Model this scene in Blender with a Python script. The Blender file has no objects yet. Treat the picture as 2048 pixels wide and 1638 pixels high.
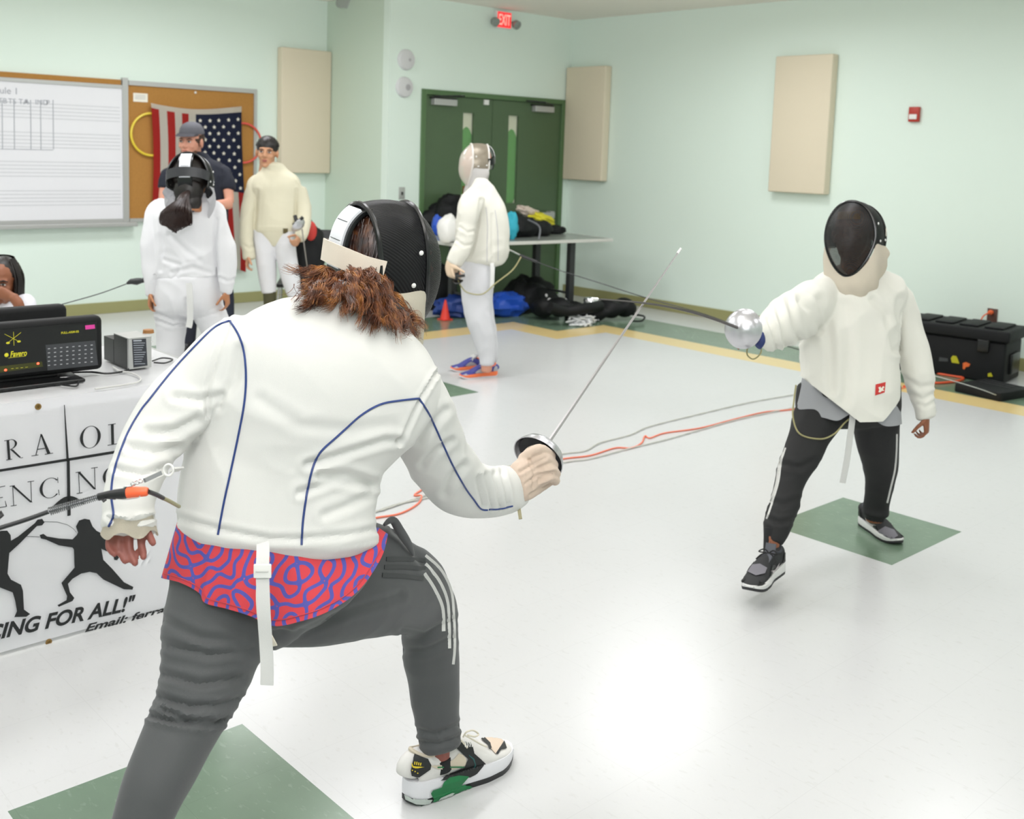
import bpy, bmesh, math, random
from mathutils import Vector, Matrix, noise
from mathutils.bvhtree import BVHTree
from mathutils.geometry import tessellate_polygon
random.seed(7)
PI = math.pi
scene = bpy.context.scene
COL = scene.collection
V = Vector

# ------------------------------------------------------------------ camera
CAM = V((0, 0, 1.55))
FPX, CX, CY = 2131.65, 1024.0, 551.15
RX = V((0.73692134, -0.67515606, 0.03333508))     # right
RD = V((-0.05471726, -0.10872972, -0.99256429))   # down
RF = V((0.67376031, 0.72961781, -0.11706794))     # forward
cam_d = bpy.data.cameras.new('camera')
cam = bpy.data.objects.new('camera', cam_d)
COL.objects.link(cam)
m3 = Matrix((RX, -RD, -RF)).transposed()
cam.matrix_world = Matrix.Translation(CAM) @ m3.to_4x4()
cam_d.sensor_width = 36
cam_d.lens = FPX / 2048 * 36
cam_d.shift_y = -(819 - CY) / 2048
cam_d.clip_start = 0.05
cam_d.dof.use_dof = True
cam_d.dof.focus_distance = 2.35
cam_d.dof.aperture_fstop = 6.3
scene.camera = cam

# ------------------------------------------------------------------ world, lights, exposure
scene.view_settings.view_transform = 'Standard'
scene.view_settings.look = 'None'
scene.view_settings.gamma = 1
scene.view_settings.use_curve_mapping = False
scene.view_settings.exposure = 0.22
w = bpy.data.worlds.new('world')
scene.world = w
w.use_nodes = True
w.node_tree.nodes['Background'].inputs[0].default_value = (0.95, 0.97, 1.0, 1)
w.node_tree.nodes['Background'].inputs[1].default_value = 0.3
CEIL = 2.95


def area(name, loc, sx, sy, power, col=(0.972, 0.972, 1)):
    l = bpy.data.lights.new(name, 'AREA')
    l.shape = 'RECTANGLE'
    l.size, l.size_y = sx, sy
    l.energy = power
    l.color = col
    l.spread = math.radians(172)
    o = bpy.data.objects.new(name, l)
    COL.objects.link(o)
    o.location = loc
    return o


LP = 14.6
for lx in (-0.95, 1.5, 3.96, 6.4):
    for ly in (-2.2, 0.2, 2.66, 5.1, 7.5):
        if ly == 7.5 and lx > 6:
            continue
        area('ceiling_lamp', (lx, ly, CEIL - 0.03), 1.2, 0.6, LP * {-2.2: 0.6, 0.2: 0.75, 2.66: 0.95, 5.1: 1.6, 7.5: 1.9}[ly] * (1.25 if lx > 6 else 1.0))
# added fill disc above the camera, standing in for a bounced flash
fl = bpy.data.lights.new('front_fill', 'AREA')
fl.shape = 'DISK'
fl.size = 1.2
fl.energy = 19
fl.color = (0.98, 0.98, 1)
flo = bpy.data.objects.new('front_fill', fl)
COL.objects.link(flo)
flo.location = (-0.35, 0.25, 2.35)
flo.rotation_euler = (V((2.4, 2.6, 0.9)) - V(flo.location)).to_track_quat('-Z', 'Y').to_euler()

fb = bpy.data.lights.new('ceiling_fill', 'AREA')  # added up-facing fill that lifts the ceiling and walls
fb.shape = 'DISK'
fb.size = 0.5
fb.energy = 42
fb.spread = math.radians(75)
fb.color = (0.98, 0.98, 1)
fbo = bpy.data.objects.new('ceiling_fill', fb)
COL.objects.link(fbo)
fbo.location = (-0.1, -0.2, 2.2)
fbo.rotation_euler = (V((2.6, 3.0, 3.6)) - V(fbo.location)).to_track_quat('-Z', 'Y').to_euler()

# ------------------------------------------------------------------ helpers


def ray(u, v):
    return RX * ((u - CX) / FPX) + RD * ((v - CY) / FPX) + RF


def P(u, v, d):
    return CAM + ray(u, v) * d


def onz(u, v, z):
    r = ray(u, v)
    return CAM + r * ((z - CAM.z) / r.z)


def ony(u, v, y):
    r = ray(u, v)
    return CAM + r * ((y - CAM.y) / r.y)


def onx(u, v, x):
    r = ray(u, v)
    return CAM + r * ((x - CAM.x) / r.x)


def pix(p):
    c = p - CAM
    z = c.dot(RF)
    return CX + FPX * c.dot(RX) / z, CY + FPX * c.dot(RD) / z, z


def lin(c):
    return tuple((x / 12.92 if x <= 0.04045 else ((x + 0.055) / 1.055) ** 2.4) for x in c)


def hx(s):
    return lin([int(s[i:i + 2], 16) / 255 for i in (0, 2, 4)])


MATS = {}


def mat(name, col, rough=0.6, metal=0.0, bump=0.0, bscale=200.0, var=0.0, vscale=3.0, sheen=0.0, emit=None, estr=0.0,
        coat=0.0, alpha=1.0, aniso=None, trans=0.0, spec=0.5):
    if name in MATS:
        return MATS[name]
    m = bpy.data.materials.new(name)
    MATS[name] = m
    m.use_nodes = True
    nt = m.node_tree
    b = nt.nodes['Principled BSDF']
    c = hx(col) if isinstance(col, str) else col
    b.inputs['Base Color'].default_value = (*c, 1)
    b.inputs['Roughness'].default_value = rough
    b.inputs['Metallic'].default_value = metal
    b.inputs['Specular IOR Level'].default_value = spec
    b.inputs['Sheen Weight'].default_value = sheen
    b.inputs['Coat Weight'].default_value = coat
    b.inputs['Alpha'].default_value = alpha
    b.inputs['Transmission Weight'].default_value = trans
    if emit:
        b.inputs['Emission Color'].default_value = (*hx(emit), 1)
        b.inputs['Emission Strength'].default_value = estr
    tc = nt.nodes.new('ShaderNodeTexCoord')
    src = tc.outputs['Object']
    if aniso:
        mp = nt.nodes.new('ShaderNodeMapping')
        mp.inputs['Scale'].default_value = aniso
        nt.links.new(src, mp.inputs['Vector'])
        src = mp.outputs['Vector']
    if bump:
        n = nt.nodes.new('ShaderNodeTexNoise')
        n.inputs['Scale'].default_value = bscale
        n.inputs['Detail'].default_value = 2
        nt.links.new(src, n.inputs['Vector'])
        bp = nt.nodes.new('ShaderNodeBump')
        bp.inputs['Strength'].default_value = bump
        bp.inputs['Distance'].default_value = 0.004
        nt.links.new(n.outputs['Fac'], bp.inputs['Height'])
        nt.links.new(bp.outputs['Normal'], b.inputs['Normal'])
    if var:
        n = nt.nodes.new('ShaderNodeTexNoise')
        n.inputs['Scale'].default_value = vscale
        n.inputs['Detail'].default_value = 4
        nt.links.new(tc.outputs['Object'], n.inputs['Vector'])
        mx = nt.nodes.new('ShaderNodeMix')
        mx.data_type = 'RGBA'
        mx.inputs['A'].default_value = (*[x * (1 - var) for x in c], 1)
        mx.inputs['B'].default_value = (*[min(1, x * (1 + var)) for x in c], 1)
        nt.links.new(n.outputs['Fac'], mx.inputs['Factor'])
        nt.links.new(mx.outputs['Result'], b.inputs['Base Color'])
    return m


def tag(o, label=None, cat=None, group=None, kind=None):
    if label:
        o['label'] = label
    if cat:
        o['category'] = cat
    if group:
        o['group'] = group
    if kind:
        o['kind'] = kind
    return o


def empty(name, loc, label=None, cat=None, group=None, kind=None):
    o = bpy.data.objects.new(name, None)
    COL.objects.link(o)
    o.location = loc
    o.empty_display_size = 0.05
    o['base'] = list(loc)
    return tag(o, label, cat, group, kind)


def base_of(o):
    while o.parent:
        o = o.parent
    return V(o['base']) if 'base' in o else V((0, 0, 0))


def link(name, me, mats, parent=None, loc=None, smooth=True):
    """me: bmesh or mesh in world coordinates -> object; its origin goes to loc, or to the base of its parent"""
    if isinstance(me, bmesh.types.BMesh):
        bm = me
        me = bpy.data.meshes.new(name)
        bmesh.ops.recalc_face_normals(bm, faces=bm.faces[:])
        bm.to_mesh(me)
        bm.free()
    if not isinstance(mats, (list, tuple)):
        mats = [mats]
    if len(me.materials) == 0:
        for m in mats:
            me.materials.append(m)
    if smooth:
        me.polygons.foreach_set('use_smooth', [True] * len(me.polygons))
        try:
            me.set_sharp_from_angle(angle=math.radians(38))
        except Exception:
            pass
    o = bpy.data.objects.new(name, me)
    COL.objects.link(o)
    if parent:
        b = base_of(parent)
        me.transform(Matrix.Translation(-b))
        o.parent = parent
    else:
        if loc is None:
            xs = [v.co.copy() for v in me.vertices]
            mn = V((min(p.x for p in xs), min(p.y for p in xs), min(p.z for p in xs)))
            mxx = V((max(p.x for p in xs), max(p.y for p in xs), max(p.z for p in xs)))
            loc = V(((mn.x + mxx.x) / 2, (mn.y + mxx.y) / 2, mn.z))
        me.transform(Matrix.Translation(-V(loc)))
        o.location = loc
        o['base'] = list(loc)
    return o


def struct(name, me, mats, parent=None, smooth=False, loc=None):
    o = link(name, me, mats, parent, loc, smooth)
    if not parent:
        o['kind'] = 'structure'
    return o


def BM():
    return bmesh.new()


def box(bm, c, s, M=None, bev=0.0, mi=0):
    """axis aligned box centre c size s, optional 3x3/4x4 rotation about c"""
    r = bmesh.ops.create_cube(bm, size=1)
    vs = r['verts']
    T = Matrix.Translation(V(c)) @ (M.to_4x4() if M else Matrix.Identity(4)) @ Matrix.Diagonal((*s, 1))
    bmesh.ops.transform(bm, matrix=T, verts=vs)
    fs = list({f for v in vs for f in v.link_faces})
    if bev:
        es = list({e for v in vs for e in v.link_edges})
        rr = bmesh.ops.bevel(bm, geom=es, offset=bev, segments=3, affect='EDGES', profile=0.5)
        fs = list(set(rr['faces']) | {f for f in fs if f.is_valid})
    for f in fs:
        if f.is_valid:
            f.material_index = mi
    return fs


def b2(bm, x0, x1, y0, y1, z0, z1, bev=0.0, mi=0):
    return box(bm, ((x0 + x1) / 2, (y0 + y1) / 2, (z0 + z1) / 2), (abs(x1 - x0), abs(y1 - y0), abs(z1 - z0)), None, bev, mi)


def frame_from(t, ref=V((0, 0, 1))):
    t = t.normalized()
    if abs(t.dot(ref)) > 0.95:
        ref = V((1, 0, 0))
    a = t.cross(ref).normalized()
    return a, a.cross(t).normalized()


def catmull(pts, k=6):
    if len(pts) < 3:
        return [pts[0].lerp(pts[-1], i / k) for i in range(k + 1)]
    out = []
    n = len(pts)
    for i in range(n - 1):
        p0, p1, p2, p3 = pts[max(i - 1, 0)], pts[i], pts[i + 1], pts[min(i + 2, n - 1)]
        for j in range(k):
            t = j / k
            out.append(0.5 * ((2 * p1) + (p2 - p0) * t + (2 * p0 - 5 * p1 + 4 * p2 - p3) * t * t + (3 * p1 - p0 - 3 * p2 + p3) * t ** 3))
    out.append(pts[-1].copy())
    return out


def tube(bm, pts, r, n=8, cap=True, mi=0, flat=None, upref=None, closed=False):
    """tube along points; r float or list; flat=(w,h) for a ribbon"""
    N = len(pts)
    rings = []
    prev = None
    for i, p in enumerate(pts):
        if closed:
            t = pts[(i + 1) % N] - pts[i - 1]
        else:
            t = pts[min(i + 1, N - 1)] - pts[max(i - 1, 0)]
        if t.length < 1e-9:
            t = V((0, 0, 1))
        t.normalize()
        if upref is not None:
            u = upref[i] if isinstance(upref, list) else upref
            a = t.cross(u).normalized()
        elif prev is None:
            a, _ = frame_from(t)
        else:
            a = (prev - t * prev.dot(t))
            a = a.normalized() if a.length > 1e-6 else frame_from(t)[0]
        prev = a
        b = a.cross(t)
        rr = r[i] if isinstance(r, (list, tuple)) else r
        ra, rb = (rr, rr) if flat is None else (flat[0] * rr, flat[1] * rr)
        if flat is None:
            rings.append([bm.verts.new(p + a * math.cos(2 * PI * k / n) * ra + b * math.sin(2 * PI * k / n) * rb) for k in range(n)])
        else:
            q = [(1, 1), (-1, 1), (-1, -1), (1, -1)]
            rings.append([bm.verts.new(p + a * x * ra + b * y * rb) for x, y in q])
    m = len(rings[0])
    rng = range(N if closed else N - 1)
    for i in rng:
        A, B = rings[i], rings[(i + 1) % N]
        for k in range(m):
            f = bm.faces.new((A[k], A[(k + 1) % m], B[(k + 1) % m], B[k]))
            f.material_index = mi
    if cap and not closed:
        for R_ in (rings[0], rings[-1]):
            f = bm.faces.new(R_)
            f.material_index = mi


def ellip(bm, c, rad, M=None, seg=16, mi=0):
    r = bmesh.ops.create_uvsphere(bm, u_segments=seg, v_segments=max(8, seg // 2 + 2), radius=1)
    T = Matrix.Translation(V(c)) @ (M.to_4x4() if M else Matrix.Identity(4)) @ Matrix.Diagonal((*rad, 1))
    bmesh.ops.transform(bm, matrix=T, verts=r['verts'])
    for f in {f for v in r['verts'] for f in v.link_faces}:
        f.material_index = mi


def lathe(bm, prof, c, axis=V((0, 0, 1)), n=32, mi=0, close=False):
    """prof: list of (radius, height along axis)"""
    a, b = frame_from(V(axis))
    axis = V(axis).normalized()
    rings = []
    for r, h in prof:
        rings.append([bm.verts.new(V(c) + axis * h + (a * math.cos(2 * PI * k / n) + b * math.sin(2 * PI * k / n)) * max(r, 1e-5)) for k in range(n)])
    for i in range(len(rings) - 1):
        for k in range(n):
            f = bm.faces.new((rings[i][k], rings[i][(k + 1) % n], rings[i + 1][(k + 1) % n], rings[i + 1][k]))
            f.material_index = mi
    for R_ in (rings[0], rings[-1]):
        try:
            f = bm.faces.new(R_)
            f.material_index = mi
        except Exception:
            pass


def poly(bm, pts, n, th, mi=0):
    """prism: polygon pts (3D, planar) extruded th along n"""
    n = V(n).normalized()
    A = [bm.verts.new(p) for p in pts]
    B = [bm.verts.new(p + n * th) for p in pts]
    m = len(A)
    fs = []
    if m > 4:
        for t3 in tessellate_polygon([[V(p) for p in pts]]):
            fs.append(bm.faces.new([B[i] for i in t3]))
            fs.append(bm.faces.new([A[i] for i in t3[::-1]]))
    else:
        fs = [bm.faces.new(B), bm.faces.new(A[::-1])]
    for k in range(m):
        fs.append(bm.faces.new((A[k], A[(k + 1) % m], B[(k + 1) % m], B[k])))
    for f in fs:
        f.material_index = mi


# --- solids of a body or a garment: rings given as two silhouette edges and a distance


def RG(uL, vL, uR, vR, d, b=0.8, dR=None):
    L, R_ = P(uL, vL, d), P(uR, vR, d if dR is None else dR)
    A = (R_ - L) / 2
    return ((L + R_) / 2, A, b * A.length)


def loft(bm, rings, n=28, k=4, cap=0.35, shrink=1.0, expo=2.2):
    C = catmull([r[0] for r in rings], k)
    A = catmull([r[1] for r in rings], k)
    Bv = catmull([V((r[2], 0, 0)) for r in rings], k)
    N = len(C)
    R_ = []
    for i in range(N):
        t = (C[min(i + 1, N - 1)] - C[max(i - 1, 0)]).normalized()
        a = A[i] * shrink
        f = a.cross(t)
        if f.length < 1e-6:
            f = a.cross(V((0.1, 0.2, 0.9)))
        f = f.normalized() * Bv[i].x * shrink
        R_.append((C[i], a, f, t))
    c0, a0, f0, t0 = R_[0]
    c1, a1, f1, t1 = R_[-1]
    e0, e1 = cap * f0.length, cap * f1.length
    pre = [(c0 - t0 * e0 * x, a0 * y, f0 * y) for x, y in ((1, 0.3), (0.85, 0.6), (0.5, 0.87))]
    post = [(c1 + t1 * e1 * x, a1 * y, f1 * y) for x, y in ((0.5, 0.87), (0.85, 0.6), (1, 0.3))]
    allr = pre + [(c, a, f) for c, a, f, t in R_] + post
    vr = []
    for c, a, f in allr:
        ring = []
        for j in range(n):
            th = 2 * PI * j / n
            cs, sn = math.cos(th), math.sin(th)
            q = 2 / expo
            ring.append(bm.verts.new(c + a * (math.copysign(abs(cs) ** q, cs)) + f * (math.copysign(abs(sn) ** q, sn))))
        vr.append(ring)
    for i in range(len(vr) - 1):
        for j in range(n):
            bm.faces.new((vr[i][j], vr[i][(j + 1) % n], vr[i + 1][(j + 1) % n], vr[i + 1][j]))
    bm.faces.new(vr[0][::-1])
    bm.faces.new(vr[-1])


def remesh(bm, voxel, smooth=4, name='m'):
    bmesh.ops.recalc_face_normals(bm, faces=bm.faces[:])
    me = bpy.data.meshes.new(name)
    bm.to_mesh(me)
    bm.free()
    o = bpy.data.objects.new('tmp', me)
    COL.objects.link(o)
    md = o.modifiers.new('r', 'REMESH')
    md.mode = 'VOXEL'
    md.voxel_size = voxel
    if smooth:
        s = o.modifiers.new('s', 'SMOOTH')
        s.factor = 0.5
        s.iterations = smooth
    dg = bpy.context.evaluated_depsgraph_get()
    ev = o.evaluated_get(dg)
    out = bpy.data.meshes.new_from_object(ev)
    bpy.data.objects.remove(o)
    bpy.data.meshes.remove(me)
    return out


def displace(me, fn):
    nv = [v.normal.copy() for v in me.vertices]
    for v, n in zip(me.vertices, nv):
        v.co = v.co + n * fn(v.co, n)
    me.update()


def cloth_noise(amp, sc, seed=0.0, stretch=(1, 1, 1)):
    def f(co, n):
        q = V((co.x * stretch[0], co.y * stretch[1], co.z * stretch[2])) * sc + V((seed, seed * 1.7, 0))
        w_ = noise.noise_vector(q * 0.6) * 0.6
        r = 1 - abs(noise.noise(q + w_)) * 2.2
        return amp * (r * 0.6 + noise.noise(q * 0.45) * 0.8)
    return f


def folds(lines, extra=None, ridge=0.45):
    """lines: [(amp, width_px, [(u,v),...])] grooves pressed into the side facing the camera"""
    def f(co, n):
        s = extra(co, n) if extra else 0.0
        if n.dot((co - CAM)) > 0:
            return s
        u, v, z = pix(co)
        for amp, wd, pl in lines:
            best = 1e9
            for (x0, y0), (x1, y1) in zip(pl, pl[1:]):
                dx, dy = x1 - x0, y1 - y0
                t = max(0, min(1, ((u - x0) * dx + (v - y0) * dy) / (dx * dx + dy * dy)))
                q = (u - x0 - t * dx) ** 2 + (v - y0 - t * dy) ** 2
                fade = 1.0
                if q < best:
                    best = q
            if best < (4 * wd) ** 2:
                dd = math.sqrt(best) / wd
                s += -amp * math.exp(-dd * dd) + ridge * amp * math.exp(-(dd - 1.9) ** 2)
        return s
    return f


def bvh_of(me, off=V((0, 0, 0))):
    return BVHTree.FromPolygons([v.co + off for v in me.vertices], [list(p.vertices) for p in me.polygons])


def bvh_obj(o):
    return bvh_of(o.data, base_of(o))


def trace(bvh, pts, sub=10, lift=0.0, dfall=None):
    """pixel polyline dropped on a surface"""
    pp = catmull([V((a, b, 0)) for a, b in pts], sub)
    out = []
    for q in pp:
        r = ray(q.x, q.y).normalized()
        loc, nn, i, dist = bvh.ray_cast(CAM, r)
        if loc is None or (out and (loc - out[-1]).length > 0.12):
            if out:
                d = (out[-1] - CAM).dot(RF)
                loc = P(q.x, q.y, d)
                nn = -r
            elif dfall:
                loc, nn = P(q.x, q.y, dfall), -r
            else:
                continue
        out.append(loc + nn * lift)
    return out


def patch(bm, bvh, pts, lift=0.002, mi=0, step=4.0):
    """polygon given in pixels laid on a surface"""
    b2_ = bmesh.new()
    vs = [b2_.verts.new(V((p[0], p[1], 0))) for p in pts]
    for t3 in tessellate_polygon([[V((p[0], p[1], 0)) for p in pts]]):
        try:
            b2_.faces.new([vs[i] for i in t3])
        except Exception:
            pass
    for _ in range(5):
        es = [e for e in b2_.edges if e.calc_length() > step]
        if not es:
            break
        bmesh.ops.subdivide_edges(b2_, edges=es, cuts=1)
        bmesh.ops.triangulate(b2_, faces=[f for f in b2_.faces if len(f.verts) > 3])
    mp = {}
    for v in b2_.verts:
        h = bvh.ray_cast(CAM, ray(v.co.x, v.co.y).normalized())
        if h[0] is not None:
            n = h[1] if h[1].dot(h[0] - CAM) < 0 else -h[1]
            mp[v] = bm.verts.new(h[0] + (n * 0.5 - ray(v.co.x, v.co.y).normalized() * 0.5).normalized() * lift)
    for f in b2_.faces:
        if all(v in mp for v in f.verts):
            q = [mp[v] for v in f.verts]
            if max((q[i].co - q[i - 1].co).length for i in range(3)) < 0.03:
                bm.faces.new(q).material_index = mi
    b2_.free()


def text_mesh(bm, s, origin, ex, ey, en, size, shear=0.0, off=0.0, th=0.0006, mi=0, width=None):
    cu = bpy.data.curves.new('t', 'FONT')
    cu.body = s
    cu.size = size
    cu.shear = shear
    cu.offset = off
    o = bpy.data.objects.new('t', cu)
    COL.objects.link(o)
    dg = bpy.context.evaluated_depsgraph_get()
    me = bpy.data.meshes.new_from_object(o.evaluated_get(dg))
    bpy.data.objects.remove(o)
    if not len(me.vertices):
        return
    mx = max(v.co.x for v in me.vertices)
    kx = (width / mx) if width else 1.0
    vs = [bm.verts.new(origin + ex * v.co.x * kx + ey * v.co.y + en * th) for v in me.vertices]
    for p in me.polygons:
        try:
            bm.faces.new([vs[i] for i in p.vertices]).material_index = mi
        except Exception:
            pass
    bpy.data.meshes.remove(me)

# ------------------------------------------------------------------ the room
XR, YB, YW, XC = 8.33, 8.18, 9.24, 5.92      # right wall, door wall, whiteboard wall, return face
XL, YF = -3.2, -3.0


def tile_mat(name, col, fleck, seam=0.93, rough=0.17, amt=0.5, clouds=0.0):
    m = bpy.data.materials.new(name)
    m.use_nodes = True
    nt = m.node_tree
    b = nt.nodes['Principled BSDF']
    L = nt.links.new
    tc = nt.nodes.new('ShaderNodeTexCoord')
    mp = nt.nodes.new('ShaderNodeMapping')
    mp.inputs['Location'].default_value = (-2.27 / 0.305, -1.90 / 0.305, 0)
    mp.inputs['Scale'].default_value = (1 / 0.305, 1 / 0.305, 1)
    L(tc.outputs['Object'], mp.inputs['Vector'])
    # seams
    sp = nt.nodes.new('ShaderNodeSeparateXYZ')
    L(mp.outputs['Vector'], sp.inputs[0])
    outs = []
    for ax in ('X', 'Y'):
        f = nt.nodes.new('ShaderNodeMath')
        f.operation = 'FRACT'
        L(sp.outputs[ax], f.inputs[0])
        pp = nt.nodes.new('ShaderNodeMath')
        pp.operation = 'PINGPONG'
        pp.inputs[1].default_value = 0.5
        L(f.outputs[0], pp.inputs[0])
        outs.append(pp)
    mn = nt.nodes.new('ShaderNodeMath')
    mn.operation = 'MINIMUM'
    L(outs[0].outputs[0], mn.inputs[0])
    L(outs[1].outputs[0], mn.inputs[1])
    ls = nt.nodes.new('ShaderNodeMath')
    ls.operation = 'LESS_THAN'
    ls.inputs[1].default_value = 0.0028
    L(mn.outputs[0], ls.inputs[0])
    # flecks
    mp2 = nt.nodes.new('ShaderNodeMapping')
    mp2.inputs['Scale'].default_value = (30, 12, 1)
    mp2.inputs['Rotation'].default_value = (0, 0, 0.5)
    L(tc.outputs['Object'], mp2.inputs['Vector'])
    n = nt.nodes.new('ShaderNodeTexNoise')
    n.inputs['Scale'].default_value = 2.2
    n.inputs['Detail'].default_value = 3
    L(mp2.outputs['Vector'], n.inputs['Vector'])
    cr = nt.nodes.new('ShaderNodeValToRGB')
    cr.color_ramp.elements[0].position = 0.60
    cr.color_ramp.elements[1].position = 0.72
    L(n.outputs['Fac'], cr.inputs['Fac'])
    mf = nt.nodes.new('ShaderNodeMath')
    mf.operation = 'MULTIPLY'
    mf.inputs[1].default_value = amt
    L(cr.outputs['Color'], mf.inputs[0])
    mx = nt.nodes.new('ShaderNodeMix')
    mx.data_type = 'RGBA'
    mx.inputs['A'].default_value = (*hx(col), 1)
    mx.inputs['B'].default_value = (*hx(fleck), 1)
    L(mf.outputs[0], mx.inputs['Factor'])
    mx2 = nt.nodes.new('ShaderNodeMix')
    mx2.data_type = 'RGBA'
    L(ls.outputs[0], mx2.inputs['Factor'])
    L(mx.outputs['Result'], mx2.inputs['A'])
    mx2.inputs['B'].default_value = (*[x * seam for x in hx(col)], 1)
    last = mx2
    if clouds:
        n3 = nt.nodes.new('ShaderNodeTexNoise')
        n3.inputs['Scale'].default_value = 5
        n3.inputs['Detail'].default_value = 6
        L(tc.outputs['Object'], n3.inputs['Vector'])
        mx3 = nt.nodes.new('ShaderNodeMix')
        mx3.data_type = 'RGBA'
        mx3.blend_type = 'MULTIPLY'
        cr3 = nt.nodes.new('ShaderNodeValToRGB')
        cr3.color_ramp.elements[0].position = 0.3
        cr3.color_ramp.elements[0].color = (1 - clouds, 1 - clouds, 1 - clouds, 1)
        cr3.color_ramp.elements[1].position = 0.7
        L(n3.outputs['Fac'], cr3.inputs['Fac'])
        mx3.inputs['Factor'].default_value = 1
        L(last.outputs['Result'], mx3.inputs['A'])
        L(cr3.outputs['Color'], mx3.inputs['B'])
        last = mx3
    L(last.outputs['Result'], b.inputs['Base Color'])
    nr = nt.nodes.new('ShaderNodeTexNoise')
    nr.inputs['Scale'].default_value = 3
    nr.inputs['Detail'].default_value = 5
    L(tc.outputs['Object'], nr.inputs['Vector'])
    mr = nt.nodes.new('ShaderNodeMapRange')
    mr.inputs['To Min'].default_value = rough * 0.92
    mr.inputs['To Max'].default_value = rough * 1.12
    L(nr.outputs['Fac'], mr.inputs['Value'])
    L(mr.outputs['Result'], b.inputs['Roughness'])
    return m


M_tw = tile_mat('white_vinyl_tile', 'CBCCCC', 'BABAB7', rough=0.24, amt=0.35)
M_tg = tile_mat('green_vinyl_tile', '6E8570', '8CA08E', rough=0.2, amt=0.45, clouds=0.18, seam=0.9)
M_ty = tile_mat('yellow_vinyl_tile', 'E0C78B', 'D0B478', rough=0.22, amt=0.3, seam=0.96)


def floor_kind(x, y):
    for (a, b_, c, d) in ((0.73, 1.325, 1.90, 2.44), (3.81, 4.41, 1.90, 2.46), (3.81, 4.41, 5.05, 5.65)):
        if a < x < b_ and c < y < d:
            return 1
    # stepped border, green beyond yellow beyond white
    def inside(o):   # o: outward offset
        if x > 6.82 + o:
            return False
        if y > 6.72 + o:
            return False
        if x > 6.22 + o and y > 6.16 + o:
            return False
        return True
    if inside(0):
        return 0
    if inside(0.285):
        return 2
    if x < 7.71 and y < 7.6:
        return 1
    return 0


gx = sorted({XL, 0.73, 1.325, 3.81, 4.41, 6.22, 6.505, 6.82, 7.105, 7.71, XR + 0.1})
gy = sorted({YF, 1.90, 2.44, 2.46, 5.05, 5.65, 6.16, 6.445, 6.72, 7.005, 7.6, YW + 0.1})
bm = BM()
for i in range(len(gx) - 1):
    for j in range(len(gy) - 1):
        q = [bm.verts.new(V((x, y, 0))) for x, y in ((gx[i], gy[j]), (gx[i + 1], gy[j]), (gx[i + 1], gy[j + 1]), (gx[i], gy[j + 1]))]
        f = bm.faces.new(q)
        f.material_index = floor_kind((gx[i] + gx[i + 1]) / 2, (gy[j] + gy[j + 1]) / 2)
bmesh.ops.remove_doubles(bm, verts=bm.verts[:], dist=1e-5)
struct('floor', bm, [M_tw, M_tg, M_ty], loc=V((0, 0, 0)))

M_mint = mat('mint_wall_paint', 'DFEDE3', 0.55, bump=0.06, bscale=60, var=0.015, vscale=0.8)
M_mint2 = mat('darker_wall_green', 'C9D8C8', 0.55, bump=0.06, bscale=60)  # darker green than the other walls, on the return face only
M_ceil = mat('ceiling_white', 'F4EFE6', 0.8, bump=0.1, bscale=120)
bm = BM()
b2(bm, XL, XR + 0.1, YF, YW + 0.1, CEIL, CEIL + 0.08)
struct('ceiling', bm, M_ceil)
bm = BM()
b2(bm, XR, XR + 0.1, YF, YB + 0.1, 0, CEIL)
struct('wall_right', bm, M_mint)
bm = BM()
b2(bm, XL - 0.1, XC, YW, YW + 0.1, 0, CEIL)
struct('wall_back', bm, M_mint)
bm = BM()
DX0, DX1, DZ = 6.30, 8.24, 2.10      # door frame outer edges
b2(bm, XC, DX0, YB, YB + 0.1, 0, CEIL)
b2(bm, DX0, DX1, YB, YB + 0.1, DZ, CEIL)
b2(bm, DX1, XR, YB, YB + 0.1, 0, CEIL)
struct('wall_doors', bm, M_mint)
bm = BM()
b2(bm, XC, XC + 0.1, YB + 0.1, YW, 0, CEIL)
struct('wall_return', bm, M_mint2)
bm = BM()
b2(bm, XL - 0.1, XL, YF, YW, 0, CEIL)
struct('wall_left', bm, M_mint)
bm = BM()
b2(bm, XL - 0.1, XR + 0.1, YF - 0.1, YF, 0, CEIL)
struct('wall_front', bm, M_mint)
M_base = mat('olive_rubber_base', '9A9868', 0.45)
for nm, (x0, x1, y0, y1) in {'baseboard_right': (XR - 0.012, XR, YF, YB), 'baseboard_back': (XL, XC, YW - 0.012, YW),
                             'baseboard_doors': (XC, DX0, YB - 0.012, YB), 'baseboard_return': (XC - 0.012, XC, YB, YW - 0.012)}.items():
    bm = BM()
    b2(bm, x0, x1, y0, y1, 0, 0.1, 0.004)
    struct(nm, bm, M_base)

# doors
M_dg = mat('door_green_paint', '4E6446', 0.4, var=0.03)
M_dg2 = mat('frame_green_paint', '527048', 0.4)
M_black = mat('black_plastic', '1A1B1C', 0.4)
M_alu = mat('satin_aluminium', 'B9BAB8', 0.4, metal=0.5)
M_white = mat('white_plastic', 'E6E6E2', 0.45)
M_chrome = mat('chrome', 'D8D8DA', 0.15, metal=1.0)
bm = BM()
b2(bm, DX0, DX0 + 0.05, YB - 0.02, YB + 0.1, 0, DZ, 0.004)
b2(bm, DX1 - 0.05, DX1, YB - 0.02, YB + 0.1, 0, DZ, 0.004)
b2(bm, DX0 + 0.05, DX1 - 0.05, YB - 0.02, YB + 0.1, DZ - 0.05, DZ, 0.004)
struct('trim_1', bm, M_dg2)
bm = BM()
b2(bm, DX0 - 0.3, DX1 + 0.3, YB + 0.35, YB + 0.4, 0, DZ + 0.3)
struct('wall_hall', bm, mat('hall_paint', 'C9D0B8', 0.6))
dmid = 7.215


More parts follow.
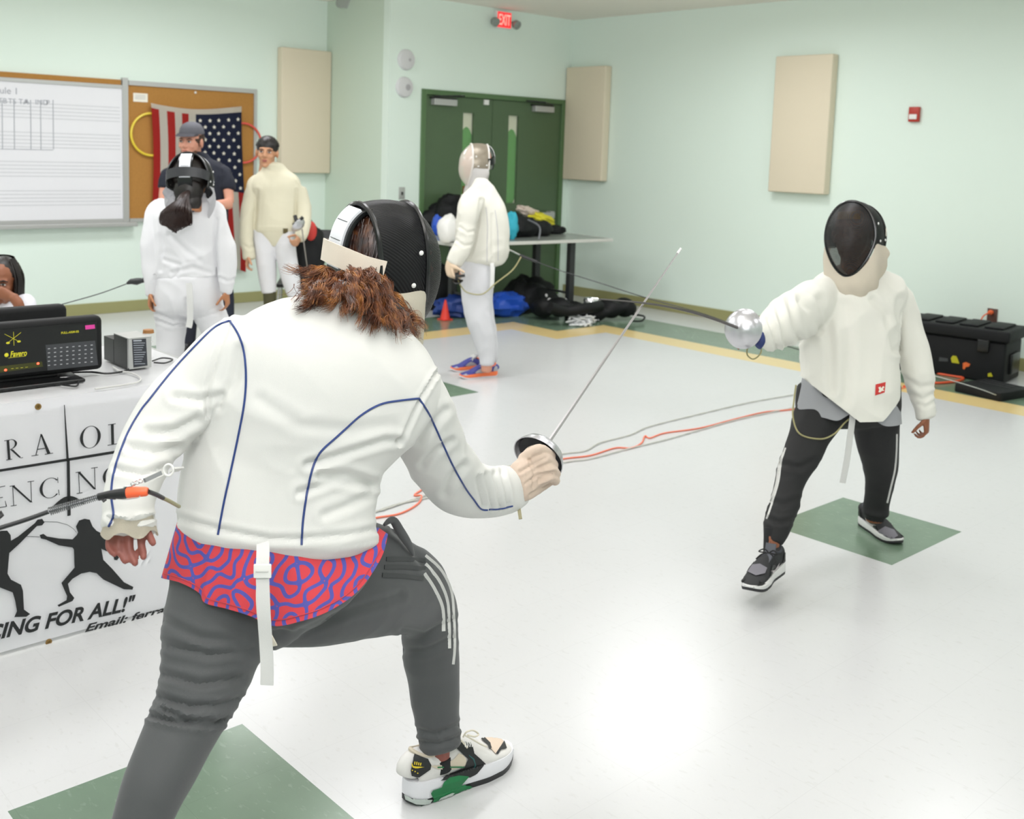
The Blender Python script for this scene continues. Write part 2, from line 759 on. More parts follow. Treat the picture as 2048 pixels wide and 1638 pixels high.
def paper_mat():
    m = bpy.data.materials.new('door_paper')
    m.use_nodes = True
    nt = m.node_tree
    b = nt.nodes['Principled BSDF']
    tc = nt.nodes.new('ShaderNodeTexCoord')
    vm = nt.nodes.new('ShaderNodeVectorMath')
    vm.operation = 'DISTANCE'
    vm.inputs[1].default_value = (0, 0, 0)
    mp = nt.nodes.new('ShaderNodeMapping')
    mp.inputs['Location'].default_value = (0.0, 0, -0.38)
    mp.inputs['Scale'].default_value = (3.6, 0, 1.05)
    nt.links.new(tc.outputs['Object'], mp.inputs['Vector'])
    nt.links.new(mp.outputs['Vector'], vm.inputs[0])
    ls = nt.nodes.new('ShaderNodeMath')
    ls.operation = 'LESS_THAN'
    ls.inputs[1].default_value = 0.42
    nt.links.new(vm.outputs['Value'], ls.inputs[0])
    mx = nt.nodes.new('ShaderNodeMix')
    mx.data_type = 'RGBA'
    mx.inputs['A'].default_value = (*hx('D3D6BC'), 1)
    mx.inputs['B'].default_value = (*hx('4F9A3C'), 1)
    nt.links.new(ls.outputs[0], mx.inputs['Factor'])
    nt.links.new(mx.outputs['Result'], b.inputs['Base Color'])
    b.inputs['Roughness'].default_value = 0.5
    return m


M_paper_g = paper_mat()
M_glass = mat('window_glass', 'FFFFFF', 0.03, alpha=0.05)


def door(name, x0, x1, wx0, wx1, cx0, cx1, hinge_left):
    bm = BM()
    z0, z1 = 1.0, 1.9
    b2(bm, x0, wx0, YB + 0.005, YB + 0.05, 0.01, DZ - 0.055)
    b2(bm, wx1, x1, YB + 0.005, YB + 0.05, 0.01, DZ - 0.055)
    b2(bm, wx0, wx1, YB + 0.005, YB + 0.05, z1, DZ - 0.055)
    b2(bm, wx0, wx1, YB + 0.005, YB + 0.05, 0.01, z0)
    d = struct(name, bm, M_dg)
    bm = BM()
    b2(bm, wx0, wx1, YB + 0.022, YB + 0.028, z0, z1)
    link('window_pane', bm, M_glass, d, smooth=False)
    bm = BM()
    b2(bm, wx0, wx1, YB + 0.034, YB + 0.036, z0, z1)
    p = link('window_poster', bm, M_paper_g, d, smooth=False)
    wxc = (wx0 + wx1) / 2
    off = base_of(d)
    p.data.transform(Matrix.Translation(off - V((wxc, YB, 1.0))))
    p.location = V((wxc, YB, 1.0)) - off
    bm = BM()

    bm.free()
    bm = BM()
    b2(bm, cx0, cx1, YB - 0.06, YB + 0.004, 1.955, 2.015, 0.004)
    cl = link('door_closer', bm, M_alu, d, smooth=False)
    bm = BM()
    b2(bm, cx0 - 0.02, cx1 + 0.01, YB - 0.035, YB + 0.004, 2.016, 2.03)
    s = 1 if hinge_left else -1
    tube(bm, [V((cx0 if hinge_left else cx1, YB - 0.04, 2.035)), V(((cx0 + cx1) / 2 + s * 0.1, YB - 0.16, 2.05)), V(((cx0 + cx1) / 2 + s * 0.25, YB - 0.03, 2.06))], 0.008)
    link('closer_arm', bm, M_black, cl, smooth=False)
    bm = BM()
    b2(bm, x0 + 0.1, x1 - 0.1, YB - 0.07, YB - 0.045, 0.84, 0.90, 0.005)
    b2(bm, x0 + 0.1, x0 + 0.16, YB - 0.06, YB + 0.006, 0.83, 0.91)
    b2(bm, x1 - 0.16, x1 - 0.1, YB - 0.06, YB + 0.006, 0.83, 0.91)
    link('push_bar', bm, M_alu, d, smooth=False)
    return d


door('door_1', DX0 + 0.052, dmid - 0.003, 6.83, 6.97, 6.42, 6.70, True)
door('door_2', dmid + 0.003, DX1 - 0.052, 7.44, 7.58, 7.76, 8.03, False)
bm = BM()
b2(bm, 7.09, 7.15, YB - 0.012, YB + 0.004, 1.99, 2.04)
tag(link('door_contact', bm, M_white, smooth=False), 'small white contact block at the top edge of the left green door leaf', 'door sensor')


# acoustic panels
M_fab = mat('beige_panel_fabric', 'DCD1BA', 0.85, bump=0.15, bscale=400)


def apanel(x0, x1, y0, y1, z0, z1, label):
    bm = BM()
    b2(bm, x0, x1, y0, y1, z0, z1, 0.012)
    return tag(link('acoustic_panel', bm, M_fab), label, 'acoustic panel', None)


apanel(XR - 0.1, XR - 0.002, 4.98, 5.55, 1.255, 2.455, 'beige fabric acoustic panel alone on the right wall beside the red alarm plate')
apanel(XR - 0.1, XR - 0.002, 7.595, 8.165, 1.255, 2.445, 'beige fabric acoustic panel in the corner right of the green double doors')
apanel(5.36, XC - 0.005, YW - 0.1, YW - 0.002, 1.255, 2.455, 'beige fabric acoustic panel right of the pinned flag')

# whiteboard and corkboard
M_wb = mat('whiteboard_enamel', 'E2E2E6', 0.25)
M_cork = mat('cork', 'A8783A', 0.9, bump=0.3, bscale=300, var=0.12, vscale=60)
M_ink = mat('faint_marker', 'B4B6BA', 0.6)
M_ink2 = mat('grey_marker', 'A2A5AC', 0.6)
wb = empty('whiteboard', (2.2, YW, 0.8), 'long white marker board printed with music staves left of the cork board', 'whiteboard')
zB, zT, WX1 = 0.835, 1.965, 3.83
bm = BM()
b2(bm, -0.2, WX1, YW - 0.02, YW, zB, zT)
link('writing_surface', bm, M_wb, wb, smooth=False)
bm = BM()
b2(bm, -0.2, WX1, YW - 0.03, YW, zT, zT + 0.03)
b2(bm, -0.2, WX1, YW - 0.03, YW, zB - 0.03, zB)
b2(bm, WX1, WX1 + 0.05, YW - 0.035, YW, zB - 0.03, 2.06)
link('frame', bm, M_alu, wb, smooth=False)
bm = BM()
b2(bm, -0.2, WX1 + 0.1, YW - 0.1, YW, zB - 0.065, zB - 0.031, 0.006)
link('marker_tray', bm, M_alu, wb, smooth=False)
bm = BM()
b2(bm, -0.2, WX1 - 0.01, YW - 0.025, YW, zT + 0.031, zT + 0.075)
link('cork_strip', bm, M_cork, wb, smooth=False)
bm = BM()
for z0_ in (1.80, 1.56, 1.32, 1.08):
    for k in range(5):
        z = z0_ - k * 0.03
        b2(bm, -0.2, WX1 - 0.02, YW - 0.0212, YW - 0.02, z - 0.0022, z + 0.0022)
link('music_staves', bm, M_ink, wb, smooth=False)
bm = BM()
for u in (4, 28, 61, 81, 106):
    a = ony(u, 200, YW - 0.02)
    c = ony(u + 1, 299, YW - 0.02)
    tube(bm, [a, c], 0.0035, 4)
a, c = ony(0, 298, YW - 0.02), ony(106, 300, YW - 0.02)
tube(bm, [a, c], 0.003, 4)
link('score_table', bm, M_ink2, wb, smooth=False)
bm = BM()
for u, v, s in ((-4, 206, 'TB'), (16, 207, 'TS'), (37, 208, 'TA'), (49, 208, 'A'), (70, 209, 'IND'), (92, 210, 'P')):
    text_mesh(bm, s, ony(u, v, YW - 0.0215), V((1, 0, 0)), V((0, 0, 1)), V((0, -1, 0)), 0.06)
text_mesh(bm, 'oule 1', ony(-12, 186, YW - 0.0215), V((1, 0, 0)), V((0, 0, 1)), V((0, -1, 0)), 0.075)
link('marker_writing', bm, M_ink2, wb, smooth=False)

cb = empty('cork_board', (4.5, YW, 0.8), 'tan cork board in a grey metal frame behind the pinned flag', 'notice board')
CX0, CX1 = 3.885, 5.10
bm = BM()
b2(bm, CX0, CX1, YW - 0.02, YW, zB, 2.0)
link('cork_surface', bm, M_cork, cb, smooth=False)
bm = BM()
b2(bm, CX0, CX1 + 0.03, YW - 0.035, YW, 2.0, 2.04)
b2(bm, CX1, CX1 + 0.03, YW - 0.035, YW, zB - 0.03, 2.0)
b2(bm, CX0, CX1 + 0.03, YW - 0.035, YW, zB - 0.03, zB)
link('frame', bm, M_alu, cb, smooth=False)
bm = BM()
b2(bm, 3.93, 4.06, YW - 0.022, YW - 0.0201, 1.86, 1.935)
nt_ = tag(link('paper_note', bm, mat('note_paper', 'EAE6D8', 0.7), smooth=False), 'small white paper note pinned at the top left of the cork board', 'note')
bm = BM()
for z in (1.885, 1.90, 1.915):
    b2(bm, 3.945, 4.04, YW - 0.0232, YW - 0.0221, z, z + 0.004)
link('note_lines', bm, M_ink2, nt_, smooth=False)
bm = BM()
ellip(bm, ony(391, 185, YW - 0.025), (0.011, 0.008, 0.011))
tag(link('push_pin', bm, M_white), 'round white push pin at the top middle of the cork board', 'push pin')

# hoops
for nm, col, c, r, lab in (('hula_hoop', 'E2C93C', (303, 269), 0.185, 'yellow plastic hoop hanging half behind the left edge of the flag'),
                           ('hula_hoop', 'D8584C', (487, 286), 0.185, 'red plastic hoop hanging behind the right edge of the flag')):
    cc = ony(c[0], c[1], YW - 0.045)
    bm = BM()
    tube(bm, [cc + V((math.cos(a) * r, 0, math.sin(a) * r)) for a in [2 * PI * k / 48 for k in range(48)]], 0.0105, 8, closed=True)
    tag(link(nm, bm, mat('hoop_' + col, col, 0.35)), lab, 'hoop')

# flag hung with the stripes vertical, blue field on the right
fl_c = {'tl': ony(302, 206, YW - 0.07), 'tr': ony(485, 213, YW - 0.07), 'bl': ony(312, 470, YW - 0.07), 'br': ony(487, 530, YW - 0.07)}


def flag_pt(s, t, dy=0.0):
    """s across 0..1, t down 0..1"""
    top = fl_c['tl'].lerp(fl_c['tr'], s)
    top.z -= 0.05 * math.sin(PI * s) * (1 - 0.4 * s)
    bot = V((fl_c['tl'].x + 0.03 + (fl_c['tr'].x - fl_c['tl'].x) * s * 1.02, YW - 0.07, 0.62 - 0.32 * s))
    p = top.lerp(bot, t)
    p.y = YW - 0.07 + 0.022 * math.sin(s * 19 + t * 1.5) * (0.25 + 0.75 * t) - dy
    p.x += 0.012 * math.sin(t * 5 + s * 4)
    return p


bm = BM()
NS, NT = 104, 60
grid = [[bm.verts.new(flag_pt(i / NS, j / NT)) for j in range(NT + 1)] for i in range(NS + 1)]
for i in range(NS):
    for j in range(NT):
        f = bm.faces.new((grid[i][j], grid[i + 1][j], grid[i + 1][j + 1], grid[i][j + 1]))
        s, t = (i + 0.5) / NS, (j + 0.5) / NT
        k = int(s * 13)
        if t < 0.03:
            f.material_index = 1
        elif s > 6 / 13 and t < 0.52:
            f.material_index = 2
        else:
            f.material_index = 0 if k % 2 == 0 else 1
r_ = bmesh.ops.solidify(bm, geom=bm.faces[:], thickness=0.002)
M_fr = mat('flag_red', 'BE2A24', 0.8)
M_fw = mat('flag_white', 'DDD8CC', 0.8)
M_fb = mat('flag_navy', '1C2340', 0.8)
flag = tag(link('flag', bm, [M_fr, M_fw, M_fb]), 'american flag pinned sideways to the cork board', 'flag')
bm = BM()
for row in range(11):
    n_ = 5 if row % 2 == 0 else 4
    for q in range(n_):
        s = 6 / 13 + 0.045 + (0.445 / 4) * (q + (0 if n_ == 5 else 0.5))
        t = 0.075 + row * 0.0415
        c = flag_pt(s, t, 0.004)
        pts = []
        for a in range(10):
            rr = 0.020 if a % 2 == 0 else 0.0085
            an = PI / 2 + a * PI / 5
            pts.append(c + V((math.cos(an) * rr, 0, math.sin(an) * rr)))
        poly(bm, pts, (0, -1, 0), 0.002)
link('stars', bm, M_fw, flag, smooth=False)
bm = BM()
b2(bm, 5.905, 5.918, 9.0, 9.008, 0.55, 1.2)
bm.free()
# blue cord hanging at the column
bm = BM()
tube(bm, [ony(684, 370, YW - 0.05), ony(680, 400, YW - 0.05), ony(682, 430, YW - 0.05), ony(678, 465, YW - 0.05)], 0.006, 6)
tag(link('hanging_cord', bm, mat('blue_cord', '6A8AA8', 0.6)), 'thin blue cord hanging in the corner below the panel', 'cord')
# speaker horn at the very top
bm = BM()
p0 = ony(672, -12, YW - 0.3)
lathe(bm, [(0.02, 0), (0.05, 0.03), (0.09, 0.09), (0.1, 0.1), (0.085, 0.09)], ony(680, -14, YW - 0.35), V((0.1, -0.6, -0.6)), 24)
b2(bm, 5.84, XC - 0.001, YW - 0.36, YW - 0.32, 2.86, 2.9)
tag(link('wall_speaker', bm, M_alu), 'grey horn speaker at the top of the column by the ceiling', 'speaker')

# exit sign
ex = empty('exit_sign', (7.27, YB, 2.76), 'red lit EXIT sign with two lamp heads above the green doors', 'exit sign')
bm = BM()
b2(bm, 7.185, 7.385, YB - 0.05, YB, 2.755, 2.925, 0.006)
link('housing', bm, M_white, ex, smooth=False)
M_exit = mat('exit_red_lit', 'FF3B3B', 0.5, emit='FF3038', estr=0.55)
M_exit2 = mat('exit_letter_lit', 'FFC4B8', 0.5, emit='FF9C90', estr=0.7)
bm = BM()
b2(bm, 7.195, 7.375, YB - 0.055, YB - 0.0501, 2.765, 2.915)
link('sign_face', bm, M_exit, ex, smooth=False)
bm = BM()
text_mesh(bm, 'EXIT', V((7.205, YB - 0.0555, 2.79)), V((1, 0, 0)), V((0, 0, 1)), V((0, -1, 0)), 0.15, off=0.002, width=0.16)
link('lettering', bm, M_exit2, ex, smooth=False)
for sx in (7.145, 7.43):
    bm = BM()
    lathe(bm, [(0.02, 0), (0.042, 0.03), (0.045, 0.07), (0.038, 0.075)], V((sx, YB - 0.03, 2.83)), V((0, -1, -0.5)), 20)
    b2(bm, min(sx, 7.285) if sx < 7.2 else 7.385, 7.185 if sx < 7.2 else sx, YB - 0.035, YB - 0.02, 2.82, 2.84)
    link('lamp_head', bm, mat('lamp_grey', '8A918C', 0.4), ex)

# round fittings on the wall
for (x, z, lab, dark) in ((6.108, 2.355, 'upper of the two round white fittings left of the green doors', 0.012),
                          (6.093, 2.10, 'lower of the two round white fittings left of the green doors, grey centre', 0.026)):
    bm = BM()
    lathe(bm, [(0.0, 0.035), (0.05, 0.035), (0.085, 0.028), (0.096, 0.012), (0.098, 0)], V((x, YB, z)), V((0, -1, 0)), 36)
    d = tag(link('smoke_detector', bm, mat('fitting_white', 'CFCFD0', 0.5)), lab, 'wall fitting')
    bm = BM()
    lathe(bm, [(0, 0.04), (dark, 0.04), (dark + 0.004, 0.034)], V((x + 0.022, YB, z)), V((0, -1, 0)), 24)
    link('sensor_disc', bm, mat('fitting_grey', 'A9A7AA', 0.5), d)
bm = BM()
b2(bm, 6.055, 6.125, YB - 0.008, YB, 1.05, 1.165, 0.003)
sw = tag(link('light_switch', bm, mat('steel_plate', 'B4B6B2', 0.35, metal=0.4)), 'small steel switch plate on the wall left of the doors', 'light switch')
bm = BM()
b2(bm, 6.081, 6.099, YB - 0.016, YB - 0.0081, 1.09, 1.12, 0.002)
link('toggle', bm, M_black, sw)
# alarm
bm = BM()
b2(bm, XR - 0.035, XR, 4.208, 4.295, 1.885, 2.005, 0.004)
al = tag(link('fire_alarm', bm, mat('alarm_red', 'B02E1E', 0.4)), 'small red fire alarm strobe on the right wall', 'fire alarm')
bm = BM()
b2(bm, XR - 0.045, XR - 0.0351, 4.22, 4.285, 1.905, 1.945, 0.004)
link('strobe_lens', bm, M_white, al)
# outlet
bm = BM()
b2(bm, XR - 0.008, XR, 3.455, 3.535, 0.335, 0.45, 0.003)
ou = tag(link('wall_outlet', bm, mat('outlet_brown', '5B4038', 0.5)), 'dark outlet plate on the right wall above the black trunk', 'outlet')
bm = BM()
lathe(bm, [(0.017, 0), (0.02, 0.02), (0.016, 0.04), (0.006, 0.05)], V((XR - 0.008, 3.50, 0.42)), V((-1, 0, 0)), 16)
pl = tag(link('power_plug', bm, mat('orange_plastic', 'E8622C', 0.4)), 'orange plug pushed in the wall outlet', 'plug')
bm = BM()
tube(bm, catmull([V((XR - 0.055, 3.50, 0.42)), V((XR - 0.1, 3.53, 0.38)), V((XR - 0.1, 3.55, 0.25)), V((XR - 0.07, 3.56, 0.02)), V((XR - 0.09, 3.7, 0.012))]), 0.005, 6)
link('plug_cord', bm, MATS['orange_plastic'], pl)
# flush ceiling panel near the corner
bm = BM()
b2(bm, 5.78, 7.02, 4.78, 5.42, CEIL - 0.012, CEIL - 0.0005, 0.003)
tag(link('ceiling_light_panel', bm, mat('vent_white', 'E4E0D8', 0.6)), 'flat pale ceiling light panel near the exit sign', 'ceiling light')

# ------------------------------------------------------------------ table with the banner
M_ttop = mat('grey_marbled_laminate', 'C9CACB', 0.3, var=0.08, vscale=14)
M_tleg = mat('dark_grey_metal', '3A3B3C', 0.4, metal=0.4)


def folding_table(c0, ex, ey, L, D, label, mtop, medge, inset=0.28, lw=0.03):
    """c0: front left corner on the floor, ex along the front, ey to the back"""
    ex, ey = V(ex).normalized(), V(ey).normalized()
    R3 = Matrix((ex, ey, V((0, 0, 1)))).transposed()
    c = V(c0) + ex * L / 2 + ey * D / 2
    t = empty('folding_table', (c.x, c.y, 0), label, 'table')
    bm = BM()
    box(bm, c + V((0, 0, 0.727)), (L - 0.02, D - 0.02, 0.024), R3, 0.004)
    link('table_top', bm, mtop, t, smooth=False)
    bm = BM()
    for s in (-1, 1):
        box(bm, c + ey * s * (D / 2 - 0.005) + V((0, 0, 0.725)), (L, 0.01, 0.03), R3, 0.003)
        box(bm, c + ex * s * (L / 2 - 0.005) + V((0, 0, 0.725)), (0.01, D - 0.021, 0.03), R3, 0.003)
    link('edge_band', bm, medge, t, smooth=False)
    for s in (-1, 1):
        for q in (-1, 1):
            bm = BM()
            a = c + ex * s * (L / 2 - inset) + ey * q * (D / 2 - 0.12)
            box(bm, a + V((0, 0, 0.355)), (lw, lw, 0.71), R3, 0.004)
            link('leg', bm, M_tleg, t, smooth=False)
        bm = BM()
        box(bm, c + ex * s * (L / 2 - inset) + V((0, 0, 0.22)), (0.02, D - 0.271, 0.02), R3)
        link('stretcher', bm, M_tleg, t, smooth=False)
    return t


folding_table((-0.15, 3.33, 0), (1, 0, 0), (0, 1, 0), 1.90, 0.76,
              'grey topped folding table behind the white fencing banner, carrying the scoring machine', M_ttop, M_alu)
# the banner hangs from the front edge and slants a little to the floor
BT, BB = V((0, 3.312, 0.745)), V((0, 3.225, 0.012))
bz = (BT - BB).normalized()
bn = V((1, 0, 0)).cross(bz).normalized()
if bn.y > 0:
    bn = -bn


def ban(u, v, lift=0.0):
    r = ray(u, v)
    t = (BT - CAM).dot(bn) / r.dot(bn)
    return CAM + r * t + bn * lift


M_ban = mat('white_vinyl_banner', 'FAFAFC', 0.35, bump=0.04, bscale=8)
M_ink_k = mat('banner_black', '17181A', 0.45)
bm = BM()
NX, NZ = 40, 14
gr = []
for i in range(NX + 1):
    x = -0.12 + 1.82 * i / NX
    col = []
    for j in range(NZ + 1):
        p = BB.lerp(BT, j / NZ)
        col.append(bm.verts.new(V((x, p.y, p.z)) + bn * 0.0012 * math.sin(x * 9 + j * 0.5)))
    gr.append(col)
for i in range(NX):
    for j in range(NZ):
        bm.faces.new((gr[i][j], gr[i + 1][j], gr[i + 1][j + 1], gr[i][j + 1]))
bmesh.ops.solidify(bm, geom=bm.faces[:], thickness=0.0015)
banner = tag(link('banner', bm, M_ban), 'white vinyl banner with black fencers and lettering hanging from the table front', 'banner')
LF = 0.006
ZS = 2.925


def zb(x, y, lift=LF):
    return ban(x / ZS, 760 + y / ZS, lift)


def bpoly(bm, pts, th=0.0008):
    poly(bm, [zb(x, y) for x, y in pts], bn, th)


def stroke(bm, x0, y0, x1, y1, w0, w1=None, horiz=False):
    w1 = w0 if w1 is None else w1
    if horiz:
        bpoly(bm, [(x0, y0 - w0 / 2), (x1, y1 - w1 / 2), (x1, y1 + w1 / 2), (x0, y0 + w0 / 2)])
    else:
        bpoly(bm, [(x0 - w0 / 2, y0), (x0 + w0 / 2, y0), (x1 + w1 / 2, y1), (x1 - w1 / 2, y1)])


def arc(bm, cx, cy, rx, ry, a0, a1, wt, sk=-0.15, n=22):
    """stroke of an oval, thick at the sides and thin at top and bottom; sk: slope of the line of writing"""
    o, i_ = [], []
    for k in range(n + 1):
        a = math.radians(a0 + (a1 - a0) * k / n)
        w_ = 2.5 + (wt - 2.5) * abs(math.cos(a))
        x1, y1 = cx + (rx + w_ / 2) * math.cos(a), cy - (ry + 1.5) * math.sin(a)
        x2, y2 = cx + (rx - w_ / 2) * math.cos(a), cy - (ry - 1.5) * math.sin(a)
        o.append((x1, y1 + (x1 - cx) * sk))
        i_.append((x2, y2 + (x2 - cx) * sk))
    for k in range(n):
        bpoly(bm, [o[k], o[k + 1], i_[k + 1], i_[k]])


def ban_part(name, bm):
    return link(name, bm, M_ink_k, banner, smooth=False)


def serif(bm, x, y, w_=34):
    stroke(bm, x - w_ / 2, y + w_ * 0.075, x + w_ / 2, y - w_ * 0.075, 4, 4, True)


# R A | O L
bm = BM()
stroke(bm, 42, 352, 50, 464, 15)
serif(bm, 38, 352)
serif(bm, 50, 464)
arc(bm, 55, 375, 34, 28, -85, 88, 13)
stroke(bm, 62, 404, 112, 450, 17, 14)
arc(bm, 122, 440, 16, 14, 190, 300, 5)
ban_part('letter_r', bm)
bm = BM()
stroke(bm, 236, 318, 205, 440, 5, 5)
stroke(bm, 236, 315, 282, 430, 10, 20)
stroke(bm, 212, 405, 264, 397, 5, 5, True)
serif(bm, 200, 440, 40)
serif(bm, 282, 430, 48)
ban_part('letter_a', bm)
bm = BM()
arc(bm, 524, 333, 52, 64, 0, 360, 18, n=40)
ban_part('letter_o', bm)
bm = BM()
stroke(bm, 652, 258, 655, 376, 16)
serif(bm, 650, 258, 44)
stroke(bm, 625, 381, 720, 365, 4, 4, True)
stroke(bm, 712, 335, 718, 366, 5, 6)
ban_part('letter_l', bm)
# E N C | N G
bm = BM()
stroke(bm, -22, 628, -18, 748, 15)
stroke(bm, -40, 750, 32, 738, 4, 4, True)
stroke(bm, -40, 632, 26, 618, 4, 4, True)
stroke(bm, -18, 690, 12, 684, 4, 4, True)
stroke(bm, 26, 705, 34, 739, 3, 6)
ban_part('letter_e', bm)


def letN(bm, x0, yt0, x1, yt1, yb0, yb1):
    stroke(bm, x0, yt0, x0 + 6, yb0, 4)
    stroke(bm, x1, yt1, x1 + 4, yb1 - 4, 4)
    stroke(bm, x0 + 2, yt0, x1 + 3, yb1 - 2, 17, 15)
    serif(bm, x0 - 2, yt0, 30)
    serif(bm, x0 + 6, yb0, 34)
    serif(bm, x1, yt1, 38)


bm = BM()
letN(bm, 70, 618, 176, 592, 733, 716)
ban_part('letter_n', bm)
bm = BM()
arc(bm, 290, 630, 54, 58, 42, 318, 17, n=30)
stroke(bm, 333, 568, 335, 600, 3, 3)
stroke(bm, 338, 640, 342, 672, 4, 3)
ban_part('letter_c', bm)
bm = BM()
letN(bm, 455, 538, 548, 512, 660, 640)
ban_part('letter_n', bm)
bm = BM()
arc(bm, 655, 560, 50, 56, 45, 318, 17, n=30)
stroke(bm, 694, 560, 696, 596, 14)
ban_part('letter_g', bm)
# the sword cross
bm = BM()
bpoly(bm, [(370, 145), (374, 145), (398, 460), (384, 460)])
bpoly(bm, [(386, 460), (403, 458), (409, 790), (390, 794)])
lathe_pts = [(300 + 195 * k / 16, 742 - 56 * math.sin(PI * k / 16) - 18 * k / 16) for k in range(17)]
bpoly(bm, lathe_pts + [(440, 718), (400, 712), (350, 735)])
bpoly(bm, [(-60, 530), (670, 412), (760, 396), (760, 410), (670, 428), (-60, 545)])
ban_part('sword_cross', bm)
# fencers
bm = BM()
bpoly(bm, [(228, 905), (250, 898), (270, 913), (340, 925), (420, 930), (445, 905), (452, 890), (440, 855), (458, 820), (490, 810), (520, 815), (537, 855), (560, 880),
           (600, 900), (640, 985), (620, 1000), (588, 985), (600, 1050), (650, 1100), (720, 1180), (775, 1208), (770, 1224), (720, 1222), (600, 1165), (560, 1128), (520, 1120), (470, 1130),
           (420, 1160), (393, 1190), (405, 1240), (430, 1272), (420, 1290), (340, 1324), (332, 1315), (385, 1285), (388, 1262), (355, 1185), (385, 1150), (432, 1095),
           (428, 990), (420, 978), (340, 965), (265, 932), (235, 925)])
bpoly(bm, [(660, 1030), (682, 1018), (692, 1036), (680, 1052), (664, 1050)])
ban_part('fencer_silhouette', bm)
bm = BM()
bpoly(bm, [(-30, 900), (0, 880), (38, 879), (58, 905), (60, 938), (100, 915), (200, 835), (215, 815), (242, 810), (256, 830), (242, 848), (212, 852), (110, 955), (50, 1010), (40, 1130),
           (60, 1165), (118, 1195), (130, 1230), (136, 1340), (172, 1366), (150, 1382), (80, 1384), (95, 1350), (85, 1290), (70, 1240), (-20, 1205), (-90, 1230), (-90, 950)])
ban_part('fencer_silhouette', bm)
bm = BM()
for pl_ in ([(255, 827), (330, 829), (390, 845), (425, 868), (443, 890)], [(150, 913), (230, 916)]):
    for (x0, y0), (x1, y1) in zip(pl_, pl_[1:]):
        bpoly(bm, [(x0, y0 - 1.5), (x1, y1 - 1.5), (x1, y1 + 1.5), (x0, y0 + 1.5)])
ban_part('foil_lines', bm)


def btext(name, s, xa, ya, xb, yb, h, shear, off):
    o, e = zb(xa, ya), zb(xb, yb)
    ex_ = (e - o).normalized()
    ey_ = (bz - ex_ * bz.dot(ex_)).normalized()
    up = zb(xa, ya - h)
    bm = BM()
    text_mesh(bm, s, o, ex_, ey_, bn, (up - o).length * 1.35, shear, off, 0.0006, width=(e - o).length)
    ban_part(name, bm)


btext('slogan', 'FENCING FOR ALL!"', -330, 1580, 790, 1335, 92, 0.3, 0.0020)
btext('email_line', 'Email: ferraiol', 488, 1472, 1065, 1333, 44, 0.35, 0.0010)
M_brass = mat('brass', '9A7B4A', 0.35, metal=0.8)
for x, y in ((222, 156), (284, 1532)):
    bm = BM()
    lathe(bm, [(0.004, 0), (0.005, 0.002), (0.009, 0.002), (0.010, 0)], zb(x, y, 0.002), bn, 20)
    lathe(bm, [(0.0, 0.0008), (0.0045, 0.0008)], zb(x, y, 0.002), bn, 16)
    link('grommet', bm, M_brass, banner)

# ------------------------------------------------------------------ things on that table
TZ = 0.742
M_case = mat('machine_black', '121314', 0.6, spec=0.25, bump=0.05, bscale=500)
M_case2 = mat('machine_black_gloss', '0F1011', 0.3)
M_yel = mat('machine_yellow', 'D6CF2A', 0.5)


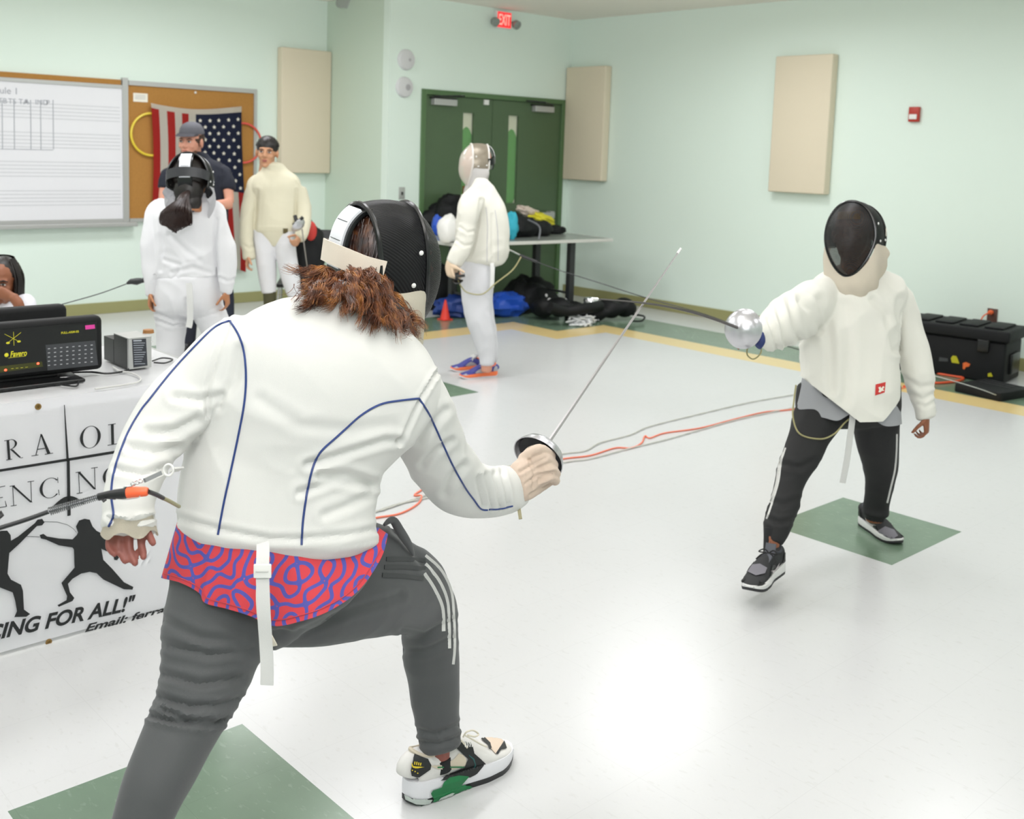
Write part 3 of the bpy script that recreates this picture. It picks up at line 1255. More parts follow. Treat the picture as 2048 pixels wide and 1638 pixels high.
def machine(cx, y, w_, h, z0, label, detail):
    t = empty('scoring_machine', (cx, y + 0.05, TZ), label, 'scoring machine', None)
    bm = BM()
    b2(bm, cx - w_ / 2, cx + w_ / 2, y, y + 0.06, z0, z0 + h, 0.018)
    link('case', bm, M_case, t)
    bm = BM()
    b2(bm, cx - 0.09, cx + 0.09, y + 0.012, y + 0.05, TZ + 0.012, z0 + 0.02, 0.004)
    link('stand_post', bm, M_case2, t, smooth=False)
    bm = BM()
    b2(bm, cx - 0.15, cx + 0.15, y - 0.07, y + 0.12, TZ, TZ + 0.012, 0.005)
    link('stand_foot', bm, M_case2, t, smooth=False)
    if not detail:
        return t
    fy = y - 0.0006
    bm = BM()
    b2(bm, cx - w_ / 2 + 0.012, cx + w_ / 2 - 0.022, fy - 0.0006, y, z0 + 0.018, z0 + h - 0.02, 0)
    link('front_plate', bm, M_case2, t, smooth=False)

    def q(u, v):
        return ony(u, v, fy - 0.0012)
    ex_, ez_, en_ = V((1, 0, 0)), V((0, 0, 1)), V((0, -1, 0))
    bm = BM()
    poly(bm, [q(91, 690), q(190, 681), q(196, 730), q(95, 741)], en_, 0.0006)
    link('keypad', bm, mat('keypad_grey', '3A3C40', 0.5), t, smooth=False)
    bm = BM()
    for r_i in range(5):
        for c_i in range(8):
            a = V((98 + c_i * 12.2, 697.5 - c_i * 1.05 + r_i * 8.3, 0))
            p = ony(a.x, a.y, fy - 0.0022)
            b2(bm, p.x - 0.0035, p.x + 0.0035, p.y, p.y + 0.0006, p.z - 0.0014, p.z + 0.0014)
    link('key_marks', bm, mat('key_white', 'AEB0B2', 0.5), t, smooth=False)
    bm = BM()
    poly(bm, [q(170, 651), q(189, 649), q(190, 657), q(171, 659)], en_, 0.001)
    link('pink_sticker', bm, mat('pink_tape', 'D8409A', 0.5), t, smooth=False)
    bm = BM()
    for a, b_ in (((9, 668), (40, 684)), ((42, 665), (14, 687)), ((27, 664), (28, 691))):
        tube(bm, [q(*a), q(*b_)], 0.0007, 4)
    for c in ((16, 686), (38, 683)):
        ellip(bm, q(*c), (0.006, 0.001, 0.0035), None, 10)
    link('crossed_swords_emblem', bm, M_yel, t, smooth=False)
    bm = BM()
    text_mesh(bm, 'Favero', q(20, 714), ex_, ez_, en_, 0.026, 0.2, 0.0006, width=0.052)
    ellip(bm, q(13, 710), (0.0065, 0.001, 0.0065), None, 12)
    tube(bm, [q(17, 716), q(52, 712)], 0.0006, 4)
    link('maker_name', bm, M_yel, t, smooth=False)
    bm = BM()
    text_mesh(bm, 'FULL-ARM-05', q(122, 668), ex_, ez_, en_, 0.010, 0, 0.0002, width=0.058)
    link('model_text', bm, M_yel, t, smooth=False)
    bm = BM()
    poly(bm, [q(-20, 735), q(84, 723), q(86, 733), q(-20, 748)], en_, 0.0006)
    link('button_strip', bm, mat('olive_strip', '3C3E10', 0.5), t, smooth=False)
    bm = BM()
    for k in range(4):
        tube(bm, [q(22 + 9.5 * k, 737.5 - k), q(27 + 9.5 * k, 737 - k)], 0.0012, 4)
    link('button_marks', bm, M_yel, t, smooth=False)
    for c in ((76, 727), (11, 740)):
        bm = BM()
        ellip(bm, q(*c), (0.0045, 0.0025, 0.0035), None, 12)
        link('red_led', bm, mat('red_led_lit', 'FF4030', 0.3, emit='FF4A30', estr=4.0), t)
    return t


machine(1.165, 3.55, 0.475, 0.185, 0.762, 'black scoring machine with yellow emblem and pink sticker at the table front', True)
machine(1.15, 3.83, 0.475, 0.185, 0.765, 'second black scoring machine standing behind the one with the pink sticker', False)

# power supply
ps = empty('power_supply', (1.53, 3.62, TZ), 'small silver and black power supply box with a printed label', 'power supply')
pz0, pz1 = 0.748, 0.868


def psq(u, v):
    return ony(u, v, 3.57)


A_, B_, C_, D_ = psq(258, 742), psq(304, 736), psq(302, 668), psq(251, 673)
bm = BM()
x0, x1 = A_.x, B_.x
z1 = 0.853
b2(bm, x0, x1, 3.572, 3.585, TZ + 0.004, z1, 0.002)
link('front_bracket', bm, M_alu, ps, smooth=False)
bm = BM()
b2(bm, x0, x1, 3.586, 3.70, TZ + 0.004, z1, 0.002)
link('housing', bm, M_black, ps, smooth=False)
bm = BM()
b2(bm, x0, x1, 3.572, 3.70, z1 + 0.0005, z1 + 0.003)
link('top_cover', bm, M_alu, ps, smooth=False)
bm = BM()
b2(bm, x0 + 0.0, x1, 3.701, 3.79, TZ + 0.004, z1 - 0.02, 0.002)
link('terminal_block', bm, M_black, ps, smooth=False)
bm = BM()
poly(bm, [ony(264, 679, 3.5715), ony(292, 677, 3.5715), ony(295, 731, 3.5715), ony(267, 735, 3.5715)], (0, -1, 0), 0.0005)
lb = link('printed_label', bm, mat('label_dark', '2E3138', 0.5), ps, smooth=False)
bm = BM()
for k in range(11):
    v = 682 + k * 4.6
    a, b_ = ony(266.5 + k * 0.25, v, 3.5705), ony(283 + (k * 7) % 9, v - 0.6, 3.5705)
    tube(bm, [a, b_], 0.0012 if k else 0.0028, 4)
link('label_print', bm, mat('label_print_grey', '9EA4AC', 0.5), lb, smooth=False)
bm = BM()
for z in (0.83, 0.775):
    tube(bm, [V((x1, 3.60, z)), V((x1 + 0.018, 3.60, z))], 0.003, 8)
link('terminal_post', bm, M_chrome, ps)

# cables on the table


def tcable(name, pts, r, m, label, z=TZ + 0.006):
    bm = BM()
    q = []
    for a in pts:
        zz = z if len(a) < 3 else a[2]
        q.append(onz(a[0], a[1], zz))
    tube(bm, catmull(q, 8), r, 8)
    return tag(link(name, bm, m), label, 'cable')


M_cab = mat('cable_black', '1C1D1F', 0.45)
M_cabw = mat('cable_clear', 'C8C8C4', 0.35)
tcable('power_cable', [(82, 757), (90, 764), (110, 755), (140, 746), (180, 744), (215, 747), (250, 742), (258, 736)], 0.0035, M_cab,
       'black cable running along the table from the machine to the power supply')
tcable('signal_cable', [(84, 766), (105, 767), (135, 771), (153, 772), (157, 762), (153, 752)], 0.003, M_cab, 'short black cable looping beside the machine stand')
tcable('supply_cable', [(305, 722), (325, 716), (345, 719), (330, 726), (308, 725)], 0.003, M_cab, 'thin black cable looping right of the power supply')
tcable('clear_cable', [(226, 734), (240, 742), (262, 746), (280, 755), (276, 764), (240, 771), (190, 778)], 0.003, M_cabw, 'pale clear cable curling in front of the power supply')
bm = BM()
lathe(bm, [(0.006, 0), (0.006, 0.02), (0.004, 0.035)], onz(120, 757, TZ + 0.008), V((0.9, -0.2, 0.0)), 12)
tag(link('cable_plug', bm, M_chrome), 'small metal cable plug lying between the machine and the power supply', 'plug')
bm = BM()
lathe(bm, [(0.0, 0.012), (0.018, 0.012), (0.02, 0.0)], V((1.60, 3.64, z1 + 0.0035)), V((0, 0, 1)), 20)
tag(link('roll_of_tape', bm, mat('brown_tape', '9A6A38', 0.5)), 'small brown roll lying on top of the power supply', 'tape')

# ------------------------------------------------------------------ back table by the doors and what lies on it
f0, f1 = V((5.648, 7.008, 0)), V((7.609, 6.83, 0))
exb = (f1 - f0).normalized()
eyb = V((-exb.y, exb.x, 0))
M_tb = mat('dark_grey_laminate', '8E948E', 0.25)
folding_table(f1 - exb * 1.83, exb, eyb, 1.83, 0.76, 'folding table piled with bags in front of the green doors', M_tb, mat('pale_edge', 'C8C8C2', 0.4), 0.42, 0.06)


def blob(bm, c, rad, seed=0, amp=0.25, sc=3.0, M=None, seg=28):
    r = bmesh.ops.create_uvsphere(bm, u_segments=seg, v_segments=seg // 2 + 2, radius=1)
    c = V(c)
    for v in r['verts']:
        n = v.co.normalized()
        k = 1 + amp * (noise.noise(n * sc * 0.5 + V((seed, 0, 0))) + 0.5 * noise.noise(n * sc + V((0, seed, 3))) + 0.6 * (0.5 - abs(noise.noise(n * sc * 1.3 + V((seed, seed, 9))))))
        p = V((v.co.x * rad[0] * k, v.co.y * rad[1] * k, v.co.z * rad[2] * k))
        if M:
            p = M @ p
        v.co = c + p
    return r['verts']


def flatten(vs, z):
    for v in vs:
        if v.co.z < z:
            v.co.z = z + (z - v.co.z) * 0.02


RB = Matrix((exb, eyb, V((0, 0, 1)))).transposed()


def soft(name, u, v, d_or_z, rad, m, label, cat, seed, amp=0.3, sc=3.0, zfloor=0.742, mats=None):
    p = onz(u, v, d_or_z)
    bm = BM()
    vs = blob(bm, (p.x, p.y, zfloor + rad[2] * 0.75), rad, seed, amp, sc, RB)
    flatten(vs, zfloor)
    return tag(link(name, bm, m), label, cat)


M_bag = mat('black_nylon', '101113', 0.6, bump=0.2, bscale=60, spec=0.3)
M_blue = mat('blue_nylon', '1E4FB8', 0.5, bump=0.15, bscale=50)
M_cyan = mat('cyan_cloth', '2FA3B8', 0.7)
M_ye = mat('yellow_cloth', 'D9CF35', 0.7, bump=0.2, bscale=60)
M_pl = mat('white_carrier', 'E2E1DC', 0.35)
tz = 0.742
p = onz(888, 478, tz)
soft('carrier_bag', 897, 484, tz, (0.10, 0.08, 0.135), M_pl, 'white plastic carrier bag with a red print at the left end of the back table', 'bag', 3.1, 0.18, 2.4)
bm = BM()
pp = onz(897, 484, tz)
text_mesh(bm, 'tickets', pp + V((-0.03, -0.125, 0.055)), exb, V((0, 0, 1)), -eyb, 0.035)
tx = bm
link('red_print', tx, mat('print_red', 'D8684A', 0.5), bpy.data.objects['carrier_bag'], smooth=False)
soft('duffel_bag', 905, 462, tz, (0.26, 0.17, 0.19), M_bag, 'black nylon bag slumped behind the white carrier bag', 'bag', 7.7, 0.35, 3)
soft('cloth_bundle', 876, 470, tz, (0.06, 0.06, 0.10), M_blue, 'small blue cloth bundle at the left end of the back table', 'cloth', 4.4)
bm = BM()
pb = onz(932, 458, tz)
box(bm, pb + V((0, 0, 0.39)), (0.12, 0.12, 0.085), RB, 0.003)
tag(link('cardboard_box', bm, mat('cardboard', 'A87A42', 0.8)), 'small brown cardboard box on top of the pile on the back table', 'box')
bm = BM()
box(bm, pb + V((-0.03, -0.0, 0.337)), (0.2, 0.14, 0.018), RB, 0.003)
tag(link('white_lid', bm, M_white), 'flat white lid under the small cardboard box', 'lid')
bm = BM()
vs = blob(bm, pb + V((0, 0, 0.16)), (0.15, 0.12, 0.18), 5.5, 0.2, 3, RB)
flatten(vs, tz)
tag(link('backpack', bm, M_bag), 'black backpack under the cardboard box, mostly behind the white-jacketed fencer', 'bag')
soft('sports_bag', 1036, 473, tz, (0.20, 0.12, 0.12), M_bag, 'black sports bag with cyan trim right of the standing fencer', 'bag', 1.3, 0.25, 3)
sb = bpy.data.objects['sports_bag']
bm = BM()
pc = onz(1026, 478, tz)
vs = blob(bm, pc + V((-0.03, 0.0, 0.12)), (0.055, 0.07, 0.14), 2.2, 0.25, 3, RB)
flatten(vs, tz)
tag(link('water_bottle_sleeve', bm, M_cyan), 'cyan cloth pouch standing at the right side of the standing fencer', 'pouch')
soft('helmet_bag', 1075, 471, tz, (0.17, 0.11, 0.085), M_bag, 'low black bag under the yellow cloth on the back table', 'bag', 9.3, 0.22, 3)
bm = BM()
pc = onz(1050, 460, tz)
vs = blob(bm, onz(1056, 462, tz) + V((0, 0, 0.19)), (0.15, 0.08, 0.045), 6.1, 0.45, 4, Matrix.Rotation(0.35, 3, 'Y'))
tag(link('towel', bm, mat('pale_print_cloth', 'D8C9BC', 0.8, var=0.25, vscale=25)), 'crumpled pale printed towel on top of the bags', 'towel')
bm = BM()
vs = blob(bm, onz(1080, 464, tz) + V((0.03, 0, 0.12)), (0.14, 0.09, 0.055), 8.8, 0.4, 4, Matrix.Rotation(0.3, 3, 'Y'))
tag(link('yellow_cloth', bm, M_ye), 'bright yellow cloth hanging over the black bag', 'cloth')
bm = BM()
tube(bm, catmull([onz(1055, 476, tz) + V((0, 0, 0.17)), onz(1063, 478, tz) + V((0, -0.1, 0.12)), onz(1062, 480, tz) + V((0, -0.1, 0.01))]), 0.008, 6)
link('strap', bm, mat('grey_strap', '6E7074', 0.6), bpy.data.objects['helmet_bag'])
soft('small_pouch', 1112, 467, tz, (0.10, 0.07, 0.045), M_bag, 'small black pouch at the right end of the pile on the back table', 'pouch', 3.9)

# under and around the back table
soft('blue_sack', 1008, 630, 0.0, (0.23, 0.16, 0.12), M_blue, 'bright blue nylon sack on the floor under the back table', 'sack', 12.2, 0.32, 4, 0.0)
soft('blue_coat', 915, 632, 0.0, (0.24, 0.14, 0.11), mat('dark_blue_nylon', '17367E', 0.5, bump=0.2, bscale=60), 'dark blue coat heaped behind the orange cone', 'coat', 2.9, 0.35, 4, 0.0)
soft('dark_lump', 870, 617, 0.0, (0.2, 0.14, 0.25), M_bag, 'black lump added for the shadow and crate under the left end of the back table', 'bag', 8.1, 0.2, 3, 0.0)  # added black lump for the dark of table shadow, doors and crate
bm = BM()
pa = onz(1062, 622, 0)
vs = blob(bm, pa + V((0.0, 0.05, 0.1)), (0.30, 0.2, 0.22), 6.6, 0.3, 4, RB)
flatten(vs, 0.0)
tag(link('black_coat', bm, M_bag), 'black coat heaped under the right end of the back table', 'coat')
# long weapon bag
bm = BM()
L0, L1 = onz(1075, 629, 0.05), onz(1262, 630, 0.05)
pts, rad = [], []
for k in range(22):
    s = k / 21
    pts.append(L0.lerp(L1, s) + V((0, 0, 0.045 + 0.03 * math.sin(s * 9))))
r0 = len(bm.verts)
loft(bm, [(p_, eyb * (0.135 * (0.5 + 0.5 * math.sin(PI * min(1, max(0.04, k / 21))) ** 0.5)), 0.075 + 0.022 * math.sin(k * 1.7)) for k, p_ in enumerate(pts)], n=24, k=2)
for v in bm.verts:
    if v.co.z < 0.003:
        v.co.z = 0.003
wbg = tag(link('weapon_bag', bm, M_bag), 'long black weapon bag lying on the floor by the right wall', 'bag')
bm = BM()
tube(bm, catmull([onz(1100, 615, 0.17), onz(1130, 622, 0.13), onz(1170, 617, 0.15), onz(1200, 612, 0.15)]), 0.05, 10)
link('shoulder_roll', bm, M_bag, wbg)
for (u, v) in ((1084, 588), (1092, 597), (1122, 597)):
    bm = BM()
    ellip(bm, onz(u, v, 0.16) + V((-0.05, -0.1, 0)), (0.022, 0.022, 0.02), None, 12)
    link('white_buckle', bm, M_white, wbg)
bm = BM()
lathe(bm, [(0, 0.02), (0.06, 0.02), (0.07, 0.0), (0.07, -0.045), (0, -0.045)], onz(1182, 600, 0.19), V((0, 0, 1)), 24)
tag(link('round_tin', bm, M_chrome), 'round shiny tin lying on the long black weapon bag', 'tin')
bm = BM()
a, b_ = onz(1262, 636, 0.04), onz(1290, 634, 0.04)
tube(bm, catmull([onz(1250, 628, 0.05), onz(1287, 632, 0.05), onz(1283, 642, 0.03), onz(1262, 642, 0.03)], 4), 0.009, 8)
link('carry_handle', bm, M_bag, wbg)
# tangled pale cord
random.seed(5)
bm = BM()
cc = onz(1163, 650, 0.0)
for q in range(5):
    pts = []
    for k in range(12):
        a = random.uniform(0, 2 * PI)
        rr = random.uniform(0.05, 0.17)
        pts.append(cc + V((math.cos(a) * rr, math.sin(a) * rr * 0.7, random.uniform(0.008, 0.10 if k % 3 == 0 else 0.04))))
    tube(bm, catmull(pts, 7), 0.0065, 6)
tube(bm, catmull([onz(1180, 640, 0.02), onz(1183, 622, 0.03), onz(1192, 626, 0.03), onz(1197, 640, 0.02)], 6), 0.0065, 6)
tag(link('tangled_cord', bm, mat('pale_cord', 'DCDEDE', 0.6)), 'tangle of pale grey cord lying on the green floor border', 'cord', None, 'stuff')
# cone
cn = onz(890, 640, 0)
bm = BM()
lathe(bm, [(0.0, 0.185), (0.008, 0.185), (0.046, 0.012), (0.05, 0.012)], cn, V((0, 0, 1)), 32)
b2(bm, cn.x - 0.052, cn.x + 0.052, cn.y - 0.052, cn.y + 0.052, 0.0, 0.012, 0.005)
tag(link('traffic_cone', bm, mat('cone_red', 'E03A2C', 0.45)), 'small red plastic cone on the floor near the back table', 'cone')

# ------------------------------------------------------------------ black trunk and reel box
M_trunk = mat('trunk_black', '161719', 0.6, spec=0.25, bump=0.2, bscale=180)
tk0 = onz(2010, 772, 0)
kx = (onz(1855, 745, 0) - tk0)
kx.z = 0
kx = V((-0.13, 0.99, 0)).normalized()          # long side, away from the camera
ky = V((kx.y, -kx.x, 0))                        # across, to the wall
Lk, Dk, Hk = 0.86, 0.45, 0.40
c = tk0 + kx * (Lk / 2) + ky * (Dk / 2)
RK = Matrix((kx, ky, V((0, 0, 1)))).transposed()
tr_ = empty('storage_trunk', (c.x, c.y, 0), 'big black plastic storage trunk by the right wall', 'trunk')


def tb(bm, a0, a1, b0, b1_, z0, z1, bev=0.006):
    box(bm, c + kx * (a0 + a1) / 2 + ky * (b0 + b1_) / 2 + V((0, 0, (z0 + z1) / 2)), (abs(a1 - a0), abs(b1_ - b0), z1 - z0), RK, bev)


bm = BM()
tb(bm, -Lk / 2 + 0.02, Lk / 2 - 0.02, -Dk / 2 + 0.02, Dk / 2 - 0.02, 0.0, 0.30, 0.02)
link('body', bm, M_trunk, tr_)
bm = BM()
tb(bm, -Lk / 2 - 0.005, Lk / 2 + 0.005, -Dk / 2 - 0.005, Dk / 2 + 0.005, 0.302, 0.385, 0.014)
lid = link('lid', bm, M_trunk, tr_)
for k in range(4):
    bm = BM()
    tb(bm, -Lk / 2 + 0.06 + k * 0.175, -Lk / 2 + 0.19 + k * 0.175, -Dk / 2 + 0.06, Dk / 2 - 0.06, 0.3855, 0.40, 0.006)
    link('lid_rib', bm, M_trunk, lid)
for s in (-1, 1):
    bm = BM()
    tb(bm, s * 0.26 - 0.04, s * 0.26 + 0.04, -Dk / 2 - 0.012, -Dk / 2 + 0.02, 0.22, 0.31, 0.006)
    link('latch', bm, M_case2, tr_)
bm = BM()
tb(bm, -Lk / 2 - 0.004, -Lk / 2 + 0.03, -0.1, 0.1, 0.06, 0.21, 0.01)
link('end_grip', bm, M_case2, tr_)


def tdec(name, pts, m):
    bm = BM()
    o_ = c - ky * (Dk / 2 - 0.0195)
    q = []
    for a, b_ in pts:
        r = ray(a, b_)
        t = (o_ - CAM).dot(ky) / r.dot(ky)
        q.append(CAM + r * t - ky * 0.003)
    poly(bm, q, -ky, 0.002)
    return link(name, bm, m, tr_, smooth=False)


tdec('yellow_sticker', [(1902, 716), (1906, 711), (1913, 712), (1916, 718), (1919, 727), (1904, 725)], mat('sticker_yellow', 'B5B018', 0.5))
tdec('orange_sticker', [(1926, 726), (1932, 724), (1941, 728), (1938, 733), (1932, 734), (1929, 739), (1926, 737)], mat('sticker_orange', 'DD6A30', 0.5))
tdec('small_yellow_sticker', [(1976, 747), (1982, 745), (1986, 753), (1976, 753)], MATS['sticker_yellow'])
tdec('grey_wordmark', [(1879, 714), (1896, 717), (1896, 723), (1878, 722)], mat('wordmark_grey', '3E4042', 0.5))
ra, rb_, rc_ = onz(1909, 783, 0), onz(2000, 804, 0), onz(2042, 788, 0)
rx = (ra - rb_).normalized()
ry = V((rx.y, -rx.x, 0))
RR = Matrix((rx, ry, V((0, 0, 1)))).transposed()
cr_ = rb_ + rx * 0.17 + ry * 0.18
reel = empty('cable_reel_box', (cr_.x, cr_.y, 0), 'flat black reel box on the floor in front of the trunk', 'reel box')
bm = BM()
box(bm, cr_ + V((0, 0, 0.03)), (0.34, 0.36, 0.06), RR, 0.008)
link('case', bm, M_trunk, reel)
bm = BM()
for k in range(3):
    box(bm, cr_ + ry * (0.02 + 0.06 * k) + V((0, 0, 0.0625)), (0.22, 0.012, 0.005), RR, 0.001)
link('vent_slots', bm, M_tleg, reel)

# ------------------------------------------------------------------ cords on the floor
M_or = mat('orange_cord', 'E97C60', 0.5)
M_gy = mat('grey_twist_cord', 'BDBEB6', 0.6)
M_ol = mat('olive_clear_cord', '9A9468', 0.35)


def fcord(name, pts, r, m, label, z=None, twist=False):
    q = catmull([onz(a, b_, (z or r)) for a, b_ in pts], 10)
    bm = BM()
    if twist:
        n_ = len(q)
        for s in (0, PI):
            tube(bm, [p_ + V((math.cos(i * 1.2 + s) * r * 0.4, math.sin(i * 1.2 + s) * r * 0.9, r * 0.3)) for i, p_ in enumerate(q)], r * 0.6, 6)
    else:
        tube(bm, q, r, 8)
    return tag(link(name, bm, m), label, 'cord')


fcord('extension_cord', [(700, 1048), (750, 1036), (800, 1027), (835, 1008), (843, 992), (829, 990), (851, 975), (870, 962), (960, 955), (1060, 934), (1125, 918), (1180, 911),
                         (1230, 896), (1262, 896), (1283, 886), (1290, 872), (1300, 876), (1330, 866), (1400, 856), (1470, 838), (1530, 824), (1590, 818), (1680, 800), (1760, 785), (1815, 774)],
      0.0045, M_or, 'orange extension cord running across the white floor between the fencers')
fcord('wire_pair', [(735, 1030), (790, 1010), (845, 998), (880, 990), (980, 958), (1130, 925), (1180, 918), (1260, 897), (1330, 880), (1390, 863), (1480, 838), (1590, 815)], 0.0042, M_gy,
      'thin grey twisted wire lying just below the orange cord', twist=True)
fcord('wire_pair', [(760, 1022), (830, 998), (900, 975), (1040, 925), (1125, 908), (1170, 902), (1200, 886), (1260, 870), (1300, 853), (1400, 828), (1500, 805), (1590, 789), (1680, 772)], 0.0042, M_gy,
      'thin grey twisted wire lying farthest from the camera above the orange cord', twist=True)
fcord('orange_lead', [(1868, 744), (1880, 748), (1900, 751), (1926, 756), (1915, 762), (1880, 766), (1850, 765), (1808, 773)], 0.009, mat('orange_red_cord', 'D8552E', 0.5), 'orange lead looping in front of the black trunk')

# ------------------------------------------------------------------ people: shared builders
M_skin = mat('skin_light', 'C98F78', 0.5, var=0.06, vscale=30)
M_skin_p = mat('skin_pink', '8E5248', 0.5, var=0.10, vscale=60)
M_skin_b = mat('skin_brown', '8A5438', 0.5, var=0.06, vscale=30)
M_skin_y = mat('skin_olive', 'C08E6C', 0.5, var=0.06, vscale=30)
M_skin_m = mat('skin_tan', 'AF7650', 0.5, var=0.06, vscale=30)
M_hair_k = mat('hair_black', '17110E', 0.45, var=0.2, vscale=60)
M_hair_d = mat('hair_dark_brown', '2A1A16', 0.4, var=0.3, vscale=40)
M_jw = mat('jacket_white_cotton', 'DADAD6', 0.75, bump=0.12, bscale=900, sheen=0.1)
M_jw2 = mat('jacket_white', 'DADADC', 0.75, bump=0.12, bscale=500, sheen=0.1)
M_jc = mat('jacket_cream', 'D3CEB6', 0.8, bump=0.12, bscale=500, sheen=0.1)
M_cream = mat('cream_canvas', 'F2ECDA', 0.8, bump=0.15, bscale=700)
M_mask = mat('mask_black_enamel', '0B0C0D', 0.3, coat=0.4)
M_rub = mat('rubber_trim', '141516', 0.22)
M_pants = mat('pants_charcoal', '4B4D4E', 0.7, bump=0.1, bscale=700, sheen=0.15)
M_pk = mat('pants_black', '1B1B1C', 0.75, bump=0.1, bscale=500)
M_lex = mat('clear_visor', 'D6D0C4', 0.12, alpha=0.6, spec=0.8)


def mesh_grid_mat(name, col, alpha, scale=420):
    m = bpy.data.materials.new(name)
    m.use_nodes = True
    nt = m.node_tree
    b = nt.nodes['Principled BSDF']
    b.inputs['Base Color'].default_value = (*hx(col), 1)
    b.inputs['Roughness'].default_value = 0.5
    tc = nt.nodes.new('ShaderNodeTexCoord')
    ck = nt.nodes.new('ShaderNodeTexChecker')
    ck.inputs['Scale'].default_value = scale
    nt.links.new(tc.outputs['Object'], ck.inputs['Vector'])
    mr = nt.nodes.new('ShaderNodeMapRange')
    mr.inputs['To Min'].default_value = alpha
    mr.inputs['To Max'].default_value = 1.0
    nt.links.new(ck.outputs['Fac'], mr.inputs['Value'])
    nt.links.new(mr.outputs['Result'], b.inputs['Alpha'])
    bp = nt.nodes.new('ShaderNodeBump')
    bp.inputs['Strength'].default_value = 0.6
    bp.inputs['Distance'].default_value = 0.001
    nt.links.new(ck.outputs['Fac'], bp.inputs['Height'])
    nt.links.new(bp.outputs['Normal'], b.inputs['Normal'])
    return m


M_wire = mesh_grid_mat('wire_mesh_black', '0C0C0D', 0.62)


def carbon_mat():
    m = bpy.data.materials.new('woven_side_mesh')
    m.use_nodes = True
    nt = m.node_tree
    b = nt.nodes['Principled BSDF']
    tc = nt.nodes.new('ShaderNodeTexCoord')
    wv = nt.nodes.new('ShaderNodeTexWave')
    wv.inputs['Scale'].default_value = 75
    wv.bands_direction = 'DIAGONAL'
    wv.inputs['Distortion'].default_value = 0.3
    nt.links.new(tc.outputs['Object'], wv.inputs['Vector'])
    cr = nt.nodes.new('ShaderNodeValToRGB')
    cr.color_ramp.elements[0].color = (0.004, 0.004, 0.005, 1)
    cr.color_ramp.elements[1].color = (0.022, 0.023, 0.025, 1)
    nt.links.new(wv.outputs['Fac'], cr.inputs['Fac'])
    nt.links.new(cr.outputs['Color'], b.inputs['Base Color'])
    b.inputs['Roughness'].default_value = 0.35
    bp = nt.nodes.new('ShaderNodeBump')
    bp.inputs['Strength'].default_value = 0.8
    bp.inputs['Distance'].default_value = 0.001
    nt.links.new(wv.outputs['Fac'], bp.inputs['Height'])
    nt.links.new(bp.outputs['Normal'], b.inputs['Normal'])
    return m


M_carbon = carbon_mat()


def basis(fwd, up, o, s=1.0):
    f = V(fwd).normalized()
    l = V(up).cross(f).normalized()
    u = f.cross(l)
    M = Matrix((f, l, u)).transposed().to_4x4()
    return Matrix.Translation(V(o)) @ M @ Matrix.Scale(s, 4)


def head_solid(bm, M, jaw=1.0, neck=True):
    """head in local axes: x forward, y left, z up; origin at its middle, 0.23 tall"""
    old = set(bm.verts)
    ellip(bm, (-0.012, 0, 0.028), (0.094, 0.075, 0.088))
    ellip(bm, (0.025, 0, -0.02), (0.062, 0.062 * jaw, 0.085))
    ellip(bm, (0.035, 0, -0.07), (0.046, 0.045 * jaw, 0.042))
    ellip(bm, (0.066, 0, -0.096), (0.02, 0.024, 0.017))          # chin
    ellip(bm, (0.074, 0, 0.022), (0.014, 0.052, 0.012))          # brow
    for s in (-1, 1):
        ellip(bm, (0.058, s * 0.036, -0.025), (0.024, 0.022, 0.022))   # cheek
        ellip(bm, (-0.005, s * 0.078, -0.008), (0.019, 0.009, 0.032), Matrix.Rotation(s * 0.25, 3, 'Z'))   # ear
        ellip(bm, (0.094, s * 0.011, -0.030), (0.010, 0.009, 0.008))
    tube(bm, [V((0.078, 0, 0.02)), V((0.093, 0, -0.005)), V((0.106, 0, -0.026)), V((0.094, 0, -0.034))], [0.009, 0.010, 0.012, 0.008], 10)
    ellip(bm, (0.082, 0, -0.056), (0.010, 0.024, 0.006))
    ellip(bm, (0.081, 0, -0.067), (0.010, 0.020, 0.007))
    if neck:
        tube(bm, [V((-0.02, 0, -0.02)), V((-0.025, 0, -0.10)), V((-0.035, 0, -0.17))], [0.058, 0.054, 0.062], 18)
    bm.verts.ensure_lookup_table()
    bmesh.ops.transform(bm, matrix=M, verts=[v for v in bm.verts if v not in old])


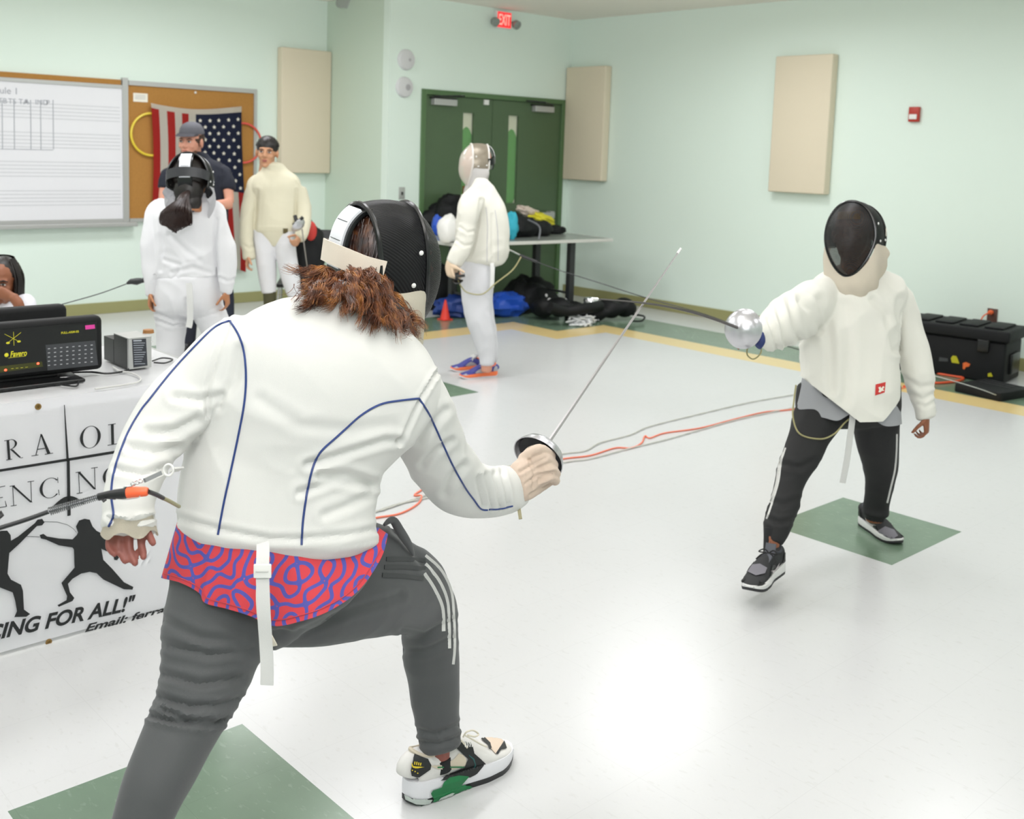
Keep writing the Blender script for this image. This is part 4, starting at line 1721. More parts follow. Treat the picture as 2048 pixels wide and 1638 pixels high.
def face_parts(root, M, brow='2A1C14', iris='1E120C', lip='A05C50', hair_m=None):
    for s in (-1, 1):
        bm = BM()
        ellip(bm, (0.0, 0.0, 0.0), (0.006, 0.0135, 0.0062), None, 14)
        bmesh.ops.transform(bm, matrix=M @ Matrix.Translation((0.0835, s * 0.030, 0.004)), verts=bm.verts[:])
        e = link('eye', bm, mat('eye_white', 'CFC8C2', 0.3), root)
        bm = BM()
        ellip(bm, (0.0, 0.0, 0.0), (0.003, 0.0062, 0.0062), None, 12)
        bmesh.ops.transform(bm, matrix=M @ Matrix.Translation((0.0885, s * 0.030, 0.0045)), verts=bm.verts[:])
        link('iris', bm, mat('iris_' + iris, iris, 0.2), e)
        bm = BM()
        tube(bm, [M @ V((0.086, s * 0.013, 0.019)), M @ V((0.086, s * 0.030, 0.025)), M @ V((0.074, s * 0.050, 0.019))], [0.003, 0.0042, 0.002], 8)
        link('eyebrow', bm, mat('brow_' + brow, brow, 0.7), root)
        bm = BM()
        tube(bm, [M @ V((0.088, s * 0.015, 0.008)), M @ V((0.089, s * 0.030, 0.012)), M @ V((0.083, s * 0.045, 0.007))], [0.0014, 0.002, 0.0012], 6)
        link('eyelid', bm, mat('lash_' + brow, '241610', 0.7), root)
    bm = BM()
    ellip(bm, (0, 0, 0), (0.004, 0.021, 0.0052))
    ellip(bm, (0, 0, -0.0095), (0.004, 0.017, 0.0052))
    bmesh.ops.transform(bm, matrix=M @ Matrix.Translation((0.0905, 0, -0.0565)), verts=bm.verts[:])
    link('mouth', bm, mat('lip_' + lip, lip, 0.45), root)


def hand_solid(bm, W, D, N, side=1, s=1.0, curl=0.5, spread=0.12, thumb=0.7):
    """W wrist, D towards the fingers, N palm normal; side=+1 thumb on D x N side"""
    D = V(D).normalized()
    N = (V(N) - D * V(N).dot(D)).normalized()
    Y = D.cross(N).normalized() * side
    W = V(W)
    r = [(W + D * x * s, Y * w_ * s, 0.0145 * s * h) for x, w_, h in ((-0.03, 0.026, 1.3), (0.0, 0.026, 1.25), (0.03, 0.034, 1.15), (0.06, 0.040, 1.0), (0.088, 0.040, 0.85))]
    loft(bm, r, n=18, k=3, cap=0.6)
    for i, (y, L, rr) in enumerate(((0.031, 0.072, 0.0088), (0.011, 0.081, 0.0090), (-0.010, 0.075, 0.0086), (-0.030, 0.060, 0.0078))):
        p = W + D * 0.082 * s + Y * y * s
        ang = 0.0
        d0 = (D + Y * (y / 0.03) * spread).normalized()
        pts = [p - d0 * 0.02 * s, p]
        c = curl * (1 + 0.12 * i)
        for seg, k in zip((0.42, 0.32, 0.26), (0.75, 1.1, 0.9)):
            ang += c * k
            d = d0 * math.cos(ang) + N * math.sin(ang)
            p = p + d * L * seg * s
            pts.append(p.copy())
        tube(bm, catmull(pts, 4), [rr * s * (1 - 0.25 * q / (4 * (len(pts) - 1))) for q in range(4 * (len(pts) - 1) + 1)], 10)
        ellip(bm, pts[-1], (rr * 0.78 * s,) * 3, None, 10)
    p0 = W + D * 0.018 * s + Y * 0.026 * s
    td = (D * 0.62 + Y * 0.62 * (1 - 0.5 * curl * thumb) + N * (0.25 + 0.55 * curl)).normalized()
    p1 = p0 + td * 0.042 * s
    td2 = (td + D * 0.25 - Y * 0.30 * curl + N * 0.2).normalized()
    p2 = p1 + td2 * 0.032 * s
    p3 = p2 + (td2 + D * 0.1).normalized() * 0.024 * s
    pts = catmull([p0, p1, p2, p3], 4)
    tube(bm, pts, [0.0135 * s * (1 - 0.35 * q / (len(pts) - 1)) for q in range(len(pts))], 10)
    ellip(bm, p3, (0.0088 * s,) * 3, None, 10)


def person(label, base, bm, m, voxel=0.007, sm=3):
    me = remesh(bm, voxel, sm)
    o = link('person', me, m, None, V(base))
    tag(o, label, 'person')
    return o


def garment(name, root, ringsets, m, voxel=0.007, sm=6, fn=None, n=28, extra=None, expo=2.2):
    bm = BM()
    for rs in ringsets:
        loft(bm, rs, n=n, expo=expo)
    if extra:
        extra(bm)
    me = remesh(bm, voxel, sm)
    if fn:
        displace(me, fn)
    o = link(name, me, m, root)
    return o


def band(name, root, bvh, pts, w_, m, lift=0.001, sub=8, th=0.0015, flat=True):
    q = trace(bvh, pts, sub, lift)
    if len(q) < 2:
        return None
    bm = BM()
    if flat:
        tube(bm, q, 1.0, flat=(w_ / 2, th), upref=[(p - CAM).normalized() for p in q])
    else:
        tube(bm, q, w_ / 2, 6)
    return link(name, bm, m, root)


# --- fencing mask in local axes (x forward, y left, z up, origin between the ears)


def mask_rim(th):
    s, c = math.sin(th), math.cos(th)
    low = max(0.0, -c)
    return V((0.055 + 0.02 * low, 0.097 * s * (1 - 0.28 * low ** 1.5), 0.135 * c - 0.015 - 0.02 * low))


def mask_back(th):
    s, c = math.sin(th), math.cos(th)
    return V((-0.055, 0.100 * s, 0.130 * c - 0.012))


def fencing_mask(root, M, front=None, side=None, bib=None, trim=None, tongue=None, pad=None, strap=None, a_end=1.86, clear=False):
    front, side, bib = front or M_wire, side or M_carbon, bib or M_cream
    trim, tongue, pad, strap = trim or M_rub, tongue or M_rub, pad or M_white, strap or M_cream
    T = lambda p: M @ p
    bm = BM()
    NR, NA = 10, 48
    prev = None
    for i in range(NR + 1):
        r = 1 - i / NR
        ring = []
        for k in range(NA):
            p = mask_rim(2 * PI * k / NA)
            c = V((0.06, 0, -0.02))
            q = c + (p - c) * r
            q.x = 0.06 + 0.075 * (1 - r ** 2.6) + (p.x - 0.06) * r
            ring.append(bm.verts.new(T(q)) if i < NR else None)
        if i == NR:
            cv = bm.verts.new(T(V((0.135, 0, -0.02))))
            for k in range(NA):
                bm.faces.new((prev[k], prev[(k + 1) % NA], cv))
        elif prev:
            for k in range(NA):
                bm.faces.new((prev[k], prev[(k + 1) % NA], ring[(k + 1) % NA], ring[k]))
        prev = ring
    mk = link('fencing_mask', bm, front, root)
    # side cage
    bm = BM()
    rows = []
    n_ = 36
    for j in range(7):
        t = j / 6
        row = []
        for k in range(n_ + 1):
            th = -a_end + 2 * a_end * k / n_
            p = mask_rim(th).lerp(mask_back(th), t)
            bulge = 0.007 * math.sin(PI * t)
            p += V((0, math.sin(th) * bulge, math.cos(th) * bulge))
            row.append(bm.verts.new(T(p)))
        rows.append(row)
    for j in range(6):
        for k in range(n_):
            bm.faces.new((rows[j][k], rows[j][k + 1], rows[j + 1][k + 1], rows[j + 1][k]))
    bmesh.ops.solidify(bm, geom=bm.faces[:], thickness=0.002)
    link('side_cage', bm, side, mk)
    bm = BM()
    tube(bm, [T(mask_rim(2 * PI * k / 56)) for k in range(56)], 0.0062, 8, closed=True)
    link('rim_trim', bm, trim, mk)
    bm = BM()
    tube(bm, [T(mask_back(-a_end + 2 * a_end * k / 40)) for k in range(41)], 0.0058, 8)
    for s in (-1, 1):
        tube(bm, [T(mask_rim(s * a_end).lerp(mask_back(s * a_end), k / 6)) for k in range(7)], 0.004, 6)
    link('back_trim', bm, trim, mk)
    # spring tongue with pad
    tp = catmull([V((-0.045, 0, 0.110)), V((-0.068, 0, 0.100)), V((-0.090, 0, 0.072)), V((-0.101, 0, 0.025)), V((-0.099, 0, -0.025)), V((-0.090, 0, -0.050))], 5)
    bm = BM()
    tube(bm, [T(p) for p in tp], 1.0, flat=(0.034, 0.004), upref=[(M.to_3x3() @ (V((-0.02, 0, 0.02)) - p)).normalized() for p in tp])
    tg = link('back_tongue', bm, tongue, mk)
    bm = BM()
    tp2 = [p + (p - V((-0.02, 0, 0.02))).normalized() * 0.006 for p in tp[4:19]]
    tube(bm, [T(p) for p in tp2], 1.0, flat=(0.026, 0.003), upref=[(M.to_3x3() @ (V((-0.02, 0, 0.02)) - p)).normalized() for p in tp2])
    pd_ = link('tongue_pad', bm, pad, tg)
    bm = BM()
    for q in (5, 9):
        c_ = tp2[q] + (tp2[q] - V((-0.02, 0, 0.02))).normalized() * 0.0036
        tube(bm, [T(c_ + V((0, -0.02, 0))), T(c_ + V((0, 0.02, 0)))], 0.0007, 5)
    ellip(bm, T(tp2[11] + (tp2[11] - V((-0.02, 0, 0.02))).normalized() * 0.0034), (0.0022, 0.0022, 0.0022), None, 8)
    link('pad_marks', bm, M_black, pd_)
    # strap
    sp = catmull([V((-0.050, -0.104, 0.000)), V((-0.085, -0.088, 0.008)), V((-0.106, -0.048, 0.016)), V((-0.114, 0, 0.019)), V((-0.106, 0.048, 0.016)), V((-0.085, 0.088, 0.008)), V((-0.050, 0.104, 0.000))], 6)
    bm = BM()
    tube(bm, [T(p) for p in sp], 1.0, flat=(0.023, 0.0014), upref=[(M.to_3x3() @ V((p.x + 0.03, p.y, 0)).normalized()) for p in sp])
    link('head_strap', bm, strap, mk)
    # bib
    top, bot = [], []
    half = [V((-0.052, 0.103, -0.045)), V((0.0, 0.104, -0.045)), V((0.05, 0.100, -0.045)), V((0.062, 0.088, -0.085)), V((0.070, 0.062, -0.130)), V((0.075, 0.030, -0.158)), V((0.076, 0, -0.165))]
    halfb = [V((-0.052, 0.098, -0.110)), V((-0.045, 0.100, -0.150)), V((-0.02, 0.092, -0.195)), V((0.015, 0.085, -0.225)), V((0.045, 0.066, -0.240)), V((0.068, 0.034, -0.252)), V((0.076, 0, -0.256))]
    mir = lambda p: V((p.x, -p.y, p.z))
    tcv = catmull(half + [mir(p) for p in half[-2::-1]], 4)
    bcv = catmull(halfb + [mir(p) for p in halfb[-2::-1]], 4)
    bm = BM()
    rows = []
    for j in range(9):
        t = j / 8
        row = []
        for i, (a, b_) in enumerate(zip(tcv, bcv)):
            p = a.lerp(b_, t)
            o_ = V((p.x * 0.5 + 0.02, p.y, 0)).normalized()
            p += o_ * (0.018 * math.sin(PI * t) + 0.006 * math.sin(i * 0.9 + t * 5) * t)
            row.append(bm.verts.new(T(p)))
        rows.append(row)
    for j in range(8):
        for i in range(len(tcv) - 1):
            bm.faces.new((rows[j][i], rows[j][i + 1], rows[j + 1][i + 1], rows[j + 1][i]))
    bmesh.ops.solidify(bm, geom=bm.faces[:], thickness=0.005)
    link('bib', bm, bib, mk)
    for s in (-1, 1):
        for (x, z) in ((0.035, 0.035), (0.02, -0.03), (-0.038, -0.022)):
            bm = BM()
            y = 0.097 * math.sqrt(max(0, 1 - ((z + 0.013) / 0.135) ** 2)) + 0.009
            ellip(bm, (x, s * y, z), (0.0052, 0.003, 0.0052), None, 10)
            bmesh.ops.transform(bm, matrix=M, verts=bm.verts[:])
            link('rivet', bm, M_white, mk)
    return mk


def epee(G, T_, label, grip_dir=None, bend=0.0, rG=0.0675, bcol=None):
    """G centre of the guard on the blade side, T_ tip"""
    G, T_ = V(G), V(T_)
    ax = (T_ - G).normalized()
    ep = empty('epee', G, label, 'epee')
    bm = BM()
    prof = [(0.004, 0.001), (0.02, -0.002), (0.04, -0.010), (0.056, -0.022), (0.064, -0.036), (rG, -0.048), (rG + 0.0015, -0.050), (rG - 0.001, -0.049),
            (0.062, -0.036), (0.054, -0.024), (0.038, -0.012), (0.018, -0.004), (0.002, -0.003)]
    lathe(bm, prof, G, ax, 40)
    link('bell_guard', bm, mat('guard_aluminium', 'C9C9CD', 0.28, metal=0.85), ep)
    bm = BM()
    lathe(bm, [(0.0, -0.0055), (0.036, -0.0135), (0.052, -0.0265), (0.058, -0.0365), (0.058, -0.038), (0.05, -0.028), (0.034, -0.0155), (0, -0.0075)], G, ax, 32)
    link('guard_lining', bm, mat('guard_lining_dark', '34363A', 0.6), ep)
    side = ax.cross(V((0, 0, 1))).normalized()
    upv = side.cross(ax).normalized()
    L = (T_ - G).length
    pts = [G + ax * L * k / 24 + upv * bend * math.sin(PI * k / 24) for k in range(25)]
    bm = BM()
    tube(bm, pts, [0.0058 * (1 - 0.62 * (k / 24)) for k in range(25)], 6)
    bl = link('blade', bm, bcol or mat('blade_steel', 'ABA9A9', 0.3, metal=0.85), ep)
    bm = BM()
    t1 = (pts[-1] - pts[-2]).normalized()
    lathe(bm, [(0, 0.0), (0.0042, 0.0), (0.0042, 0.016), (0.0030, 0.018), (0.0030, 0.022), (0.0042, 0.023), (0.0042, 0.026), (0, 0.027)], pts[-1], t1, 12)
    link('point', bm, mat('point_white', 'E8E8E4', 0.3), bl)
    gd = V(grip_dir).normalized() if grip_dir else -ax
    bm = BM()
    tube(bm, [G - ax * 0.006, G + gd * 0.03, G + gd * 0.07, G + gd * 0.11], [0.010, 0.013, 0.014, 0.010], 10)
    tube(bm, [G + gd * 0.035, G + gd * 0.045 + upv * 0.03], [0.008, 0.006], 8)
    tube(bm, [G + gd * 0.075, G + gd * 0.095 - upv * 0.028], [0.009, 0.006], 8)
    link('grip', bm, mat('grip_black', '1C1C1E', 0.45), ep)
    return ep


# --- trainers in local axes: x from heel to toe 0..1 of the length, z up
def shoe(root, heel, toe, up, cols, s=None, name='shoe', hi=False, swoosh=None):
    heel, toe = V(heel), V(toe)
    L = (toe - heel).length if s is None else s
    f = (toe - heel).normalized()
    l = V(up).cross(f).normalized()
    u = f.cross(l)
    zk = cols.get('tall', 1.0)
    M = Matrix.Translation(heel) @ Matrix((f, l, u)).transposed().to_4x4() @ Matrix.Diagonal((L, L, L * zk, 1))
    upm, ovm, som, otm = cols['upper'], cols['overlay'], cols['sole'], cols['outsole']

    def hw(x, k=1.0):
        pts = [(0, 0.035), (0.02, 0.07), (0.05, 0.095), (0.1, 0.112), (0.25, 0.120), (0.45, 0.125), (0.65, 0.165), (0.8, 0.165), (0.9, 0.138), (0.96, 0.095), (0.985, 0.06), (1.0, 0.025)]
        for (a, b_), (c, d) in zip(pts, pts[1:]):
            if x <= c:
                return k * (b_ + (d - b_) * (x - a) / (c - a))
        return k * 0.05

    def crv(x):
        return 0.02 * math.sin(PI * x) * -1.0

    # upper
    prof = [(0.015, 0.10, 0.25), (0.04, 0.10, 0.305), (0.10, 0.095, 0.315), (0.20, 0.09, 0.285), (0.30, 0.09, 0.300), (0.40, 0.085, 0.320), (0.50, 0.08, 0.290), (0.62, 0.075, 0.225),
            (0.72, 0.07, 0.170), (0.82, 0.07, 0.148), (0.9, 0.07, 0.128), (0.96, 0.075, 0.105), (0.985, 0.08, 0.095)]
    bm = BM()
    rr = []
    for x, z0, z1 in prof:
        if hi and x < 0.4:
            z1 += 0.04
        rr.append((M @ V((x, crv(x), (z0 + z1) / 2)), (M.to_3x3() @ V((0, hw(x, 0.90), 0))), (z1 - z0) / 2 * L * zk))
    # rings stand upright: the loft derives the third axis itself
    loft(bm, rr, n=20, k=3, cap=0.15, expo=2.3)
    up_o = link(name, bm, upm, root)
    # midsole
    bm = BM()
    rows = []
    for q in range(25):
        x = q / 24
        w_ = hw(x, 1.0)
        zt = 0.12 + 0.035 * (1 - min(1, x / 0.35)) - 0.02 * max(0, (x - 0.6) / 0.4) if x > 0.0 else 0.15
        zb_ = 0.035 + 0.045 * max(0, (x - 0.8) / 0.2) ** 2 + 0.02 * max(0, (0.08 - x) / 0.08)
        rows.append([(x, crv(x) + y * w_, z) for y, z in ((-0.94, zt), (-1.03, (zt + zb_) / 2 + 0.01), (-0.97, zb_), (0.97, zb_), (1.03, (zt + zb_) / 2 + 0.01), (0.94, zt))])
    rv = [[bm.verts.new(M @ V(p)) for p in r] for r in rows]
    for a, b_ in zip(rv, rv[1:]):
        for k in range(6):
            bm.faces.new((a[k], a[(k + 1) % 6], b_[(k + 1) % 6], b_[k]))
    bm.faces.new(rv[0])
    bm.faces.new(rv[-1][::-1])
    link('sole', bm, som, up_o)
    bm = BM()
    rv = []
    for q in range(25):
        x = q / 24
        w_ = hw(x, 0.99)
        zt = 0.036 + 0.045 * max(0, (x - 0.8) / 0.2) ** 2 + 0.02 * max(0, (0.08 - x) / 0.08)
        zb_ = zt - 0.036
        rv.append([bm.verts.new(M @ V((x, crv(x) + y * w_, z))) for y, z in ((-1, zt), (-0.96, zb_), (0.96, zb_), (1, zt))])
    for a, b_ in zip(rv, rv[1:]):
        for k in range(4):
            bm.faces.new((a[k], a[(k + 1) % 4], b_[(k + 1) % 4], b_[k]))
    bm.faces.new(rv[0])
    bm.faces.new(rv[-1][::-1])
    link('outsole', bm, otm, up_o)
    bv = bvh_obj(up_o)

    def side_pt(x, z, sgn, lift=0.004):
        o_ = M @ V((x, sgn * 0.6, z))
        d = (M.to_3x3() @ V((0, -sgn, 0))).normalized()
        h = bv.ray_cast(o_, d)
        p = h[0] if h[0] is not None else M @ V((x, sgn * hw(x) * 0.9, z))
        return p - d * lift * L / 0.3

    def side_patch(nm, outline, m, sgns=(-1, 1), lift=0.004):
        for sgn in sgns:
            bm = BM()
            cx = sum(p[0] for p in outline) / len(outline)
            cz = sum(p[1] for p in outline) / len(outline)
            rings = []
            for sc_ in (0.5, 1.0):
                rings.append([bm.verts.new(side_pt(cx + (x - cx) * sc_, cz + (z - cz) * sc_, sgn, lift)) for x, z in outline])
            c = bm.verts.new(side_pt(cx, cz, sgn, lift))
            m_ = len(outline)
            for k in range(m_):
                bm.faces.new((c, rings[0][k], rings[0][(k + 1) % m_]))
                bm.faces.new((rings[0][k], rings[1][k], rings[1][(k + 1) % m_], rings[0][(k + 1) % m_]))
            link(nm, bm, m, up_o)

    if not cols.get('plain'):
      side_patch('toe_overlay', [(0.76, 0.10), (0.86, 0.135), (0.95, 0.115), (0.975, 0.095), (0.9, 0.085)], ovm)
      side_patch('side_overlay', [(0.30, 0.12), (0.40, 0.20), (0.50, 0.235), (0.60, 0.19), (0.66, 0.14), (0.55, 0.10), (0.42, 0.10)], ovm)
      side_patch('heel_overlay', [(0.03, 0.14), (0.03, 0.26), (0.09, 0.28), (0.14, 0.22), (0.15, 0.15)], ovm)
    if swoosh:
        side_patch('swoosh', [(0.30, 0.205), (0.40, 0.165), (0.50, 0.155), (0.62, 0.195), (0.50, 0.125), (0.40, 0.118), (0.33, 0.145)], swoosh, lift=0.007)
    # collar and tongue
    bm = BM()
    cpts = [M @ V((0.185 + 0.135 * math.cos(a), 0.075 * math.sin(a), 0.298 + 0.022 * math.cos(2 * a) + (0.03 if hi else 0))) for a in [2 * PI * k / 24 for k in range(24)]]
    tube(bm, cpts, 0.016 * L, 8, closed=True)
    link('collar', bm, cols.get('collar', ovm), up_o)
    bm = BM()
    tube(bm, [M @ V(p) for p in ((0.52, 0, 0.25), (0.42, 0, 0.30), (0.33, 0, 0.335), (0.285, 0, 0.38 + (0.05 if hi else 0)))], 1.0, flat=(0.065 * L, 0.014 * L), upref=(M.to_3x3() @ V((0.5, 0, 1))).normalized())
    link('tongue', bm, cols.get('tongue', upm), up_o)
    bm = BM()
    for q in range(5):
        x = 0.36 + 0.055 * q
        z = 0.318 - 0.028 * q
        y = 0.06
        tube(bm, catmull([M @ V((x, -y, z - 0.03)), M @ V((x + 0.02, 0, z + 0.012)), M @ V((x, y, z - 0.03))], 4), 0.010 * L, 6)
        if q < 4:
            tube(bm, catmull([M @ V((x, -y, z - 0.03)), M @ V((x + 0.04, 0, z - 0.002)), M @ V((x + 0.055, y, z - 0.058))], 4), 0.009 * L, 6)
    for s in (-1, 1):
        tube(bm, catmull([M @ V((0.37, 0, 0.33)), M @ V((0.36, s * 0.06, 0.37)), M @ V((0.40, s * 0.12, 0.34)), M @ V((0.38, s * 0.03, 0.335))], 5), 0.008 * L, 6)
        tube(bm, catmull([M @ V((0.37, 0, 0.33)), M @ V((0.42, s * 0.07, 0.32)), M @ V((0.47, s * 0.13, 0.26))], 5), 0.008 * L, 6)
    link('laces', bm, cols.get('laces', M_white), up_o)
    return up_o

# ------------------------------------------------------------------ the near fencer, seen from behind
def shirt_mat():
    m = bpy.data.materials.new('maze_print_cotton')
    m.use_nodes = True
    nt = m.node_tree
    b = nt.nodes['Principled BSDF']
    b.inputs['Roughness'].default_value = 0.85
    L = nt.links.new
    tc = nt.nodes.new('ShaderNodeTexCoord')
    rnd = random.Random(11)
    lat = (RX).normalized()
    upd = (-RD).normalized()
    acc, gr = None, None
    kk = 2 * PI / 0.034
    for k in range(11):
        a = PI * k / 11 + rnd.uniform(-0.1, 0.1)
        kd = lat * math.cos(a) + upd * math.sin(a)
        d = nt.nodes.new('ShaderNodeVectorMath')
        d.operation = 'DOT_PRODUCT'
        d.inputs[1].default_value = kd * kk
        L(tc.outputs['Object'], d.inputs[0])
        ad = nt.nodes.new('ShaderNodeMath')
        ad.operation = 'ADD'
        ad.inputs[1].default_value = rnd.uniform(0, 2 * PI)
        L(d.outputs['Value'], ad.inputs[0])
        c = nt.nodes.new('ShaderNodeMath')
        c.operation = 'COSINE'
        L(ad.outputs[0], c.inputs[0])
        sn = nt.nodes.new('ShaderNodeMath')
        sn.operation = 'SINE'
        L(ad.outputs[0], sn.inputs[0])
        sc_ = nt.nodes.new('ShaderNodeVectorMath')
        sc_.operation = 'SCALE'
        sc_.inputs[0].default_value = kd
        L(sn.outputs[0], sc_.inputs['Scale'])
        if acc is None:
            acc, gr = c, sc_
        else:
            s = nt.nodes.new('ShaderNodeMath')
            s.operation = 'ADD'
            L(acc.outputs[0], s.inputs[0])
            L(c.outputs[0], s.inputs[1])
            acc = s
            g_ = nt.nodes.new('ShaderNodeVectorMath')
            g_.operation = 'ADD'
            L(gr.outputs[0], g_.inputs[0])
            L(sc_.outputs[0], g_.inputs[1])
            gr = g_
    ab = nt.nodes.new('ShaderNodeMath')
    ab.operation = 'ABSOLUTE'
    L(acc.outputs[0], ab.inputs[0])
    ln = nt.nodes.new('ShaderNodeVectorMath')
    ln.operation = 'LENGTH'
    L(gr.outputs[0], ln.inputs[0])
    lm = nt.nodes.new('ShaderNodeMath')
    lm.operation = 'MULTIPLY'
    lm.inputs[1].default_value = 0.0034 * kk
    L(ln.outputs['Value'], lm.inputs[0])
    ls = nt.nodes.new('ShaderNodeMath')
    ls.operation = 'LESS_THAN'
    L(ab.outputs[0], ls.inputs[0])
    L(lm.outputs[0], ls.inputs[1])
    mx = nt.nodes.new('ShaderNodeMix')
    mx.data_type = 'RGBA'
    mx.inputs['A'].default_value = (*hx('CC4048'), 1)
    mx.inputs['B'].default_value = (*hx('5052A4'), 1)
    L(ls.outputs[0], mx.inputs['Factor'])
    L(mx.outputs['Result'], b.inputs['Base Color'])
    return m


M_shirt = shirt_mat()
M_navy = mat('piping_blue', '243C78', 0.5)
torso = [RG(356, 1058, 752, 1078, 1.95, 0.64, 2.10), RG(356, 1000, 744, 1035, 1.95, 0.66, 2.10), RG(368, 920, 752, 950, 1.95, 0.68, 2.12), RG(398, 860, 785, 900, 1.94, 0.64, 2.14),
         RG(432, 770, 840, 835, 1.92, 0.56, 2.16), RG(462, 680, 868, 785, 1.92, 0.48, 2.17), RG(505, 622, 850, 728, 1.95, 0.42, 2.18), RG(590, 602, 820, 700, 2.02, 0.48, 2.18), RG(648, 606, 806, 672, 2.08, 0.62, 2.18)]
l_arm = [RG(470, 632, 560, 760, 1.95, 0.85), RG(415, 662, 500, 812, 1.95, 0.8), RG(352, 728, 446, 836, 1.94, 0.85), RG(296, 788, 412, 852, 1.92, 0.9), RG(255, 858, 378, 884, 1.90, 0.9), RG(232, 915, 344, 915, 1.87, 0.9),
         RG(218, 965, 322, 960, 1.84, 0.9), RG(212, 1005, 306, 1000, 1.82, 0.85), RG(211, 1035, 305, 1030, 1.81, 0.85), RG(206, 1056, 311, 1052, 1.80, 0.85)]
r_arm = [RG(835, 690, 770, 830, 2.14, 0.8), RG(872, 748, 790, 868, 2.16, 0.85), RG(900, 806, 806, 915, 2.22, 0.85), RG(924, 866, 828, 958, 2.29, 0.85), RG(946, 902, 862, 1000, 2.37, 0.85), RG(968, 928, 912, 1028, 2.45, 0.85),
         RG(996, 938, 962, 1032, 2.52, 0.85), RG(1020, 934, 1008, 1026, 2.58, 0.85), RG(1034, 934, 1038, 1012, 2.61, 0.85)]
pelvis = [RG(362, 1050, 742, 1060, 1.97, 0.62, 2.12), RG(348, 1130, 735, 1135, 1.97, 0.66, 2.13), RG(345, 1200, 640, 1235, 1.98, 0.75, 2.10), RG(400, 1245, 585, 1280, 2.0, 0.8, 2.06)]
l_leg = [RG(346, 1165, 560, 1215, 2.0, 0.9), RG(329, 1250, 530, 1285, 1.97, 0.9), RG(325, 1330, 503, 1352, 1.94, 0.9), RG(317, 1390, 478, 1402, 1.91, 0.9), RG(300, 1435, 448, 1455, 1.89, 0.9),
         RG(272, 1505, 415, 1508, 1.86, 0.9), RG(243, 1575, 380, 1572, 1.83, 0.9), RG(222, 1645, 343, 1645, 1.81, 0.9), RG(190, 1760, 292, 1765, 1.77, 0.9), RG(164, 1880, 250, 1885, 1.74, 0.9), RG(150, 1960, 222, 1965, 1.725, 0.9), RG(148, 1990, 212, 1992, 1.72, 0.9)]
r_leg = [RG(560, 1060, 540, 1290, 2.1, 0.6), RG(660, 1050, 640, 1290, 2.17, 0.62), RG(745, 1042, 725, 1274, 2.27, 0.62), RG(815, 1080, 785, 1266, 2.38, 0.7), RG(874, 1122, 806, 1264, 2.46, 0.8),
         RG(909, 1190, 806, 1278, 2.50, 0.9), RG(915, 1260, 808, 1318, 2.52, 0.9), RG(917, 1330, 815, 1360, 2.54, 0.9), RG(917, 1400, 826, 1420, 2.55, 0.9), RG(920, 1455, 836, 1470, 2.56, 0.9), RG(922, 1482, 840, 1498, 2.56, 0.9)]
base = V((1.25, 1.8, 0))
bm = BM()
for rs in (torso, pelvis, l_leg, r_leg):
    loft(bm, rs, n=20, shrink=0.84)
for rs in (l_arm, r_arm):
    loft(bm, rs, n=20, shrink=0.72)
MH = basis((0.987, -0.10, 0.0), (0.0, -0.11, 0.98), (1.310, 1.829, 1.310), 1.02)
head_solid(bm, MH @ Matrix.Translation((0.015, 0, 0)))
# bare left hand hanging out of the cuff, fingers as in the photo
loft(bm, [RG(232, 1035, 286, 1035, 1.80, 0.5), RG(226, 1052, 294, 1050, 1.80, 0.40), RG(224, 1066, 296, 1064, 1.797, 0.30)], n=18, cap=0.5)
for fpx, r0_ in (([(226, 1062), (218, 1085), (220, 1098), (229, 1108)], 8.2), ([(239, 1068), (238, 1090), (243, 1106), (250, 1122)], 8.6),
                 ([(259, 1070), (259, 1092), (263, 1110), (270, 1126)], 9.0), ([(282, 1068), (283, 1090), (286, 1104), (287, 1114)], 8.6),
                 ([(292, 1058), (300, 1074), (306, 1086)], 8.6)):
    pts = [P(a, b_, 1.795 - 0.006 * i) for i, (a, b_) in enumerate(fpx)]
    pts = catmull(pts, 5)
    tube(bm, pts, [r0_ * 1.79 / FPX * (1 - 0.2 * k / len(pts)) for k in range(len(pts))], 12)
    ellip(bm, pts[-1], (r0_ * 0.80 * 1.79 / FPX,) * 3, None, 12)
# right hand core inside the glove, ankles and feet
loft(bm, [RG(1012, 945, 1012, 1000, 2.56, 0.7), RG(1045, 925, 1052, 985, 2.62, 0.6), RG(1085, 920, 1095, 965, 2.66, 0.5)], n=16)
loft(bm, [RG(905, 1455, 845, 1470, 2.56, 0.9), RG(900, 1500, 858, 1505, 2.565, 0.9), RG(905, 1535, 865, 1535, 2.57, 0.9)], n=16)
loft(bm, [RG(152, 1960, 205, 1965, 1.72, 0.9), RG(152, 2010, 198, 2015, 1.715, 0.9), RG(155, 2050, 200, 2055, 1.71, 0.9)], n=16)
fg = person('near person lunging, back to camera, in white blue-piped jacket, black mask and charcoal pants', base, bm, M_skin_p, 0.0030, 2)
# fingernails are turned away; knuckle creases are left to the skin shading

